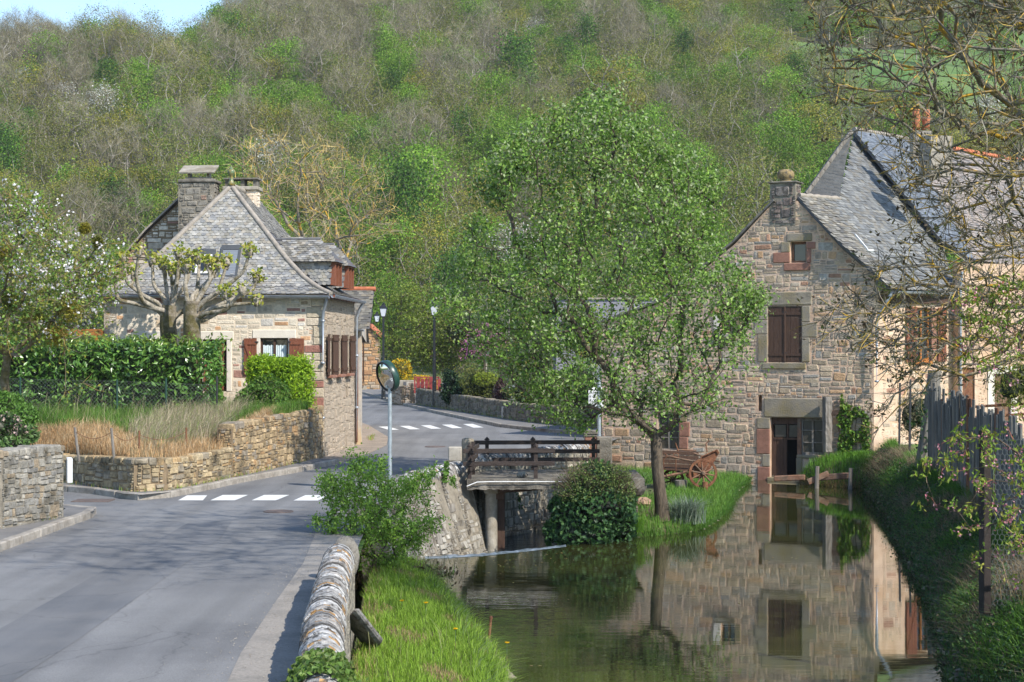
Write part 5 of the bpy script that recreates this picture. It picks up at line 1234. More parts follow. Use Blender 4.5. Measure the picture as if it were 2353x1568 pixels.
for a in np.linspace(0,2*math.pi,41):
    q=r1*math.cos(a)+r2*math.sin(a); g.append([mc+q*(R_+.02)-nn*.0,mc+q*(R_+.04)-nn*.06,mc+q*(R_+.02)-nn*.15,mc+q*(R_*.6)-nn*.2,mc-nn*.21])
grid_mesh(mb,np.array(g)); mb.build('hood','green rim',t,smooth=True)
mb=MB(); mb.obox((mc-nn*.2+pb+V(0,0,2.5)+V(0,0,0))/2*V(1,1,0)+V(0,0,2.55),nn*.14,np.cross(nn,V(0,0,1))*.04,(0,0,.05)); mb.build('bracket','galvanised steel',t)
# galvanised pole by the mill corner
c=V((1376.5-CX)/F*60.5,60.5,-.95); t=thing('steel_pole','plain grey galvanised steel pole standing by the left corner of the mill','pole',c); mb=MB(); mb.tube([c,c+V(0,0,3.35)],.07,14); mb.lathe(c+V(0,0,3.35),[(.07,0),(.074,.01),(.05,.04),(.001,.05)],14); mb.build('shaft','galvanised steel',t,smooth=True)
# direction sign
def text(s,o,u,v,h,parent,m='ink'):
    cu=bpy.data.curves.new('lettering','FONT'); cu.body=s; cu.size=h; cu.extrude=.001
    ob=bpy.data.objects.new('tmp',cu); C.objects.link(ob); dg=bpy.context.evaluated_depsgraph_get(); me=bpy.data.meshes.new_from_object(ob.evaluated_get(dg)); bpy.data.objects.remove(ob)
    n=np.cross(u,v); co=np.zeros(len(me.vertices)*3); me.vertices.foreach_get('co',co); co=co.reshape(-1,3)
    w=o-OFF[parent.name]+co[:,:1]*u+co[:,1:2]*v+co[:,2:3]*n; me.vertices.foreach_set('co',w.ravel()); me.materials.clear(); me.materials.append(MATS[m])
    ob=bpy.data.objects.new('lettering',me); C.objects.link(ob); ob.parent=parent; OFF[ob.name]=OFF[parent.name]; me.update(); return ob
d=62.8; sb=V((1373-CX)/F*d,d,0); st=thing('direction_sign','white direction sign with four stacked name boards behind the galvanised pole at the mill corner','sign',sb)
mb=MB(); mb.tube([sb+V(.1,.06,-.2),sb+V(.1,.06,2.05)],.035,8); mb.build('pole','galvanised steel',st)
x0=(1352-CX)/F*d
for i,s in enumerate(('Lagna','Camp','Casca','Poney')):
    zt=CH-(897.5+i*9.4-HZ)/F*d; h=.144; w=.55; c=V(x0+w/2,d,zt-h/2)
    mb=MB(); mb.obox(c,(w/2,0,0),(0,.012,0),(0,0,h/2),0,None,.006); b_=mb.build('name_board','white paint',st)
    if i: 
        mb=MB(); 
        for a in ((-.012,-.05,.012),(.085,.097,.05)): pass
        for (a,b,e,g) in ((.02,.11,-.05,-.04),(.02,.11,.04,.05),(.02,.03,-.04,.04),(.10,.11,-.04,.04),(.045,.085,-.02,.02)): mb.box((x0+a,d-.016,c[2]+e),(x0+b,d-.0125,c[2]+g))
        mb.build('pictogram','ink',b_)
    text(s,V(x0+(.035 if i==0 else .135),d-.0135,c[2]-.045),V(1,0,0),V(0,0,1),.125,b_)
mb=MB(); zt=CH-(893-HZ)/F*d; mb.add([V(x0+.12,d-.01,zt),V(x0+.2,d-.01,zt+.045),V(x0+.5,d-.01,zt+.045),V(x0+.5,d-.01,zt-.045),V(x0+.2,d-.01,zt-.045),V(x0+.12,d+.01,zt),V(x0+.2,d+.01,zt+.045),V(x0+.5,d+.01,zt+.045),V(x0+.5,d+.01,zt-.045),V(x0+.2,d+.01,zt-.045)],[(0,1,2,3,4),(9,8,7,6,5),(0,5,6,1),(1,6,7,2),(2,7,8,3),(3,8,9,4),(4,9,5,0)]); mb.build('arrow_board','white paint',st)
# ------------------------------------------------------------------ footbridge
bz=.14; br=thing('footbridge','concrete footbridge with dark timber railings over the stream','bridge',(.8,44,-1.7))
x0,x1=-1.12,3.3; y0,y1=42.45,45.75
mb=MB(); R=random.Random(4); n=40; g=[]
for i in range(n+1):
    x=x0+(x1-x0)*i/n; g.append([(x,y0+R.uniform(-.02,.02),bz-.24+R.uniform(-.04,.0)),(x,y0+R.uniform(-.015,.015),bz),(x,y1,bz),(x,y1,bz-.2),(x,y0,bz-.2)])
grid_mesh(mb,np.array(g,float)); mb.add(g[0][:4],[(0,1,2,3)]); mb.add(g[-1][:4],[(3,2,1,0)]); mb.build('deck','old concrete',br)
cx=P(1129,1200,43.2)[0]
mb=MB(); mb.lathe((cx,43.2,-2.0),[(.155,0),(.155,1.86)],20); mb.obox((cx,43.2,-.13),(.19,0,0),(0,.19,0),(0,0,.14),0,None,.03); mb.build('column','concrete',br,smooth=False)
mb=MB(); mb.obox((cx+.24,43.5,-1.05),(.10,0,0),(0,.18,0),(0,0,.98),0,None,.01); mb.obox((cx+.22,44.4,-.25),(.1,0,0),(0,1.3,0),(0,0,.18),0,None,.01); mb.obox((cx+1.5,43.3,-.13),(1.3,.5,.06),(-.02,.06,0),(0,0,.05)); mb.build('beam','dark brown wood',br)
mb=MB(); pts=[(x0,42.33,bz-.17),(x0+.25,42.36,bz-.07),(x0+.6,42.38,bz-.06),(x0+2.7,42.38,bz-.06)]; mb.tube(pts,.012,8); mb.build('water_pipe','white paint',br,smooth=True)
def rail(y,posts,px0,px1,ys,ht):
    for px in posts:
        x=(px-CX)/F*y; mb=MB(); mb.obox((x,y,bz+ht/2-.03),(.05,0,0),(0,.05,0),(0,0,ht/2+.03),0,None,.006); mb.lathe((x,y,bz+ht),[(.07,0),(.07,.02),(.001,.09)],4); mb.build('post','rail wood',br)
    for z in ys:
        a,b=(px0-CX)/F*y,(px1-CX)/F*y; mb=MB(); mb.obox(((a+b)/2,y-.07,z),((b-a)/2,0,.006),(0,.02,0),(0,0,.055),0,None,.006); mb.build('rail','rail wood',br)
rail(y0+.12,(1079,1231),1064,1275,(bz+.38,bz+.70),.80)
rail(y1-.12,(1119,1224.5,1364),1082,1378,(bz+.28,bz+.5,bz+.74),.80)
mb=MB()
for i,z in enumerate((.25,.5,.75)): mb.obox((x0+.15+.03*i,y0+.75,bz+z),(.05,.85,0),(-.02,.0,0),(0,0,.05))
mb.obox((x0+.12,y0+1.5,bz+.4),(.05,0,0),(0,.05,0),(0,0,.45)); mb.build('side_gate','rail wood',br)
mb=MB(); q=P(1200,1096,43.1); core(mb,(q[0],43.0,bz+.06),(.13,.11,.09),3,.15,1,0,10,None,(.3,.28,.24)); tag(mb.build('loose_stone','lichen stone',None,(q[0],43.0,bz)),'grey rough stone lying on the footbridge deck','stone')
c=P(1046,1040,43.6); t=thing('gate_pillar','grey square concrete gate pillar at the end of the river wall, left of the footbridge','pillar',(c[0],43.6,0)); mb=MB(); mb.obox((c[0],43.55,.38),(.17,0,0),(0,.17,0),(0,0,.50),0,None,.02); mb.build('shaft','concrete',t)
c=P(1075,1040,44.2); t=thing('gate_pillar','round topped pale stone pillar behind the timber side gate of the footbridge','pillar',(c[0],44.2,0)); mb=MB(); mb.lathe((c[0],44.2,-.1),[(.165,0),(.165,1.08),(.155,1.14),(.08,1.17),(.001,1.175)],14); mb.build('shaft','grey lintel',t)
# ------------------------------------------------------------------ old cart on the island
cc=V(5.85,52.3,-.97); ct=thing('tip_cart','rusty old horse cart with spoked wheels and curved side board in front of the mill','cart',cc)
def wheel(c,r,nsp,tilt=0,ph=.2):
    ax=nrm((.12,-1,tilt)); mb=MB(); u=nrm(np.cross(ax,V(0,0,1))); w=np.cross(u,ax); pts=[c+(u*math.cos(a)+w*math.sin(a))*r for a in np.linspace(0,2*math.pi,33)]
    g=[]
    for p in pts:
        q=nrm(p-c); g.append([p+ax*.035,p+q*.025+ax*.035,p+q*.025-ax*.035,p-ax*.035,p-q*.05-ax*.03,p-q*.05+ax*.03,p+ax*.035])
    grid_mesh(mb,np.array(g)); o=mb.build('wheel','rust',ct)
    mb=MB()
    for i in range(nsp):
        a=ph+i*2*math.pi/nsp; q=u*math.cos(a)+w*math.sin(a); mb.tube([c+q*.05,c+q*(r-.03)],[.032,.022],6)
    mb.build('spokes','cart wood',o)
    mb=MB(); mb.lathe(c-ax*.14,[(.045,0),(.07,.05),(.085,.14),(.06,.24),(.04,.27)],12,0,None,ax); mb.build('hub','cart wood',o)
wc=P(1615,1088,52.0); wheel(wc,.42,10)
wc2=P(1546,1104,53.4); wheel(wc2,.34,10,0,.35)
mb=MB(); b0=P(1512,1042,52.7); 
for i in range(4): mb.obox(P(1556,1041+i*10,52.6),nrm((1,0,-.05))*.56,(0,.04,0),(0,0,.058),0,None,.008)
for i in range(4): mb.obox(P(1560,1041+i*10,53.6),nrm((1,0,-.05))*.62,(0,.04,0),(0,0,.058),0,None,.008)
mb.obox(P(1558,1077,53.1),(.62,0,-.03),(0,.52,0),(0,0,.03)); mb.obox(P(1515,1058,53.1),(.03,0,0),(0,.5,0),(0,0,.22)); mb.build('box_body','dark brown wood',ct)
mb=MB(); out=[(1575,1092),(1596,1080),(1612,1050),(1648,1034),(1652,1042),(1636,1070),(1622,1098),(1580,1100)]
for dd in (52.25,): 
    fr_=[P(x,y,dd) for x,y in out]; bk=[q+V(0,.06,0) for q in fr_]; n=len(out); mb.add(fr_+bk,[tuple(range(n)),tuple(range(2*n-1,n-1,-1))]+[(i,(i+1)%n,n+(i+1)%n,n+i) for i in range(n)])
mb.tube([P(x,y,52.2) for x,y in out[:5]],.025,6); mb.build('side_board','rust',ct)
mb=MB(); mb.tube([P(1512,1050,52.3),P(1540,1049,52.2),P(1575,1057,52.2),P(1592,1060,52.2)],.035,6); mb.tube([P(1555,1034,52.9),P(1600,1036,52.9)],.035,6); mb.tube([P(1590,1040,52.6),P(1640,1058,52.4),P(1655,1062,52.2)],.03,6); mb.tube([P(1505,1100,52.5),P(1580,1084,52.5)],.05,6); mb.build('shaft','cart wood',ct)
mb=MB()
for px,py in ((1525,1048),(1553,1048)): 
    c=P(px,py,52.2); mb=MB(); mb.tube([c+V(.09*math.cos(a),0,.09*math.sin(a)) for a in np.linspace(0,2*math.pi,13)],.012,5); mb.tube([c-V(0,0,.08),c-V(0,0,.5)],.014,5); mb.build('iron_ring','rust',ct)
mb=MB(); mb.tube([P(1625,1040,52.6),P(1622,1020,52.6),P(1630,1012,52.6)],.02,5); mb.build('iron_fitting','rust',ct); mb=MB(); mb.tube([P(1560,1040,52.8),P(1552,1018,52.8)],.02,5); mb.build('iron_fitting','rust',ct)
mb=MB(); q=P(1565,1106,52.2); mb.lathe(V(q[0],q[1],-1.05),[(.19,0),(.19,.4),(.17,.41),(.001,.41)],14); tag(mb.build('chopping_block','weathered wood',None,(q[0],q[1],-1.05)),'pale round wooden block propping up the old cart','log')
mb=MB(); q=P(1620,1106,51.9); mb.lathe(V(q[0],q[1],-1.05),[(.09,0),(.09,.38),(.001,.38)],10); tag(mb.build('chopping_block','rust',None,(q[0],q[1],-1.05)),'thin brown post stump under the hub of the large cart wheel','log')
# planter bowl
q=P(1462,1122,47.5); pt=thing('planter_bowl','grey half barrel planter bowl with green leaves between the ivy and the willow','planter',(q[0],q[1],-1)); mb=MB(); mb.lathe(V(q[0],q[1],q[2]-.28),[(.08,.06),(.17,.12),(.23,.24),(.26,.38),(.23,.38),(.2,.3),(.001,.28)],18,0,None,(.12,-.05,1)); mb.build('bowl','weathered wood',pt,smooth=False)
mb=MB(); blades(mb,V(q[0]+.05,q[1],q[2]+.12)+np.random.RandomState(3).normal(size=(160,3))*V(.17,.15,.02),.42,.035,.8,[(.10,.22,.04),(.14,.28,.06)],np.random.RandomState(4)); mb.build('leaves','grass',pt)
mb=MB(); q2=P(1478,1145,47); core(mb,q2-V(0,0,.12),(.2,.16,.15),8,.2,1,0,10,None,(.33,.22,.15)); tag(mb.build('boulder','stone',None,q2-V(0,0,.2),smooth=False),'reddish boulder below the planter bowl on the island','stone')
mb=MB(); q2=P(1452,1170,44.2); core(mb,q2,(.15,.14,.2),9,.15,1,0,10,None,(.15,.12,.10)); tag(mb.build('boulder','lichen stone',None,q2-V(0,0,.2)),'dark brown stone standing left of the willow trunk','stone')
# landing edge: plank and stakes
e=[P(1778,1097,58.9),P(1850,1094,58.6),P(1895,1097,58.3),P(1952,1090,57.8)]
lt=thing('edging_plank','weathered plank edging holding the grassy landing at the mill door','plank',e[1]-V(0,0,.2)); mb=MB()
for a,b,r in ((e[0],e[1],.10),(e[2]+V(-.3,0,.03),e[3],.11)):
    d=b-a; L=np.linalg.norm(d); mb.obox((a+b)/2-V(0,0,.05),d/2,nrm(np.cross(d,V(0,0,1)))*.05,V(0,0,r),0,None,.03)
mb.obox(P(1880,1098,58.1),(.35,0,.15),(.0,.04,0),(-.04,0,.09),0,None,.01); mb.build('board','cart wood',lt)
for i,(px,y0_,lab) in enumerate(((1876,1072,'thin leaning stake in the water at the middle of the edging plank'),(1953,1076,'short round stake at the right end of the edging plank'))):
    a=P(px,1120,57.6 if i else 58.0); b=P(px+2,y0_,57.6 if i else 58.0); t=thing('stake',lab,'stake',a); mb=MB(); mb.tube([a-V(0,0,.3),b],[.075,.07],8); mb.build('shaft','weathered wood',t)
# slab and stake on the near bank
q=P(858,1345,22.6); t=thing('leaning_slab','flat grey stone slab leaning against the river side of the near wall','stone',V(-1.95,22.4,-.6)); mb=MB(); mb.obox(V(-1.93,22.3,-.30),nrm((.25,.5,-.45))*.42,nrm((.75,.35,.5))*.05,nrm((.2,-.75,.3))*.34,0,(.22,.21,.20),.04); mb.build('slab','lichen stone',t)
a=G(1121,1458,-1.2); b=P(1128,1420,a[1]+.1); t=thing('rusty_rod','rusty iron rod sticking out of the grass at the water edge','stake',a); mb=MB(); mb.tube([a-V(0,0,.3),b],.022,8); mb.lathe(b,[(.026,-.03),(.03,.0),(.02,.03)],8); mb.build('shaft','rust',t)
# ------------------------------------------------------------------ garden fences on the left
cf=thing('chain_link_fence','grey chain link fence with thin posts in front of the laurel hedge','fence',(-8.4,48.6,1.4)); fl_=[V(-17.5,48.9,1.5),V(-14.0,48.6,1.42),V(-11.2,48.4,1.36),V(-8.35,48.3,1.25)]
for i,q in enumerate(fl_+[V(-9.8,48.35,1.4)]):
    mb=MB(); mb.tube([q-V(0,0,.3),q+V(0,0,1.15 if i!=3 else 1.35)],.028,8); mb.build('post','green rim' if i!=3 else 'dark metal',cf)
mb=MB(); hF=1.1
vs=[];fs=[];w=.0022
def seg(a,b):
    n=len(vs); s=V(0,0,w) if abs(b[0]-a[0])>.02 else V(w,0,0); dd=b-a; s=nrm(np.cross(dd,V(0,1,0)))*w; vs.extend([a-s,a+s,b+s,b-s,a+V(0,w*1.6,0),b+V(0,w*1.6,0)]); fs.extend([(n,n+1,n+2,n+3),(n,n+4,n+5,n+3),(n+1,n+4,n+5,n+2)])
tl=np.linspace(0,1,500); base=resample(fl_,500); Lf=float(np.sum(np.linalg.norm(np.diff(base,axis=0),axis=1)))
def bp(s): t=min(max(s/Lf,0),1)*499; i=min(498,int(t)); return base[i]*(1-(t-i))+base[i+1]*(t-i)
st_=.11; s=-hF
while s<Lf:
    for sg in (0,1):
        s0,s1=s,s+hF
        z0,z1=0,hF
        if s0<0: z0=-s0; s0=0
        if s1>Lf: z1=hF-(s1-Lf); s1=Lf
        if s1-s0>.05:
            a,b=(bp(s0)+V(0,0,z0),bp(s1)+V(0,0,z1)) if sg==0 else (bp(s0)+V(0,0,hF-z0),bp(s1)+V(0,0,hF-z1)); seg(a,b)
    s+=st_
for i in range(len(fl_)-1):
    for z in (.03,hF): seg(fl_[i]+V(0,0,z),fl_[i+1]+V(0,0,z))
mb.add(vs,fs); mb.build('wire_mesh','wire',cf)
sf=[]
for i,(x0_,y0_,x1_,y1_,d,lab) in enumerate(((172,982,182,1048,40.2,'leaning wooden stake in the dry grass, farthest left of the stakes'),(256,984,264,1056,39.7,'leaning grey stake near the outward corner of the terrace wall'),(320,990,320,1048,40.3,'thin dark stake in the dry grass between corner stake and rusty stake'),(428,983,428,1046,42.3,'rusty thin stake holding the fallen wire in the dry brush'))):
    a,b=P(x1_,y1_+14,d),P(x0_,y0_,d); t=thing('stake',lab,'stake',a); mb=MB(); mb.tube([a,b],.032 if i<2 else .022,7); mb.build('shaft','weathered wood' if i<2 else 'rust',t); sf.append(b)
mb=MB(); pts=[]
for a,b in zip(sf[:-1],sf[1:]): pts+= [a+(b-a)*t-V(0,0,.1+.16*math.sin(t*math.pi)) for t in np.linspace(0,1,8)]
mb.tube(pts,.006,4); tag(mb.build('fence_wire','rust',None,sf[0]),'rusty sagging wire strung between the stakes above the terrace wall','wire')
# ------------------------------------------------------------------ fence along the far bank, right
pf=thing('plank_fence','tall patchwork fence of grey weathered boards and rusty strips along the right bank','fence',(10,42,0)); R=random.Random(12)
def bp2(t): 
    a=np.array([(8.6,27.5),(9.3,31.5),(10.1,36.5),(10.95,42),(11.95,49)]); q=resample(np.c_[a,np.zeros(5)],200); i=min(198,int(t*199)); return q[i]
N=95
for i in range(N):
    t=i/N; c=bp2(t); d=nrm(bp2(min(1,t+.03))-c); h=R.uniform(1.6,2.1)+.35*t; k=i%13
    m_='rust' if i in (31,52,53,54,78) else ('weathered wood' if R.random()<.25 else 'grey plank'); w=R.uniform(.16,.26); mb=MB()
    nn=V(-d[1],d[0],0); off=R.uniform(-.04,.04)
    if m_=='grey plank':   # ribbed board
        for j in (-1,0,1): mb.obox(c+d*j*w*.62+nn*(off+.012*(j==0))+V(0,0,h/2-.2+R.uniform(-.03,.03)),d*w*.29,nn*.018,V(R.uniform(-.03,.03),0,h/2+.2))
    else: mb.obox(c+nn*off+V(0,0,h/2-.2),d*w,nn*.016,V(R.uniform(-.02,.02),R.uniform(-.02,.02),h/2+.2),0,None,.006)
    mb.build('board',m_,pf)
mb=MB(); 
for z in (.4,1.5): mb.tube([bp2(t)+V(.08,0,z) for t in np.linspace(0,1,12)],.035,6)
mb.build('rail','weathered wood',pf)
for i,(px,y0_,y1_,d,lab) in enumerate(((2066,880,1030,56.3,'thin dark iron fence post nearest the mill, right of its corner downpipe'),(2090,872,1040,54.5,'thin dark iron fence post standing left of the plank fence'))):
    a,b=P(px,y1_,d),P(px+2,y0_,d); a[2]=-.1; t=thing('iron_post',lab,'post',a); mb=MB(); mb.obox((a+b)/2,(.03,0,0),(0,.03,0),(b-a)/2,0,None,.004); mb.build('shaft','dark metal',t)
a,b=V(11.9,49.5,-.1),P(2148,852,49.5); t=thing('old_post','thick weathered tree trunk post wrapped in ivy at the far end of the plank fence','post',a); mb=MB(); mb.tube([a,(a+b)/2+V(.03,0,0),b],[.22,.21,.19],10); mb.build('shaft','weathered wood',t); mb=MB(); rs=np.random.RandomState(2); leaves(mb,a+(b-a)*rs.uniform(0,.9,(260,1))+np.c_[rs.normal(size=(260,2))*.2,np.zeros(260)],.13,.11,[(.03,.075,.02),(.05,.11,.03)],rs); mb.build('ivy','leaf',t)
# big black post and chicken wire
pp=V((2263-CX)/F*23.9,23.9,-.25); wf=thing('chicken_wire_fence','chicken wire fence on a thick dark post at the right edge','fence',pp)
mb=MB(); mb.obox(pp+V(0,0,1.22),(.055,.02,0),(-.02,.07,0),(0,0,1.28),0,None,.006); mb.build('post','tarred wood',wf)
vs=[];fs=[];w=.0022; p1=pp+V(.07,-.05,0); dv=nrm((1,-.12,0)); cw,chh=.062,.07
def seg2(a,b): seg(a,b)
for i in range(60):
    for j in range(34):
        x=i*cw; z=.05+j*chh; o=(cw/2 if j%2 else 0)
        q=lambda x,z: p1+dv*x+V(0,.012*math.sin(x*3+z*2),z)
        seg(q(x+o,z),q(x+o+cw/2,z+chh*.35)); seg(q(x+o+cw/2,z+chh*.35),q(x+o+cw,z)); seg(q(x+o+cw/2,z+chh*.35),q(x+o+cw/2,z+chh))
mb=MB(); mb.add(vs,fs); mb.build('wire_mesh','wire',wf)
# rusty pipe gate by the plank fence
a,b=P(2236,935,44),P(2420,925,44); t=thing('pipe_rail','rusty horizontal pipe rails beyond the plank fence','rail',a-V(0,0,1)); mb=MB(); mb.tube([a,b],.035,8); mb.tube([a+V(0,0,-.28),b+V(0,0,-.25)],.035,8); mb.build('rail','rust',t); mb=MB(); mb.tube([a+V(0,0,.03),V(a[0],a[1],-.1)],.05,8); mb.tube([b+V(0,0,.03),V(b[0],b[1],-.1)],.05,8); mb.build('post','rust',t)
# ================================================================== VEGETATION
rs=np.random.RandomState(11)
GREY=[(.205,.182,.12),(.24,.213,.15),(.17,.152,.095),(.275,.25,.185)]
BROWN=[(.19,.155,.09),(.23,.19,.115),(.17,.155,.08)]
OLIVE=[(.175,.205,.04),(.21,.235,.05),(.145,.175,.035),(.235,.22,.055)]
FRESH=[(.14,.265,.03),(.175,.31,.035),(.115,.225,.025),(.22,.345,.05)]
DEEP=[(.07,.15,.03),(.09,.185,.035),(.06,.12,.03)]
YEL=[(.29,.27,.04),(.33,.30,.05),(.25,.24,.045)]
def tree_obj(name,label,cat,loc,stem,targets,bark,rtip,power=.45,rmax=.3,step=.5,jit=.14,bias=.3,group=None,crown=None,seed=1,sag=0,rot=None,thin=3,kmax=8):
    r=np.random.RandomState(seed); t=thing(name,label,cat,loc,group)
    pos,par,tips=skeleton(stem,targets,r,step,jit,bias,sag)
    mb=MB(); limbs(mb,pos,par,rtip,power,rmax,0,len(stem),kmax,thin); mb.build('trunk',bark,t,smooth=True)
    tp=pos[tips]; pp=pos[np.maximum(0,par[tips])]; dr=tp-pp; dr/=np.maximum(1e-6,np.linalg.norm(dr,axis=1))[:,None]
    if crown: crown(t,tp,dr,r,pos,par)
    return t
# ---------------------------------------------------------------- hill tree prototypes (built at origin, then copied)
def proto(kind,seed,h,wd):
    r=np.random.RandomState(seed); n={'bare':70,'olive':60,'green':55,'ivy':40,'ochre':60,'white':60,'snag':9}[kind]
    hb=h*{'bare':.33,'olive':.3,'green':.22,'ivy':.12,'ochre':.25,'white':.3,'snag':.55}[kind]
    tg=[]
    while len(tg)<n:
        p=r.uniform(-1,1,3); l=np.linalg.norm(p)
        if l>1 or l<.45: continue
        tg.append((p[0]*wd,p[1]*wd,(hb+h)/2+p[2]*(h-hb)/2*(1.0)))
    lean=r.uniform(-.4,.4,2)
    stem=[V(0,0,-.6),V(lean[0]*.2,lean[1]*.2,h*.16),V(lean[0]*.6,lean[1]*.6,h*.3),V(lean[0],lean[1],h*.42)]
    def crown(t,tp,dr,r,pos,par):
        mb=MB()
        if kind in('bare','white','snag'):
            k=16 if kind!='snag' else 5; p0=np.repeat(tp,k,0)+r.normal(size=(len(tp)*k,3))*.28; d=np.repeat(dr,k,0)*.7+rdirs(len(p0),r)*.75+V(0,0,.35); d/=np.linalg.norm(d,axis=1)[:,None]
            twigs(mb,p0,d,1.35,.030,GREY+BROWN[:1] if seed%2 else GREY,r,0)
            q=around(tp,9,.7,r); d=rdirs(len(q),r)+V(0,0,.5); d/=np.linalg.norm(d,axis=1)[:,None]; twigs(mb,q,d,1.0,.026,BROWN+GREY,r,0)
            if kind=='white': leaves(mb,around(tp,26,.75,r),.2,.17,[(.62,.62,.58),(.55,.56,.5)],r,1)
            else: leaves(mb,around(tp,12,.85,r),.14,.10,OLIVE,r,1)
            mb.build('crown',['twig','far leaf'],t)
        else:
            pal={'olive':OLIVE,'green':FRESH,'ivy':DEEP+FRESH[:1],'ochre':YEL+OLIVE[:1]}[kind]; k={'olive':34,'green':75,'ivy':90,'ochre':50}[kind]
            sz={'olive':.21,'green':.27,'ivy':.27,'ochre':.23}[kind]
            sg=np.array({'olive':(.85,.85,.6),'green':(.75,.75,.5),'ivy':(.6,.6,.7),'ochre':(.75,.75,.5)}[kind])
            leaves(mb,around(tp,k,sg,r),sz,sz*.75,pal,r,1,var=.3)
            p0=np.repeat(tp,5,0); d=np.repeat(dr,5,0)+rdirs(len(p0),r)*.8; d/=np.linalg.norm(d,axis=1)[:,None]; twigs(mb,p0,d,1.1,.028,BROWN+GREY[:1],r,0)
            mb.build('crown',['twig','far leaf'],t)
    return tree_obj('hill_tree','x','tree',(0,0,0),stem,tg,'pale bark',{'bare':.029,'olive':.024,'green':.02,'ivy':.02,'ochre':.02,'white':.018,'snag':.05}[kind],.5,.22,1.0,.16,.35,None,crown,seed,0,thin=3,kmax=5)
LAB={'bare':('bare grey leafless tree on the wooded hillside behind the village','bare grey trees on the hillside'),
 'olive':('olive budding tree on the wooded hillside behind the village','olive budding trees on the hillside'),
 'green':('fresh green leafy tree on the wooded hillside behind the village','fresh green trees on the hillside'),
 'ivy':('narrow dark green ivy clad tree on the wooded hillside','dark ivy clad trees on the hillside'),
 'ochre':('yellow ochre spring tree on the wooded hillside','yellow ochre trees on the hillside'),
 'white':('white blossoming wild cherry on the wooded hillside','white blossoming trees on the hillside'),
 'snag':('pale dead standing trunk on the wooded hillside','pale dead trunks on the hillside')}
NM={'bare':'bare_tree','olive':'budding_tree','green':'leafy_tree','ivy':'ivy_clad_tree','ochre':'ochre_tree','white':'blossoming_tree','snag':'dead_tree'}
PRO={}
for kind,specs in (('bare',((1,12,2.9),(2,13.5,3.3),(3,11,2.6))),('olive',((4,11,3.3),(5,12.5,3.7))),('green',((6,10.5,3.1),(7,9,3.4))),('ivy',((8,11,1.7),)),('ochre',((9,11,3.6),)),('white',((10,8.5,2.5),)),('snag',((12,13,1.6),))):
    PRO[kind]=[proto(kind,*s) for s in specs]
first_used=set()
spots=[]
R=random.Random(77)
def kind_at(px,py,d):
    # greener low and right, bare high and left
    g=.46+.55*(py-60)/520+.40*(px-900)/1300
    n=math.sin(px*.011+py*.013+2)*.16+math.sin(px*.027-py*.021)*.12
    q=R.random()-g-n
    if q>.12: return 'bare' if R.random()<.93 else 'snag'
    q2=R.random()
    if q2<.46: return 'olive'
    if q2<.82: return 'green'
    if q2<.88: return 'ochre'
    if q2<.93: return 'ivy'
    if q2<.945: return 'white'
    return 'bare'
d=186.
while d<470:
    px=-140-R.uniform(0,80); stepx=4.9*F/d
    while px<2520:
        dd=d+R.uniform(-4,4); x=(px+R.uniform(-.35,.35)*stepx-CX)/F*dd; z=float(hz(x,dd)); ppx=CX+x/dd*F; py=HZ-(z+6-CH)/dd*F
        if py>-170 and not (58<x<130 and 300<dd<400 and R.random()<.93):
            spots.append([kind_at(ppx,py,dd),x,dd,z,R.uniform(.8,1.3),ppx,py])
        px+=stepx*R.uniform(.8,1.25)
    d+=6.6+d*.006
# landmark trees seen in the photo
for px,py,dd,k,s in ((490,250,330,'green',1.1),(540,200,345,'ivy',1.5),(960,420,232,'green',1.55),(945,520,215,'ivy',1.5),(1420,90,300,'ochre',1.6),(1385,110,296,'olive',1.7),(1285,170,285,'ochre',1.0),(1195,90,320,'ivy',1.6),(115,110,360,'green',1.2),(215,115,362,'green',1.2),(500,115,380,'white',1.0),(865,320,250,'white',1.0),(1800,190,300,'green',1.2),(1720,330,245,'snag',1.2),(1480,110,300,'green',1.0),(1180,200,300,'green',.7),(410,520,200,'green',1.1),(690,500,196,'olive',1.1),(300,480,205,'olive',1.2),(1560,400,215,'green',1.3),(1650,450,205,'olive',1.2),(1900,360,230,'green',1.3)):
    x=(px-CX)/F*dd; spots.append([k,x,dd,float(hz(x,dd)),s,px,py-1000])
# keep hillside within reach of the eye: nearest ones individually, the remainder as one wood
spots.sort(key=lambda s:(s[6]>-500, s[2]))
ind=[s for s in spots if -60<s[5]<2420][:290]; ids=set(map(id,ind)); rest=[s for s in spots if id(s) not in ids]
used={}
for k,x,y,z,s,_,_ in ind:
    ps=PRO[k]; i=R.randrange(len(ps)); 
    if (k,i) not in used: o=ps[i]; used[(k,i)]=o
    else: o=copy_tree(ps[i])
    o.name=NM[k]; o.location=(x,y,z-.2); o.scale=(s*R.uniform(.9,1.1),s*R.uniform(.9,1.1),s*R.uniform(.85,1.15)); o.rotation_euler=(R.uniform(-.05,.05),R.uniform(-.05,.05),R.uniform(0,6.28))
    o['label'],o['group']=LAB[k]; o['category']='tree'
for k,ps in PRO.items():
    for i,o in enumerate(ps):
        if (k,i) not in used:
            q=next((s for s in rest if s[0]==k),None) or [k,R.uniform(-60,60),300,0,1,0,0]
            if q in rest: rest.remove(q)
            o.location=(q[1],q[2],float(hz(q[1],q[2]))-.2); o.name=NM[k]; o['label'],o['group']=LAB[k]; used[(k,i)]=o
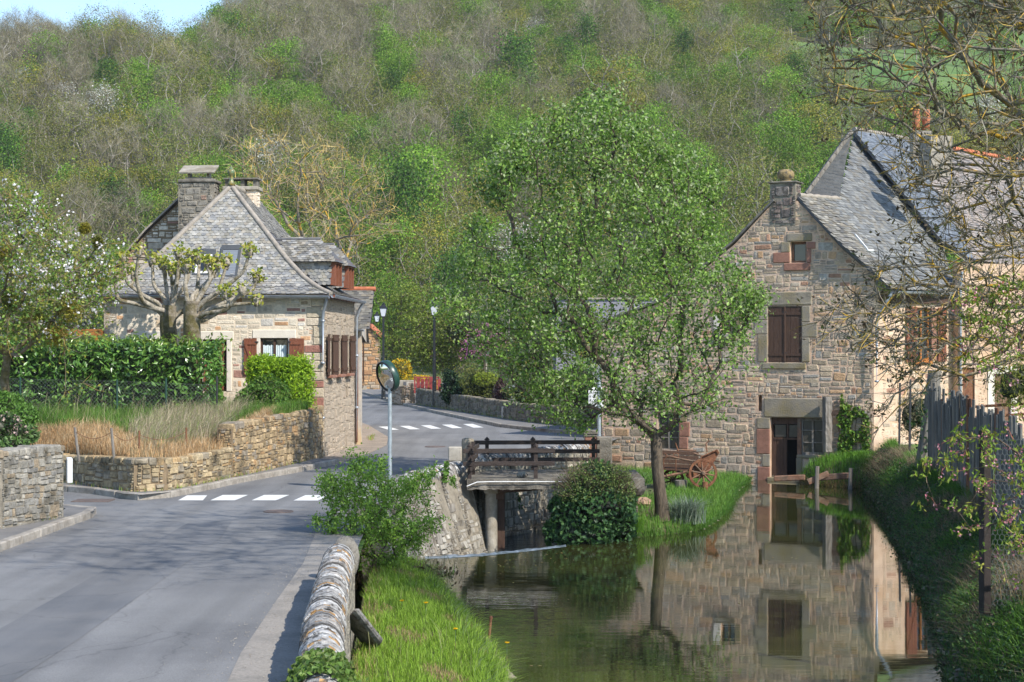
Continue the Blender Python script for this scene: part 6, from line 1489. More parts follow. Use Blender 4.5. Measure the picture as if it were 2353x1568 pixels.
# the far wood: one geometry-nodes object per kind of tree
def wood(name,protos,pts):
    me=bpy.data.meshes.new(name); me.from_pydata([tuple(p) for p in pts],[],[]); ob=bpy.data.objects.new(name,me); C.objects.link(ob); ob['kind']='stuff'
    ng=bpy.data.node_groups.new(name,'GeometryNodeTree'); ng.interface.new_socket('Geometry',in_out='INPUT',socket_type='NodeSocketGeometry'); ng.interface.new_socket('Geometry',in_out='OUTPUT',socket_type='NodeSocketGeometry')
    N=ng.nodes; L=ng.links; gi_=N.new('NodeGroupInput'); go=N.new('NodeGroupOutput'); jn=N.new('GeometryNodeJoinGeometry')
    jp=N.new('GeometryNodeGeometryToInstance')
    for o in protos:
        pj=N.new('GeometryNodeJoinGeometry')
        for ch in o.children:
            oi=N.new('GeometryNodeObjectInfo'); oi.inputs['Object'].default_value=ch; oi.transform_space='ORIGINAL'; L.new(oi.outputs['Geometry'],pj.inputs[0])
        g2=N.new('GeometryNodeGeometryToInstance'); L.new(pj.outputs[0],g2.inputs[0]); L.new(g2.outputs[0],jn.inputs[0])
    ip=N.new('GeometryNodeInstanceOnPoints'); L.new(gi_.outputs[0],ip.inputs['Points']); L.new(jn.outputs[0],ip.inputs['Instance']); ip.inputs['Pick Instance'].default_value=True
    rv=N.new('FunctionNodeRandomValue'); rv.data_type='FLOAT_VECTOR'; rv.inputs['Min'].default_value=(-.06,-.06,0); rv.inputs['Max'].default_value=(.06,.06,6.28); L.new(rv.outputs['Value'],ip.inputs['Rotation'])
    r2=N.new('FunctionNodeRandomValue'); r2.data_type='FLOAT'; r2.inputs[2].default_value=.8; r2.inputs[3].default_value=1.3; L.new(r2.outputs[1],ip.inputs['Scale'])
    ri=N.new('FunctionNodeRandomValue'); ri.data_type='INT'; ri.inputs[4].default_value=0; ri.inputs[5].default_value=len(protos)-1; L.new(ri.outputs[2],ip.inputs['Instance Index'])
    L.new(ip.outputs[0],go.inputs[0]); md=ob.modifiers.new('wood','NODES'); md.node_group=ng
for k,ps in PRO.items():
    pts=[(s[1],s[2],s[3]-.2) for s in rest if s[0]==k]
    if pts: wood('far_wood',ps,pts)
# low scrub under the trees and along the foot of the hill
mb=MB(); n=9000; x=rs.uniform(-75,95,n); y=rs.uniform(176,330,n)**1.0; y=176+(y-176)*rs.uniform(.3,1,n); z=hz(x,y); pts=np.stack([x,y,z+rs.uniform(.2,2.4,n)],1); 
leaves(mb,around(pts,5,(.5,.5,.5),rs),.30,.22,OLIVE+DEEP+[(.12,.10,.06),(.14,.115,.075)],rs,1); d=rdirs(n,rs)+V(0,0,1.2); d/=np.linalg.norm(d,axis=1)[:,None]; twigs(mb,pts-V(0,0,.8),d,2.2,.045,GREY+BROWN,rs,0); tag(mb.build('hillside_scrub',['twig','far leaf']),kind='stuff')

# ---------------------------------------------------------------- willow on the island
WPOLY=[(1120,395),(1160,330),(1230,310),(1290,235),(1330,262),(1392,205),(1430,270),(1520,310),(1570,350),(1610,360),(1600,470),(1640,560),(1690,610),(1745,690),(1750,770),(1700,800),(1738,850),(1660,960),(1560,930),(1470,975),(1400,930),(1330,990),(1240,960),(1215,900),(1165,860),(1115,830),(1080,770),(1075,670),(1120,640),(1100,590),(1165,560),(1140,470)]
wb=V(3.93,44.6,-1.12)
WL1=[(1310,330),(1392,215),(1230,330),(1150,360),(1580,360),(1480,330),(1085,600),(1050,745),(1740,690),(1735,850),(1660,950),(1330,980),(1230,955),(1470,970),(1180,880),(1210,920),(1260,900),(1290,960),(1320,930),(1360,960),(1400,950),(1140,820),(1170,840),(1230,880)]
tg=list(crown_px(WPOLY,44.3,2.8,640,np.random.RandomState(3)))+[P(x,y,44.3+random.Random(x).uniform(-.6,.6)) for x,y in WL1]
for i in range(34):   # upright spring shoots breaking the outline
    q=random.Random(i*7+1); x=q.choice([1130,1170,1215,1260,1300,1340,1390,1410,1450,1490,1540,1580,1610,1640,1690,1720,1070,1050,1095]); y=np.interp(x,[1050,1130,1170,1290,1390,1450,1540,1610,1690,1740],[680,430,370,290,250,320,350,420,610,740]); dx=q.uniform(-45,45); dq=44.3+q.uniform(-1.2,1.2)
    tg+=[P(x+dx*k/4,y+25-q.uniform(10,60)*k/4,dq) for k in range(5)]
def wcrown(t,tp,dr,r,pos,par):
    mb=MB(); WP=[(.14,.255,.038),(.18,.31,.048),(.10,.19,.028),(.235,.355,.07),(.30,.36,.18)]
    nodes=pos[6:]; sel=r.randint(0,len(nodes),3200); keep=nodes[sel]; keep=keep[keep[:,2]>1.2]
    L1=around(tp,22,(.21,.21,.21),r); L2=around(keep,6,.15,r); out=np.repeat(tp,8,0)+np.repeat(dr,8,0)*r.uniform(0,.55,(len(tp)*8,1))+r.normal(size=(len(tp)*8,3))*.07
    allp=np.concatenate([L1,L2,out]); ft=((allp[:,2]-1.0)/9)[:,None]
    leaves(mb,allp,.115,.066,WP,r,1,V(0,0,1),.25,var=.35)
    d=np.repeat(dr,3,0)+rdirs(len(tp)*3,r)*.5; d/=np.linalg.norm(d,axis=1)[:,None]; twigs(mb,np.repeat(tp,3,0)-np.repeat(dr,3,0)*.15,d,.5,.010,[(.12,.095,.06)],r,0)
    # catkins
    q=around(tp,2,.22,r); n=len(q); dv=rdirs(n,r)*.5+V(0,0,1); dv/=np.linalg.norm(dv,axis=1)[:,None]; leaves(mb,q,.085,.035,[(.34,.35,.20),(.40,.40,.26)],r,1,V(0,0,1),1.5)
    mb.build('crown',['twig','leaf'],t)
stem=[wb,wb+V(-.02,0,.35),wb+V(-.08,0,.9),wb+V(-.14,.02,1.5),wb+V(-.16,.0,2.0),wb+V(-.18,.0,2.25)]
wil=tree_obj('willow_tree','leafy young green willow with catkins growing on the grassy island in front of the mill','tree',wb,stem,tg,'bark',.0125,.44,.25,.42,.13,.32,None,wcrown,5,0,None,4,10)
# ---------------------------------------------------------------- walnut reaching in from the right
WN=[(1850,-40),(1862,60),(1890,130),(1880,200),(1950,250),(1940,310),(2000,330),(2050,345),(2040,420),(2110,470),(2060,540),(2090,600),(2010,590),(1990,660),(1900,700),(1890,770),(1960,800),(2020,840),(2015,990),(2080,900),(2150,860),(2230,880),(2330,820),(2500,760),(2900,500),(2950,-200),(2750,-560),(2200,-640),(1880,-420),(1800,-200)]
wbn=V(12.2,25.6,-.1)
tg=list(crown_px(WN,24.6,3.4,3300,np.random.RandomState(21)))
tg+= [P(x,y,23.5+random.Random(x+y).uniform(-1,1)) for x,y in ((1855,5),(1870,95),(1880,185),(1920,240),(1985,300),(1890,690),(1905,765),(2018,985),(1880,740),(1960,720),(2040,850),(2120,900))]
# upper crown, above the frame: it shades the road
r_=np.random.RandomState(22)
tg+= [V(r_.uniform(1.6,8.5),r_.uniform(17,27),r_.uniform(9.2,13.6)) for _ in range(900)]
def ncrown(t,tp,dr,r,pos,par):
    mb=MB(); k=5; p0=np.repeat(tp,k,0); d=np.repeat(dr,k,0)*.8+rdirs(len(p0),r)*.7; d/=np.linalg.norm(d,axis=1)[:,None]
    tips=twigs(mb,p0,d,.40,.013,[(.16,.14,.105),(.22,.20,.16),(.12,.105,.08),(.38,.27,.07)],r,0)
    sel=pos[6:][r.randint(0,len(pos)-6,6000)]; sel=sel[sel[:,2]>2]; d=rdirs(len(sel),r); twigs(mb,sel,d,.26,.011,[(.16,.14,.105),(.21,.185,.14),(.40,.28,.07)],r,0)
    s=tips[r.rand(len(tips))<.14]; q=around(s,6,.045,r); leaves(mb,q,.085,.035,[(.10,.075,.04),(.12,.105,.035),(.085,.06,.035),(.14,.15,.045)],r,1)
    mb.build('twigs',['twig','leaf'],t)
stem=[wbn,wbn+V(0,0,.8),wbn+V(.05,.1,1.9),wbn+V(-.05,.1,3.0),wbn+V(-.4,0,4.2)]
tree_obj('walnut_tree','nearly bare walnut tree with yellow lichen on its crooked branches, reaching in from the right','tree',wbn,stem,tg,'lichen bark',.0095,.385,.11,.42,.24,.26,None,ncrown,23,.04,None,4,9)
# ---------------------------------------------------------------- bare walnuts behind the stone house
def bare(name,label,px,base_y,d,poly,n,seed,pal,lich='lichen bark',rt=.022,tw=9,tl=.9,depth=3.2,rmax=.26,zb=None):
    b=P(px,base_y,d); b[2]=0 if zb is None else zb; top=P(px,(base_y*.45+.55*max(q[1] for q in poly)),d)
    tg=list(crown_px(poly,d,depth,n,np.random.RandomState(seed)))
    def cr(t,tp,dr,r,pos,par):
        mb=MB(); p0=np.repeat(tp,tw,0)+r.normal(size=(len(tp)*tw,3))*.12; dd=np.repeat(dr,tw,0)*.7+rdirs(len(p0),r)*.8; dd/=np.linalg.norm(dd,axis=1)[:,None]; twigs(mb,p0,dd,tl,.026,pal,r,0); mb.build('twigs','twig',t)
    stem=[b,b+(top-b)*.4,b+(top-b)*.75,top]
    return tree_obj(name,label,'tree',b,stem,tg,lich,rt,.46,rmax,.8,.22,.28,None,cr,seed,0,None,3,7)
LP=[(.27,.22,.12),(.33,.25,.10),(.23,.20,.15),(.38,.28,.09)]
bare('bare_walnut','bare golden lichened tree behind the stone house roof, right of its chimneys',665,700,82,[(540,330),(600,300),(680,320),(740,300),(770,420),(760,560),(700,640),(620,600),(570,500),(535,420)],150,31,LP)
bare('bare_walnut','bare golden lichened tree leaning right, between the stone house dormers and the lamp posts',800,690,88,[(700,340),(790,330),(850,390),(905,440),(900,540),(860,600),(780,600),(720,560),(700,450)],120,32,LP)
# ---------------------------------------------------------------- pollarded planes in front of the stone house
def pollard(px,base,d,fork,arms,label,seed):
    r=np.random.RandomState(seed); b=P(px,base,d); b[2]=1.4; t=thing('pollarded_plane',label,'tree',b,None); f=P(*fork,d)
    mb=MB(); mb.tube(resample([b,b+(f-b)*.5+V(.05,0,0),f+V(0,0,.1),f+V(.02,0,.5)],12)+r.normal(size=(12,3))*.012,np.linspace(.30,.24,12),12); 
    mb.build('trunk','mossy bark',t,smooth=True)
    ma=MB(); lf=MB()
    for arm in arms:
        dd=d+r.uniform(-1.2,1.2); pts=[f+V(0,0,r.uniform(-.3,.3))]+[P(x,y,d+(dd-d)*(i+1)/len(arm)) for i,(x,y) in enumerate(arm)]
        pl=resample(pts,5*len(pts)); 
        for _ in range(2): pl[1:-1]=(pl[:-2]+2*pl[1:-1]+pl[2:])/4
        ra=np.linspace(.085,.042,len(pl)); ma.tube(pl,ra,8)
        e=pl[-1]; kn=MB(); core(kn,e+V(0,0,.06),(.12,.12,.17),r.randint(99),.28,1,0,9,None,None); kn.build('knuckle','pollard bark',t,smooth=True)
        n=r.randint(40,100); q=e+V(0,0,.16)+r.normal(size=(n,3))*V(.11,.11,.10); leaves(lf,q,.13,.09,[(.38,.38,.05),(.32,.36,.05),(.24,.31,.05),(.42,.38,.08)],r,0)
        if r.rand()<.6:
            m_=pl[len(pl)*2//3]; e2=m_+V(r.uniform(-.15,.15),r.uniform(-.2,.2),r.uniform(.3,.5)); ma.tube([m_,(m_+e2)/2+V(.04,0,0),e2],[.055,.05,.045],7); kn=MB(); core(kn,e2+V(0,0,.04),(.10,.10,.14),r.randint(99),.28,1,0,8); kn.build('knuckle','pollard bark',t,smooth=True); q=e2+V(0,0,.16)+r.normal(size=(80,3))*V(.12,.12,.1); leaves(lf,q,.12,.085,[(.38,.38,.05),(.32,.36,.05),(.24,.31,.05)],r,0)
    ma.build('limb','pollard bark',t,smooth=True); lf.build('shoots','leaf',t)
pollard(390,800,51.2,(385,740),[[(370,700),(330,680),(290,650),(285,600)],[(360,710),(325,690),(312,640),(318,585)],[(380,690),(352,655),(350,605)],[(385,680),(378,630),(372,612)],[(400,690),(408,640),(410,590)],[(395,700),(430,650),(440,600)],[(380,715),(320,700),(270,690),(262,640)],[(410,720),(455,700),(500,680),(520,610)],[(400,690),(395,650),(392,625)]],'left pollarded plane tree with knobbly candelabra branches and yellow shoots before the stone house',41)
pollard(441,800,50.2,(440,730),[[(470,690),(520,660),(560,625),(572,585)],[(455,690),(480,650),(500,615)],[(470,715),(530,690),(580,670),(590,645)],[(480,710),(540,700),(590,696)],[(450,690),(455,650),(458,600)],[(430,690),(425,650),(430,620)],[(470,720),(520,715),(555,670)],[(440,680),(470,655),(490,630)],[(460,740),(500,720),(535,690)]],'right pollarded plane tree with mossy trunk and knobbly branches before the stone house',42)
# ---------------------------------------------------------------- white blossom apple at the left edge
AP=[(-60,470),(30,440),(110,480),(150,560),(240,570),(262,620),(235,660),(260,700),(215,740),(190,760),(150,800),(60,790),(-60,780)]
ab=P(12,1010,44.5); ab[2]=1.15; 
tg=list(crown_px(AP,44.2,1.9,260,np.random.RandomState(51)))+[P(x,y,43.6) for x,y in ((195,532),(208,590),(225,562),(255,560),(240,620),(262,650),(190,880),(230,700),(150,900),(215,760),(25,452),(60,470))]
def acrown(t,tp,dr,r,pos,par):
    mb=MB(); leaves(mb,around(tp,34,.26,r),.10,.065,[(.15,.25,.04),(.19,.27,.05),(.11,.2,.035),(.25,.26,.04)],r,1)
    p0=np.repeat(tp,6,0); d=np.repeat(dr,6,0)+rdirs(len(p0),r)*.8+V(0,0,-.15); d/=np.linalg.norm(d,axis=1)[:,None]; twigs(mb,p0,d,.6,.012,[(.14,.11,.08),(.30,.21,.06)],r,0); mb.build('foliage',['twig','leaf'],t)
    mb=MB(); w=tp[(r.rand(len(tp))<np.clip((tp[:,2]-2.8)/3.2,.12,.7))]; c=around(w,2,.2,r); leaves(mb,around(c,8,.065,r),.078,.068,[(.78,.77,.76),(.72,.70,.71),(.80,.74,.75)],r,0,var=.08); mb.build('blossom','petal',t)
tree_obj('apple_tree','white blossoming old apple tree at the left edge with mistletoe in its branches','tree',ab,[ab,ab+V(.05,0,.7),ab+V(-.02,0,1.4),ab+V(.05,0,2.1)],tg,'mossy bark',.014,.45,.26,.5,.2,.28,None,acrown,52,.08,None,4,9)
for i,(px,py,rr) in enumerate(((162,712,.36),(128,770,.34),(82,735,.36),(20,690,.3),(195,525,.16),(12,585,.3),(225,555,.17))):
    c=P(px,py,43.4); t=thing('mistletoe',['yellow green mistletoe ball lowest right in the apple tree','mistletoe ball just below the hanging yellow green one in the apple tree','dark mistletoe ball in the middle of the apple tree','mistletoe ball at the left edge of the apple tree','small mistletoe tuft high on the right apple branch','yellow mistletoe ball at the upper left edge of the apple tree','small mistletoe tuft at the tip of the right apple branch'][i],'plant',c); mb=MB(); r=np.random.RandomState(60+i); d=rdirs(900,r); p=c+d*rr*r.uniform(.2,1,(900,1)); leaves(mb,p,.10,.03,[(.22,.20,.02),(.16,.16,.02),(.27,.23,.03)] if i in (0,1,4,5) else [(.10,.12,.02),(.15,.15,.02)],r,0); mb.build('sprigs','leaf',t)
# ---------------------------------------------------------------- hedges and shrubs
def hedge(name,label,line,hw,h,pal,n,ln,wd,seed,m='leaf',tips=None,corecol=(.02,.035,.012),cat='hedge',grp=None,topn=0):
    r=np.random.RandomState(seed); pl=resample(line,60); t=thing(name,label,cat,pl[30],grp); mb=MB()
    s=r.uniform(0,1,n); i=(s*59).astype(int); c=pl[i]; th=r.uniform(0,6.28,n); pw_=r.uniform(-1,1,n)*(h+hw); px_=np.clip(np.sign(pw_)*(h+hw-np.abs(pw_)),-hw,hw); pz_=np.clip(np.where(np.abs(pw_)>hw,h-(np.abs(pw_)-hw)*h/h,h),0,h); px_=np.where(np.abs(pw_)>hw,np.sign(pw_)*hw,pw_); px_=px_*(1-.25*np.clip(pz_/h-.8,0,.2)/.2)
    k=1+.10*np.sin(c[:,0]*3+c[:,1]*2+pz_*2)+.09*np.sin(c[:,0]*7.3+pz_*3)
    tn=np.gradient(pl,axis=0); tn/=np.linalg.norm(tn[:,:2],axis=1)[:,None]; nn=np.stack([-tn[:,1],tn[:,0],np.zeros(60)],1)[i]
    dp=1-np.abs(r.normal(size=n))*.11
    p=c+nn*(px_*k*dp)[:,None]; p[:,2]+=pz_*(.97+.25*(k-1))*np.where(pz_>h*.9,dp,1); p+=r.normal(size=p.shape)*.05
    ke=r.rand(n)<.14; en=np.where(r.rand(n)<.5,0,59); pe=pl[en]+np.stack([-tn[en,1],tn[en,0],np.zeros(n)],1)*r.uniform(-1,1,(n,1))*hw*.95; pe[:,2]+=r.uniform(.02,1,n)*h; pe+=tn[en]*0+r.normal(size=p.shape)*.09; p=np.where(ke[:,None],pe,p)
    leaves(mb,p,ln,wd,pal,r,0,V(0,-.2,-.6) if m=='glossy leaf' else V(0,0,1),.35)
    if topn:
        q=r.randint(0,60,topn); qq=pl[q]+np.c_[r.normal(size=topn)*hw*.5,r.normal(size=topn)*hw*.5,h+r.uniform(-.15,.12,topn)]; leaves(mb,around(qq,3,.07,r),ln*.8,wd*.7,tips,r,0,V(0,0,1),.6)
    mb.build('foliage',m,t)
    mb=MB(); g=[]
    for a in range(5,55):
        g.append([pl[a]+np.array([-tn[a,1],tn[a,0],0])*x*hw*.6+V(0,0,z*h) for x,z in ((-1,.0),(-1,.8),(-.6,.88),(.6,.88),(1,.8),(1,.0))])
    grid_mesh(mb,np.array(g)); mb.add(g[0],[tuple(range(6))]); mb.add(g[-1],[tuple(range(6))]); mb.col[-3][:]=corecol; mb.col[-2][:]=corecol; mb.col[-1][:]=corecol; mb.build('dark_core','leaf',t); return t  # solid dark core stands in for the shaded inside and blocks see-through
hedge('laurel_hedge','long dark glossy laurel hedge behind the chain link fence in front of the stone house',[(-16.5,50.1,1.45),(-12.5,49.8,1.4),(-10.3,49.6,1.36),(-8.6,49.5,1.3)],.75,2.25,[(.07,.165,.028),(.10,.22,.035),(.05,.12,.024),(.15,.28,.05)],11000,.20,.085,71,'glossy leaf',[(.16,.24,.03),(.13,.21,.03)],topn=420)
def shrub(name,label,blobs,pal,n,ln,wd,seed,m='leaf',cat='shrub',corecol=(.03,.04,.015),twg=None,axis=None,axw=0,grp=None,shell=.25,cr=.72,zmin=None,var=.25):
    r=np.random.RandomState(seed); c0=np.asarray(blobs[0][0],float); t=thing(name,label,cat,(c0[0],c0[1],c0[2]-blobs[0][1][2]),grp); mb=MB(); tot=sum(np.prod(b[1])**.67 for b in blobs)
    for i,(c,rad) in enumerate(blobs):
        k=int(n*np.prod(rad)**.67/tot); leaves(mb,blob(k,c,rad,r,seed+i,shell,.2,zmin),ln,wd,pal,r,0,axis,axw,var=var)
    mb.build('foliage',m,t)
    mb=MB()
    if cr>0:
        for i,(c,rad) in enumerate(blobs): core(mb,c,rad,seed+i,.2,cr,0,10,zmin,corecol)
        mb.build('dark_core','leaf',t)  # opaque dark core fills the gaps in place of shaded inner twigs
    if twg:
        mb=MB(); 
        for c,rad in blobs: p=blob(twg[0],c,np.array(rad)*.75,r,seed,.5); d=p-np.asarray(c)+V(0,0,rad[2]*.6); d/=np.linalg.norm(d,axis=1)[:,None]; twigs(mb,p,d,twg[1],.012,twg[2],r,0)
        mb.build('stems','twig',t)
    return t
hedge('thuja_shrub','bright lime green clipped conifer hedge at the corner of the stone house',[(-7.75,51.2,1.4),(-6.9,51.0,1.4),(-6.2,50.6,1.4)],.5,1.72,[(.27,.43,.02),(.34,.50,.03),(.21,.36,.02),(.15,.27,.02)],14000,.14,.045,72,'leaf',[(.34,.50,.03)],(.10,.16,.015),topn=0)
shrub('garden_shrub','rounded mid green leafy bush in front of the lime conifer by the retaining wall',[(P(612,918,49.5),(.66,.6,.60)),(P(575,932,49.3),(.42,.5,.5)),(P(640,950,49.2),(.5,.4,.34))],[(.075,.17,.025),(.10,.21,.03),(.055,.12,.02),(.14,.22,.04)],6500,.10,.06,73)
shrub('trailing_plant','small leafy plant trailing over the top of the ochre retaining wall',[(P(598,985,48.0),(.22,.16,.30)),(P(615,1000,48.0),(.16,.12,.22))],[(.08,.17,.03),(.12,.2,.035)],500,.09,.06,74,cr=0)
shrub('flowering_shrub','dark leaved shrub with pale pink flowers above the grey corner wall at the left edge',[(P(18,985,36.5),(.30,.3,.32)),(P(40,995,36.4),(.2,.2,.22))],[(.05,.10,.025),(.07,.13,.03),(.035,.07,.02),(.5,.36,.32)],1100,.08,.055,75)
shrub('garden_plant','soft grey green clump of leaves beside the flowering shrub on the corner wall',[(P(60,1000,37.5),(.28,.25,.25)),(P(30,1015,36.2),(.3,.3,.15))],[(.13,.22,.07),(.16,.24,.09),(.1,.2,.04)],700,.10,.05,76)
shrub('weed_clump','leafy green weeds at the far left under the apple tree',[(P(10,930,42.5),(.5,.4,.35)),(P(60,960,42),(.35,.3,.3))],[(.09,.19,.03),(.12,.24,.04)],1600,.12,.05,77,cr=.5)
# spindle bush at the wall end
sb_=V(-2.55,31.5,-.85); SP=[(742,1090),(790,1080),(780,1100),(830,1045),(850,1075),(880,1060),(900,1110),(930,1095),(990,1080),(985,1180),(1010,1200),(960,1270),(900,1300),(850,1325),(800,1270),(740,1215),(725,1195),(760,1170),(735,1120)]
tg=list(crown_px(SP,31.4,.75,330,np.random.RandomState(81)))+[P(x,y,31.3) for x,y in ((803,1042),(826,1062),(877,1058),(857,1072),(742,1098),(996,1075),(985,1112),(1012,1190),(722,1205),(768,1120),(840,1058))]
def scr(t,tp,dr,r,pos,par):
    mb=MB(); nodes=pos[3:]; allp=np.concatenate([around(tp,26,.085,r),around(nodes[r.randint(0,len(nodes),2400)],3,.05,r)]); allp=allp[allp[:,2]>-.75]
    leaves(mb,allp,.062,.034,[(.18,.32,.04),(.22,.38,.05),(.14,.255,.03),(.27,.41,.07)],r,0,V(0,0,1),.5); mb.build('foliage','leaf',t)
tree_obj('leafy_bush','fresh green upright bush growing from the gap between the near wall and the river wall','shrub',sb_,[sb_,sb_+V(0,0,.2),sb_+V(.02,0,.4)],tg,'bark',.0045,.5,.05,.2,.12,.15,None,scr,82,0,None,4,6)
# ivy mass beside the footbridge
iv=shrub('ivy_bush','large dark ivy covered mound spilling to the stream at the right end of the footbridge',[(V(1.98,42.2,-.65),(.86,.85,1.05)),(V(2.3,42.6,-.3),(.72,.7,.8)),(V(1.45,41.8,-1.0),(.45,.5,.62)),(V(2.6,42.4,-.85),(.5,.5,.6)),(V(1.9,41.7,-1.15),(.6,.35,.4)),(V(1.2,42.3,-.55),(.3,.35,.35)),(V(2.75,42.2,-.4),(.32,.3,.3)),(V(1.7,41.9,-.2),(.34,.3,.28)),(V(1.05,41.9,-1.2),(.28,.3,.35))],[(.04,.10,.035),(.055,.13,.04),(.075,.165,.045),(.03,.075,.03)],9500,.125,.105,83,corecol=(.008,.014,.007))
shrub('cotoneaster','lighter small leaved arching shrub crowning the ivy mound beside the footbridge',[(V(2.15,42.1,.25),(.85,.7,.32)),(V(1.65,41.8,-.05),(.6,.5,.38)),(V(2.6,42.0,-.1),(.45,.5,.4))],[(.13,.19,.045),(.17,.22,.06),(.10,.15,.035)],4200,.06,.035,84,cr=0,twg=(260,.5,[(.15,.115,.075)]))
# ribbon grass tuft, island flowers
t=thing('ribbon_grass','spiky tuft of pale striped grass beside the willow trunk at the water edge','plant',V(4.55,44.9,-1.15)); mb=MB(); r=np.random.RandomState(85); n=950; blades(mb,V(4.55,44.8,-1.2)+r.normal(size=(n,3))*V(.17,.15,.0),.72,.021,.85,[(.16,.22,.15),(.24,.30,.22),(.10,.16,.09),(.32,.37,.30)],r); mb.build('leaves','grass',t)
# vine on the mill wall
r=np.random.RandomState(86); t=thing('wall_vine','bright green vine climbing the mill wall beside the timber post','plant',fm.p(mp(1960,1040)[0],-.6,.05)); mb=MB()
VP=[(1928,1040),(1925,960),(1935,905),(1950,930),(1975,935),(2000,960),(2002,1040),(1965,1045)]
pts=[]
while len(pts)<900:
    x,y=r.uniform(1922,2005),r.uniform(900,1046)
    if inpoly(x,y,VP) and math.sin(x*.13)+math.sin(y*.11+x*.05)>-.75: u,v=mp(x,y); pts.append(fm.p(u,v,r.uniform(.04,.22)))
leaves(mb,np.array(pts),.125,.105,[(.10,.21,.025),(.15,.26,.03),(.065,.14,.02),(.19,.27,.04)],r,0); mb.build('leaves','leaf',t)
mb=MB()
for i in range(9):
    u,v=mp(1930+i*8,1045); u2,v2=mp(1930+i*9,915+abs(i-4)*9); mb.tube([fm.p(u,v-.3,.05),fm.p((u+u2)/2+.1*math.sin(i),(v+v2)/2,.07),fm.p(u2,v2,.06)],.012,4)
mb.build('stems','bark',t)
# shrubs beyond the far pavement
shrub('box_hedge','round clipped hedge with yellow green top beside the lamp post',[(P(1100,895,89),(1.0,.8,1.05))],[(.10,.13,.03),(.13,.15,.035),(.17,.18,.03)],3200,.11,.07,91)
shrub('young_hedge','bright yellow green young growth of the hedge left of the purple bush',[(P(1113,870,88.5),(.75,.6,.38))],[(.24,.30,.03),(.20,.26,.03)],1100,.11,.07,92,cr=0)
shrub('ivy_pillar','dark ivy covered pillar right of the tall street lamp',[(P(1036,890,91),(.55,.5,.95)),(P(1060,900,90.5),(.5,.5,.75))],[(.025,.06,.025),(.04,.085,.03)],2300,.13,.10,93,corecol=(.01,.016,.008))
shrub('purple_bush','dark purple leaved bush between the clipped hedge and the willow',[(P(1152,905,84),(.42,.4,.95))],[(.07,.03,.035),(.09,.04,.04),(.05,.025,.03)],1500,.10,.06,94,corecol=(.02,.01,.012))
for i,(px,py,dd,rx,rz,pal,lab) in enumerate(((1210,905,83,1.2,1.0,OLIVE+DEEP,'loose olive bush behind the garden wall, next after the purple bush'),(1275,900,80,1.2,1.15,FRESH,'fresh green bush behind the garden wall, middle of the willow gap'),(1335,890,77,1.0,1.3,DEEP+FRESH[:1],'dark green bush behind the garden wall close to the direction sign'),(1195,820,92,1.6,1.2,OLIVE,'olive garden tree top rising over the bushes behind the garden wall'),(1330,760,84,1.3,1.6,YEL+FRESH,'yellow flowering tree in front of the pale building'),(1010,800,118,2.0,1.6,OLIVE+[(.17,.13,.10)],'bare brownish thicket behind the tall street lamp'),(1070,760,112,1.9,2.0,OLIVE+FRESH[:1],'olive thicket right of the tall street lamp'),(1150,740,108,1.7,1.9,FRESH[:2]+OLIVE,'green thicket left behind the willow'))):
    shrub('garden_bush' if i<3 else 'garden_tree',lab,[(P(px,py,dd),(rx,rx,rz)),(P(px+18,py+25,dd),(rx*.8,rx*.8,rz*.8))],pal,2300,.16,.10,95+i,cat='shrub' if i<3 else 'tree',cr=.6,twg=(160,.9,GREY))
t=shrub('forsythia','bright yellow flowering bush behind the site fence at the road bend',[(P(918,860,106),(.95,.8,.85)),(P(950,880,105),(1.0,.8,.55)),(P(985,885,104),(.9,.7,.4))],[(.62,.38,.01),(.55,.36,.015),(.48,.36,.02),(.12,.18,.03)],3600,.14,.11,110,corecol=(.16,.14,.03))
# pink judas tree
jp=P(1110,900,90); jp[2]=.8; tg=list(crown_px([(1075,770),(1120,740),(1150,790),(1120,820),(1060,815)],90,1.0,60,np.random.RandomState(111)))
def jcr(t,tp,dr,r,pos,par): mb=MB(); leaves(mb,around(tp,16,.16,r),.10,.08,[(.50,.20,.33),(.42,.16,.28)],r,0); mb.build('blossom','petal',t)
tree_obj('pink_blossom_tree','small pink blossoming tree half hidden left of the willow','tree',jp,[jp,jp+V(0,0,1),jp+V(.1,0,1.8)],tg,'bark',.016,.45,.12,.6,.2,.25,None,jcr,112)
# large round yellow-green tree at the bend
gp2=P(910,900,116); gp2[2]=.1; tg=list(crown_px([(885,720),(905,670),(945,655),(1000,680),(1040,700),(1075,690),(1085,760),(1060,830),(1000,850),(930,830),(885,800)],114,2.6,190,np.random.RandomState(121)))
def gcr(t,tp,dr,r,pos,par): mb=MB(); leaves(mb,around(tp,62,(.42,.42,.3),r),.17,.12,[(.14,.20,.025),(.18,.245,.03),(.11,.15,.025),(.20,.24,.04)],r,1); p0=np.repeat(tp,4,0); d=rdirs(len(p0),r); twigs(mb,p0,d,.7,.02,BROWN,r,0); mb.build('crown',['twig','leaf'],t)
tree_obj('round_tree','big round yellow green tree behind the two street lamps at the road bend','tree',gp2,[gp2,gp2+V(0,0,1.2),gp2+V(.2,0,2.4),gp2+V(.3,0,3.2)],tg,'bark',.028,.46,.3,.8,.2,.28,None,gcr,122)
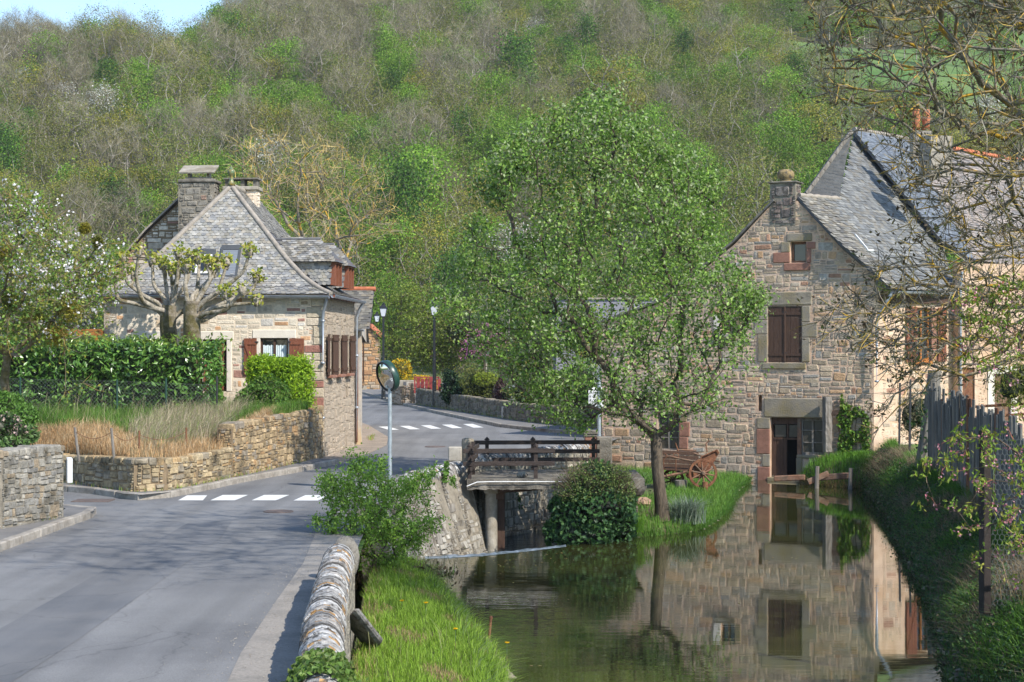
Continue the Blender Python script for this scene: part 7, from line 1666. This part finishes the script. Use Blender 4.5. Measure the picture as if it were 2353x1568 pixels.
for i,(px,py,dd,lab) in enumerate(((1116,855,95,'left slim pale birch trunk behind the garden hedges'),(1167,850,95,'right slim pale birch trunk behind the garden hedges'))):
    a,b=P(px,900,dd),P(px+3,700,dd); a[2]=0; tree_obj('young_birch',lab,'tree',a,[a,a+(b-a)*.3,a+(b-a)*.6,b],list(b+np.random.RandomState(130+i).normal(size=(30,3))*V(.7,.7,.8)),'pale bark',.014,.45,.10,.6,.2,.3,None,lambda t,tp,dr,r,pos,par:(lambda mb:(leaves(mb,around(tp,18,.3,r),.13,.09,OLIVE+FRESH,r,0),mb.build('crown','far leaf',t)))(MB()),131+i)
# flowering peach branches reaching in at lower right
pb_=V(8.5,23.2,-.1); PQ=[(2140,1050),(2200,1010),(2260,960),(2330,930),(2480,900),(2560,1100),(2480,1300),(2350,1260),(2260,1220),(2200,1175),(2150,1150),(2135,1110)]
PQ2=[(2190,690),(2260,660),(2350,640),(2480,650),(2500,800),(2350,880),(2250,860),(2200,760)]
r=np.random.RandomState(141); tg=list(crown_px(PQ,21.6,.6,110,r))+list(crown_px(PQ2,22.2,.6,60,r))+[P(x,y,21.5) for x,y in ((2130,1110),(2140,1060),(2185,1010),(2150,1160),(2250,1265),(2230,1215),(2205,1180),(2330,1330),(2195,985))]
def pcr(t,tp,dr,r,pos,par):
    mb=MB(); p0=np.repeat(tp,2,0); d=np.repeat(dr,2,0)+rdirs(len(p0),r)*.5; d/=np.linalg.norm(d,axis=1)[:,None]; ti=twigs(mb,p0,d,.16,.009,[(.22,.075,.05),(.16,.11,.08)],r,0)
    ends=np.concatenate([tp,ti]); leaves(mb,around(ends[r.rand(len(ends))<.75],9,.04,r),.085,.030,[(.17,.27,.03),(.22,.31,.04),(.26,.26,.04)],r,1,V(0,0,1),.8); mb.build('leafy_twigs',['twig','leaf'],t)
    mb=MB(); w=ends[r.rand(len(ends))<.55]; leaves(mb,around(w-V(0,0,.03),6,.03,r),.038,.032,[(.52,.22,.26),(.46,.16,.21),(.60,.34,.38)],r,0); mb.build('blossom','petal',t)
tree_obj('peach_tree','young peach branches with pink flowers and fresh leaves reaching in before the wire fence','tree',pb_,[pb_,pb_+V(0,0,.8),pb_+V(-.15,-.1,1.5)],tg,'bark',.0048,.47,.06,.25,.10,.22,None,pcr,142,.05,None,4,6)
shrub('bamboo_clump','yellow green feathery conifer shrub at the right edge before the plaster house',[(P(2325,885,44),(.55,.5,.55)),(P(2360,870,44),(.5,.5,.7))],[(.20,.22,.03),(.16,.18,.03),(.24,.25,.05)],1800,.13,.03,151,cr=.6,axis=V(0,0,1),axw=.8)
shrub('dry_hedge','greyish olive loose hedge behind the iron posts before the sunny mill wall',[(P(2120,945,57),(.75,.5,.9)),(P(2090,960,57),(.4,.4,.8))],[(.17,.155,.09),(.20,.18,.11),(.13,.13,.06)],2600,.09,.03,152,cr=.55)
# ---------------------------------------------------------------- grass and ground cover (uncountable)
def cover_(name,m,fn): mb=MB(); fn(mb); return tag(mb.build(name,m),kind='stuff')
GRN=[(.19,.32,.03),(.235,.38,.04),(.15,.26,.025),(.28,.40,.06)]
STRAW=[(.36,.26,.13),(.42,.31,.17),(.30,.21,.10)]
def f(mb):
    r=np.random.RandomState(161); p=sample_grid(gl,52000,r,.12,.98,.18,.98); q=p[(p[:,1]>12)&(p[:,1]<37)]; k=np.sin(q[:,0]*4+q[:,1]*1.1)+np.sin(q[:,1]*2.3-q[:,0]*2); a=q[k<1.15]; b=q[k>=1.15]
    blades(mb,a,.17,.009,.55,GRN,r); blades(mb,b,.12,.009,.7,STRAW+GRN[:2],r)
    e=sample_grid(gl,9000,r,.06,.3,.15,.98); e=e[e[:,1]>12]; blades(mb,e,.26,.010,.9,GRN+[(.16,.22,.09)],r,0,V(.6,-.2,0))
    e=sample_grid(gl,4200,r,.86,.98,.1,.98); blades(mb,e,.2,.009,.6,STRAW+GRN,r)
    t=sample_grid(gl,260,r,.1,.9,.2,.9); blades(mb,t,.5,.006,.6,[(.2,.3,.08),(.3,.3,.14)],r)
cover_('bank_grass','grass',f)
def f(mb):
    r=np.random.RandomState(162); p=sample_grid(gr,60000,r,.03,.6); leaves(mb,p+r.normal(size=p.shape)*V(.09,.09,.08)+V(0,0,.08),.065,.045,[(.045,.10,.03),(.06,.13,.035),(.035,.075,.025),(.085,.16,.04),(.10,.085,.05)],r,0)
    p=sample_grid(gr,7000,r,0,.18); leaves(mb,p+r.normal(size=p.shape)*V(.09,.12,.07)+V(0,0,.05),.075,.055,[(.045,.09,.03),(.06,.12,.035),(.09,.075,.045)],r,0)
    p=sample_grid(gr,9000,r,0,.25); blades(mb,p,.3,.011,1.0,[(.09,.18,.03),(.13,.24,.04),(.22,.18,.10)],r,0,V(-.5,-.2,0))
cover_('bank_ivy','leaf',f)
def f(mb):
    r=np.random.RandomState(163); p=sample_grid(gr,42000,r,.12,1.0); k=np.sin(p[:,1]*1.7)+np.sin(p[:,1]*.61+2)+np.sin(p[:,0]*3); blades(mb,p[k>.2],.34,.013,.9,[(.10,.22,.03),(.15,.29,.04),(.075,.17,.025)],r,0,V(-.5,-.2,0)); blades(mb,p[k<-.75],.42,.009,1.0,[(.26,.2,.12),(.33,.26,.16),(.2,.15,.1)],r,0,V(-.5,0,0))
    p=np.stack([r.uniform(6.9,13,26000),r.uniform(19,46,26000),np.full(26000,-.06)],1); p=p[p[:,0]>np.interp(p[:,1],[17,22,27,31,40,50],[7.1,7.7,8.3,9.3,10.8,12.3])-.1]; blades(mb,p,.22,.016,.6,[(.08,.19,.025),(.11,.23,.03),(.16,.2,.06)],r)
    p=V(8.2,23.6,-.1)+r.normal(size=(900,3))*V(.5,.5,.0); blades(mb,p,.75,.009,.6,STRAW+[(.25,.2,.13)],r)
cover_('garden_grass','grass',f)
def f(mb):
    r=np.random.RandomState(164); p=sample_grid(gi,30000,r,.05,.9); p=p[~((p[:,0]<2.7)&(p[:,1]<43.4))]; k=np.sin(p[:,0]*2.3)+np.sin(p[:,1]*1.3+p[:,0]); blades(mb,p,.26,.013,.55,[(.12,.26,.035),(.15,.31,.045),(.09,.2,.03),(.19,.31,.06)],r)
    p=sample_grid(gi,5200,r,.0,.1); p=p[~((p[:,0]<2.4)&(p[:,1]<43.6))]; blades(mb,p,.40,.016,1.0,[(.075,.19,.025),(.10,.23,.03),(.14,.24,.06)],r)
    c=V(2.75,42.7,-1.2); blades(mb,c+r.normal(size=(1500,3))*V(.22,.12,.0),.5,.016,.9,[(.13,.28,.03),(.16,.31,.04)],r)
    p=sample_grid(gd,9000,r,.1,1); blades(mb,p,.30,.014,.6,[(.12,.27,.03),(.15,.30,.035),(.09,.2,.025)],r); p=sample_grid(gd,2500,r,0,.15); blades(mb,p,.3,.012,.9,STRAW+[(.12,.22,.04)],r,0,V(-.2,-.6,0))
cover_('island_grass','grass',f)
def f(mb):
    r=np.random.RandomState(165); p=sample_grid(gg,60000,r,.0,1.0); tq=sample_grid(gg,1,r)
    front=np.interp(p[:,0],[-22,-10.8,-8.62,-7.7,-6.05],[46,42.15,39.35,41.4,50.2]); dd=p[:,1]-front; w=np.sin(p[:,0]*1.3)*.5+np.sin(p[:,0]*3.1+p[:,1])*.3
    left=(p[:,0]<-9.6)
    dry=(dd+w<2.6)&(p[:,0]<-6.6); mid=(~dry)&(p[:,0]>-9.9)&(p[:,0]<-7.6)&(dd<8.2+w)
    g_=(~dry)&(~mid)
    blades(mb,p[dry],.34,.011,.75,[(.56,.35,.17),(.60,.42,.23),(.46,.30,.16),(.50,.41,.26)],r,0,V(.25,-.2,0)); blades(mb,p[mid],.62,.010,.8,[(.46,.38,.26),(.52,.44,.32),(.38,.32,.21),(.22,.30,.08)],r,0,V(.5,-.1,0)); blades(mb,p[g_],.42,.013,.5,[(.11,.24,.035),(.14,.28,.04),(.09,.19,.03),(.2,.25,.08)],r)
    q=sample_grid(gg,900,r,.45,1.0); blades(mb,q,.95,.008,.8,[(.42,.36,.24),(.36,.3,.2)],r,0,V(.7,0,0))
cover_('terrace_grass','grass',f)
def f(mb):
    r=np.random.RandomState(166)
    # weeds along wall feet and pavement edges
    for line,n,h in (([(-10.8,41.4,.12),(-8.62,38.75,.12),(-7.9,39.1,.12),(-7.5,41,.12),(-6.95,43.8,.12),(-6.0,49.4,.12)],500,.12),([(-8.5,65,.01),(-6.0,72,.01)],120,.1),([(-10.3,29.7,.12),(-8.7,32.8,.12)],120,.12),([(-5.6,98.8,.12),(.3,76.6,.12),(3.4,69.3,.12)],500,.2),([(-5.2,62.5,.01),(-5.4,66,.01)],160,.12)):
        p=resample(line,200)[r.randint(0,200,n)]+r.normal(size=(n,3))*V(.07,.07,0); blades(mb,p,h,.012,.7,GRN+STRAW,r)
cover_('wall_weeds','grass',f)
def f(mb):   # ivy trailing over the near wall
    r=np.random.RandomState(167); n=2600; s=r.beta(2.2,2.2,n); a=r.uniform(-.25,1.0,n)*math.pi*.95
    c=np.stack([-1.62-.1*s,14.35+s*1.15,np.full(n,.33)],1); k=1.08+np.abs(r.normal(size=n))*.09
    p=c+np.stack([-np.cos(a)*.25*k,np.zeros(n),np.sin(a)*.30*k],1); p[:,2]=np.maximum(p[:,2],.02)
    p[:,0]-=np.where(a<.2,r.uniform(0,.38,n)*np.clip(1.2-s,0,1),0); 
    leaves(mb,p,.062,.055,[(.10,.18,.03),(.14,.225,.045),(.075,.13,.025),(.19,.25,.07)],r,0,var=.3)
    q=np.stack([-1.35+r.normal(size=500)*.12,14.6+r.uniform(0,1.2,500),-.1+r.uniform(-.4,.45,500)],1); leaves(mb,q,.06,.052,[(.10,.19,.03),(.13,.22,.04)],r,0)
cover_('wall_ivy','leaf',f)
def f(mb):   # small creepers on the river wall
    r=np.random.RandomState(168)
    for px0,py0,px1,py1,n,w in ((1026,1062,1022,1110,160,6),(1040,1095,1042,1125,90,7),(1000,1085,985,1100,60,10),(1022,1130,1050,1260,140,9),(985,1150,1000,1250,80,16),(1075,1225,1088,1262,70,8),(1190,1130,1194,1170,40,8)):
        tt=r.rand(n); pts=[]
        for q in tt:
            x=px0+(px1-px0)*q+r.normal()*w*.5; y=py0+(py1-py0)*q; d_=np.interp(x,[900,960,1060,1100],[39.2,40.8,42.9,42.6]) if x<1150 else 46.6; pts.append(P(x,y,d_-.22+r.uniform(-.05,.05)))
        leaves(mb,np.array(pts),.085,.065,[(.10,.20,.03),(.14,.25,.04),(.07,.14,.03)],r,0)
cover_('wall_creeper','leaf',f)
def f(mb):
    r=np.random.RandomState(169); c=V(-2.0,33.6,-1.15); blades(mb,c+r.normal(size=(700,3))*V(.42,.55,.05),.3,.012,.9,[(.16,.12,.07),(.2,.16,.09),(.1,.12,.04),(.09,.16,.03)],r)
    leaves(mb,c+r.normal(size=(900,3))*V(.42,.5,.09)+V(0,0,.08),.10,.06,[(.12,.08,.05),(.08,.06,.04),(.10,.13,.04)],r,0)
cover_('bank_debris','grass',f)
for i,(x,y,rx,lab) in enumerate(((963,1365,.24,'ochre boulder at the tip of the near grassy bank'),(985,1352,.2,'dark boulder at the water edge below the leafy bush'),(1005,1362,.16,'small brown boulder farthest out in the water at the bank tip'))):
    q=G(x,y,-1.15); mb=MB(); core(mb,q,(rx,rx*.8,rx*.6),20+i,.2,1,0,9,None,[(.28,.22,.10),(.15,.12,.10),(.2,.15,.11)][i]); tag(mb.build('boulder','lichen stone',None,q),lab,'stone')
for i,(x,y) in enumerate(((924,1403),(979,1408),(1047,1471),(1165,1502))):
    b=G(x,y,-.65+.12*0); b=G(x,y+9,-.72+.0) if i<3 else G(x,y+9,-1.0); t=thing('dandelion',['yellow dandelion in the near grass, upper left of four','yellow dandelion in the near grass just right of the first','yellow dandelion in the middle of the near grass bank','small yellow dandelion close to the water edge of the near bank'][i],'flower',b); h=b+V(0,-.05,.22)
    mb=MB(); mb.tube([b-V(0,0,.1),h],.004,5); mb.build('stem','ceramic',t); mb=MB(); r=np.random.RandomState(i); n=60; a=r.uniform(0,6.28,n); rr=r.uniform(.0,.034,n); leaves(mb,h+np.c_[np.cos(a)*rr,np.sin(a)*rr,.008-rr*.15],.02,.01,[(.80,.52,.01),(.72,.44,.01)],r,0,var=.1); mb.lathe(h-V(0,0,.012),[(.01,0),(.03,.012),(.001,.014)],8,0,(.75,.48,.01)); mb.build('flower_head','petal',t)

mb=MB(); r=np.random.RandomState(180)
for g_,n,t0,t1 in ((gl,420,.04,.16),(gi,520,.0,.09),(gr,300,.02,.1)):
    p=sample_grid(g_,n,r,t0,t1); p=p[p[:,1]>13]
    for q in p:
        s_=r.uniform(.025,.10); k=r.choice(4); core(mb,q+V(0,0,-s_*.1),(s_*r.uniform(.8,1.5),s_,s_*r.uniform(.5,.8)),r.randint(90),.25,1,0,5,None,[(.22,.19,.14),(.17,.15,.12),(.27,.23,.16),(.12,.11,.08)][k])
tag(mb.build('shore_stones','stone'),kind='stuff')
mb=MB(); n=150; p=np.stack([r.uniform(-1.5,6.5,n),r.uniform(25,44,n),np.full(n,WZ+.004)],1); p[:90,0]=r.uniform(-1.8,1.4,90); p[:90,1]=36+r.uniform(0,3.2,90)+p[:90,0]*.7
a=rdirs(n,r)*V(1,1,0); a/=np.linalg.norm(a,axis=1)[:,None]; b_=np.stack([-a[:,1],a[:,0],np.zeros(n)],1); k=r.uniform(.02,.05,(n,1)); v=np.stack([p-a*k,p+b_*k*.5+V(0,0,.003),p+a*k,p-b_*k*.5+V(0,0,.003)],1).reshape(-1,3); mb.add(v,np.arange(4*n).reshape(n,4),0,pick([(.25,.17,.07),(.33,.27,.10),(.15,.2,.05)],n,r)); tag(mb.build('floating_leaves','leaf'),kind='stuff')
# ================================================================== LIGHT, CAMERA
AZ,EL=math.radians(46),math.radians(41.5)
sd=V(math.sin(AZ)*math.cos(EL),-math.cos(AZ)*math.cos(EL),math.sin(EL))
sc=bpy.context.scene
L_=bpy.data.lights.new('sun','SUN'); L_.energy=3.8; L_.angle=math.radians(.53); L_.color=(1.0,.94,.84)
so=bpy.data.objects.new('sun',L_); C.objects.link(so); so.rotation_euler=Vector(sd).to_track_quat('Z','Y').to_euler(); so.location=(30,-30,40)
w=bpy.data.worlds.new('World'); sc.world=w; w.use_nodes=True; nt=w.node_tree; bg=nt.nodes['Background']; sk=nt.nodes.new('ShaderNodeTexSky'); sk.sky_type='NISHITA'; sk.sun_disc=False
sk.sun_elevation=EL; sk.sun_rotation=math.atan2(sd[0],sd[1]); sk.air_density=1.0; sk.dust_density=.25; sk.ozone_density=2.6
nt.links.new(sk.outputs[0],bg.inputs['Color']); bg.inputs['Strength'].default_value=.15
cam=bpy.data.cameras.new('camera'); co=bpy.data.objects.new('camera',cam); C.objects.link(co); co.location=(0,0,CH); co.rotation_euler=(math.pi/2,0,0)
cam.sensor_width=36; cam.lens=36*F/2353; cam.shift_y=(HZ-784)/2353; cam.clip_end=8000; cam.clip_start=.1
sc.camera=co
# light spring haze in the valley air
hm=bpy.data.materials.new('haze air'); hm.use_nodes=True; hn=hm.node_tree; hn.nodes.clear(); ho=hn.nodes.new('ShaderNodeOutputMaterial'); hv_=hn.nodes.new('ShaderNodeVolumePrincipled'); hv_.inputs['Density'].default_value=.00012; hv_.inputs['Color'].default_value=(.86,.92,1,1); hv_.inputs['Anisotropy'].default_value=.1; hn.links.new(hv_.outputs[0],ho.inputs['Volume']); MATS['haze air']=hm
mb=MB(); mb.box((-420,-40,-4),(420,960,330)); tag(mb.build('haze','haze air'),kind='stuff')
sc.view_settings.view_transform='Standard'; sc.view_settings.look='None'; sc.view_settings.gamma=1; sc.view_settings.exposure=.8
sc.render.engine='CYCLES'; sc.cycles.max_bounces=6; sc.cycles.diffuse_bounces=3; sc.cycles.glossy_bounces=3; sc.cycles.transmission_bounces=3; sc.cycles.use_adaptive_sampling=True
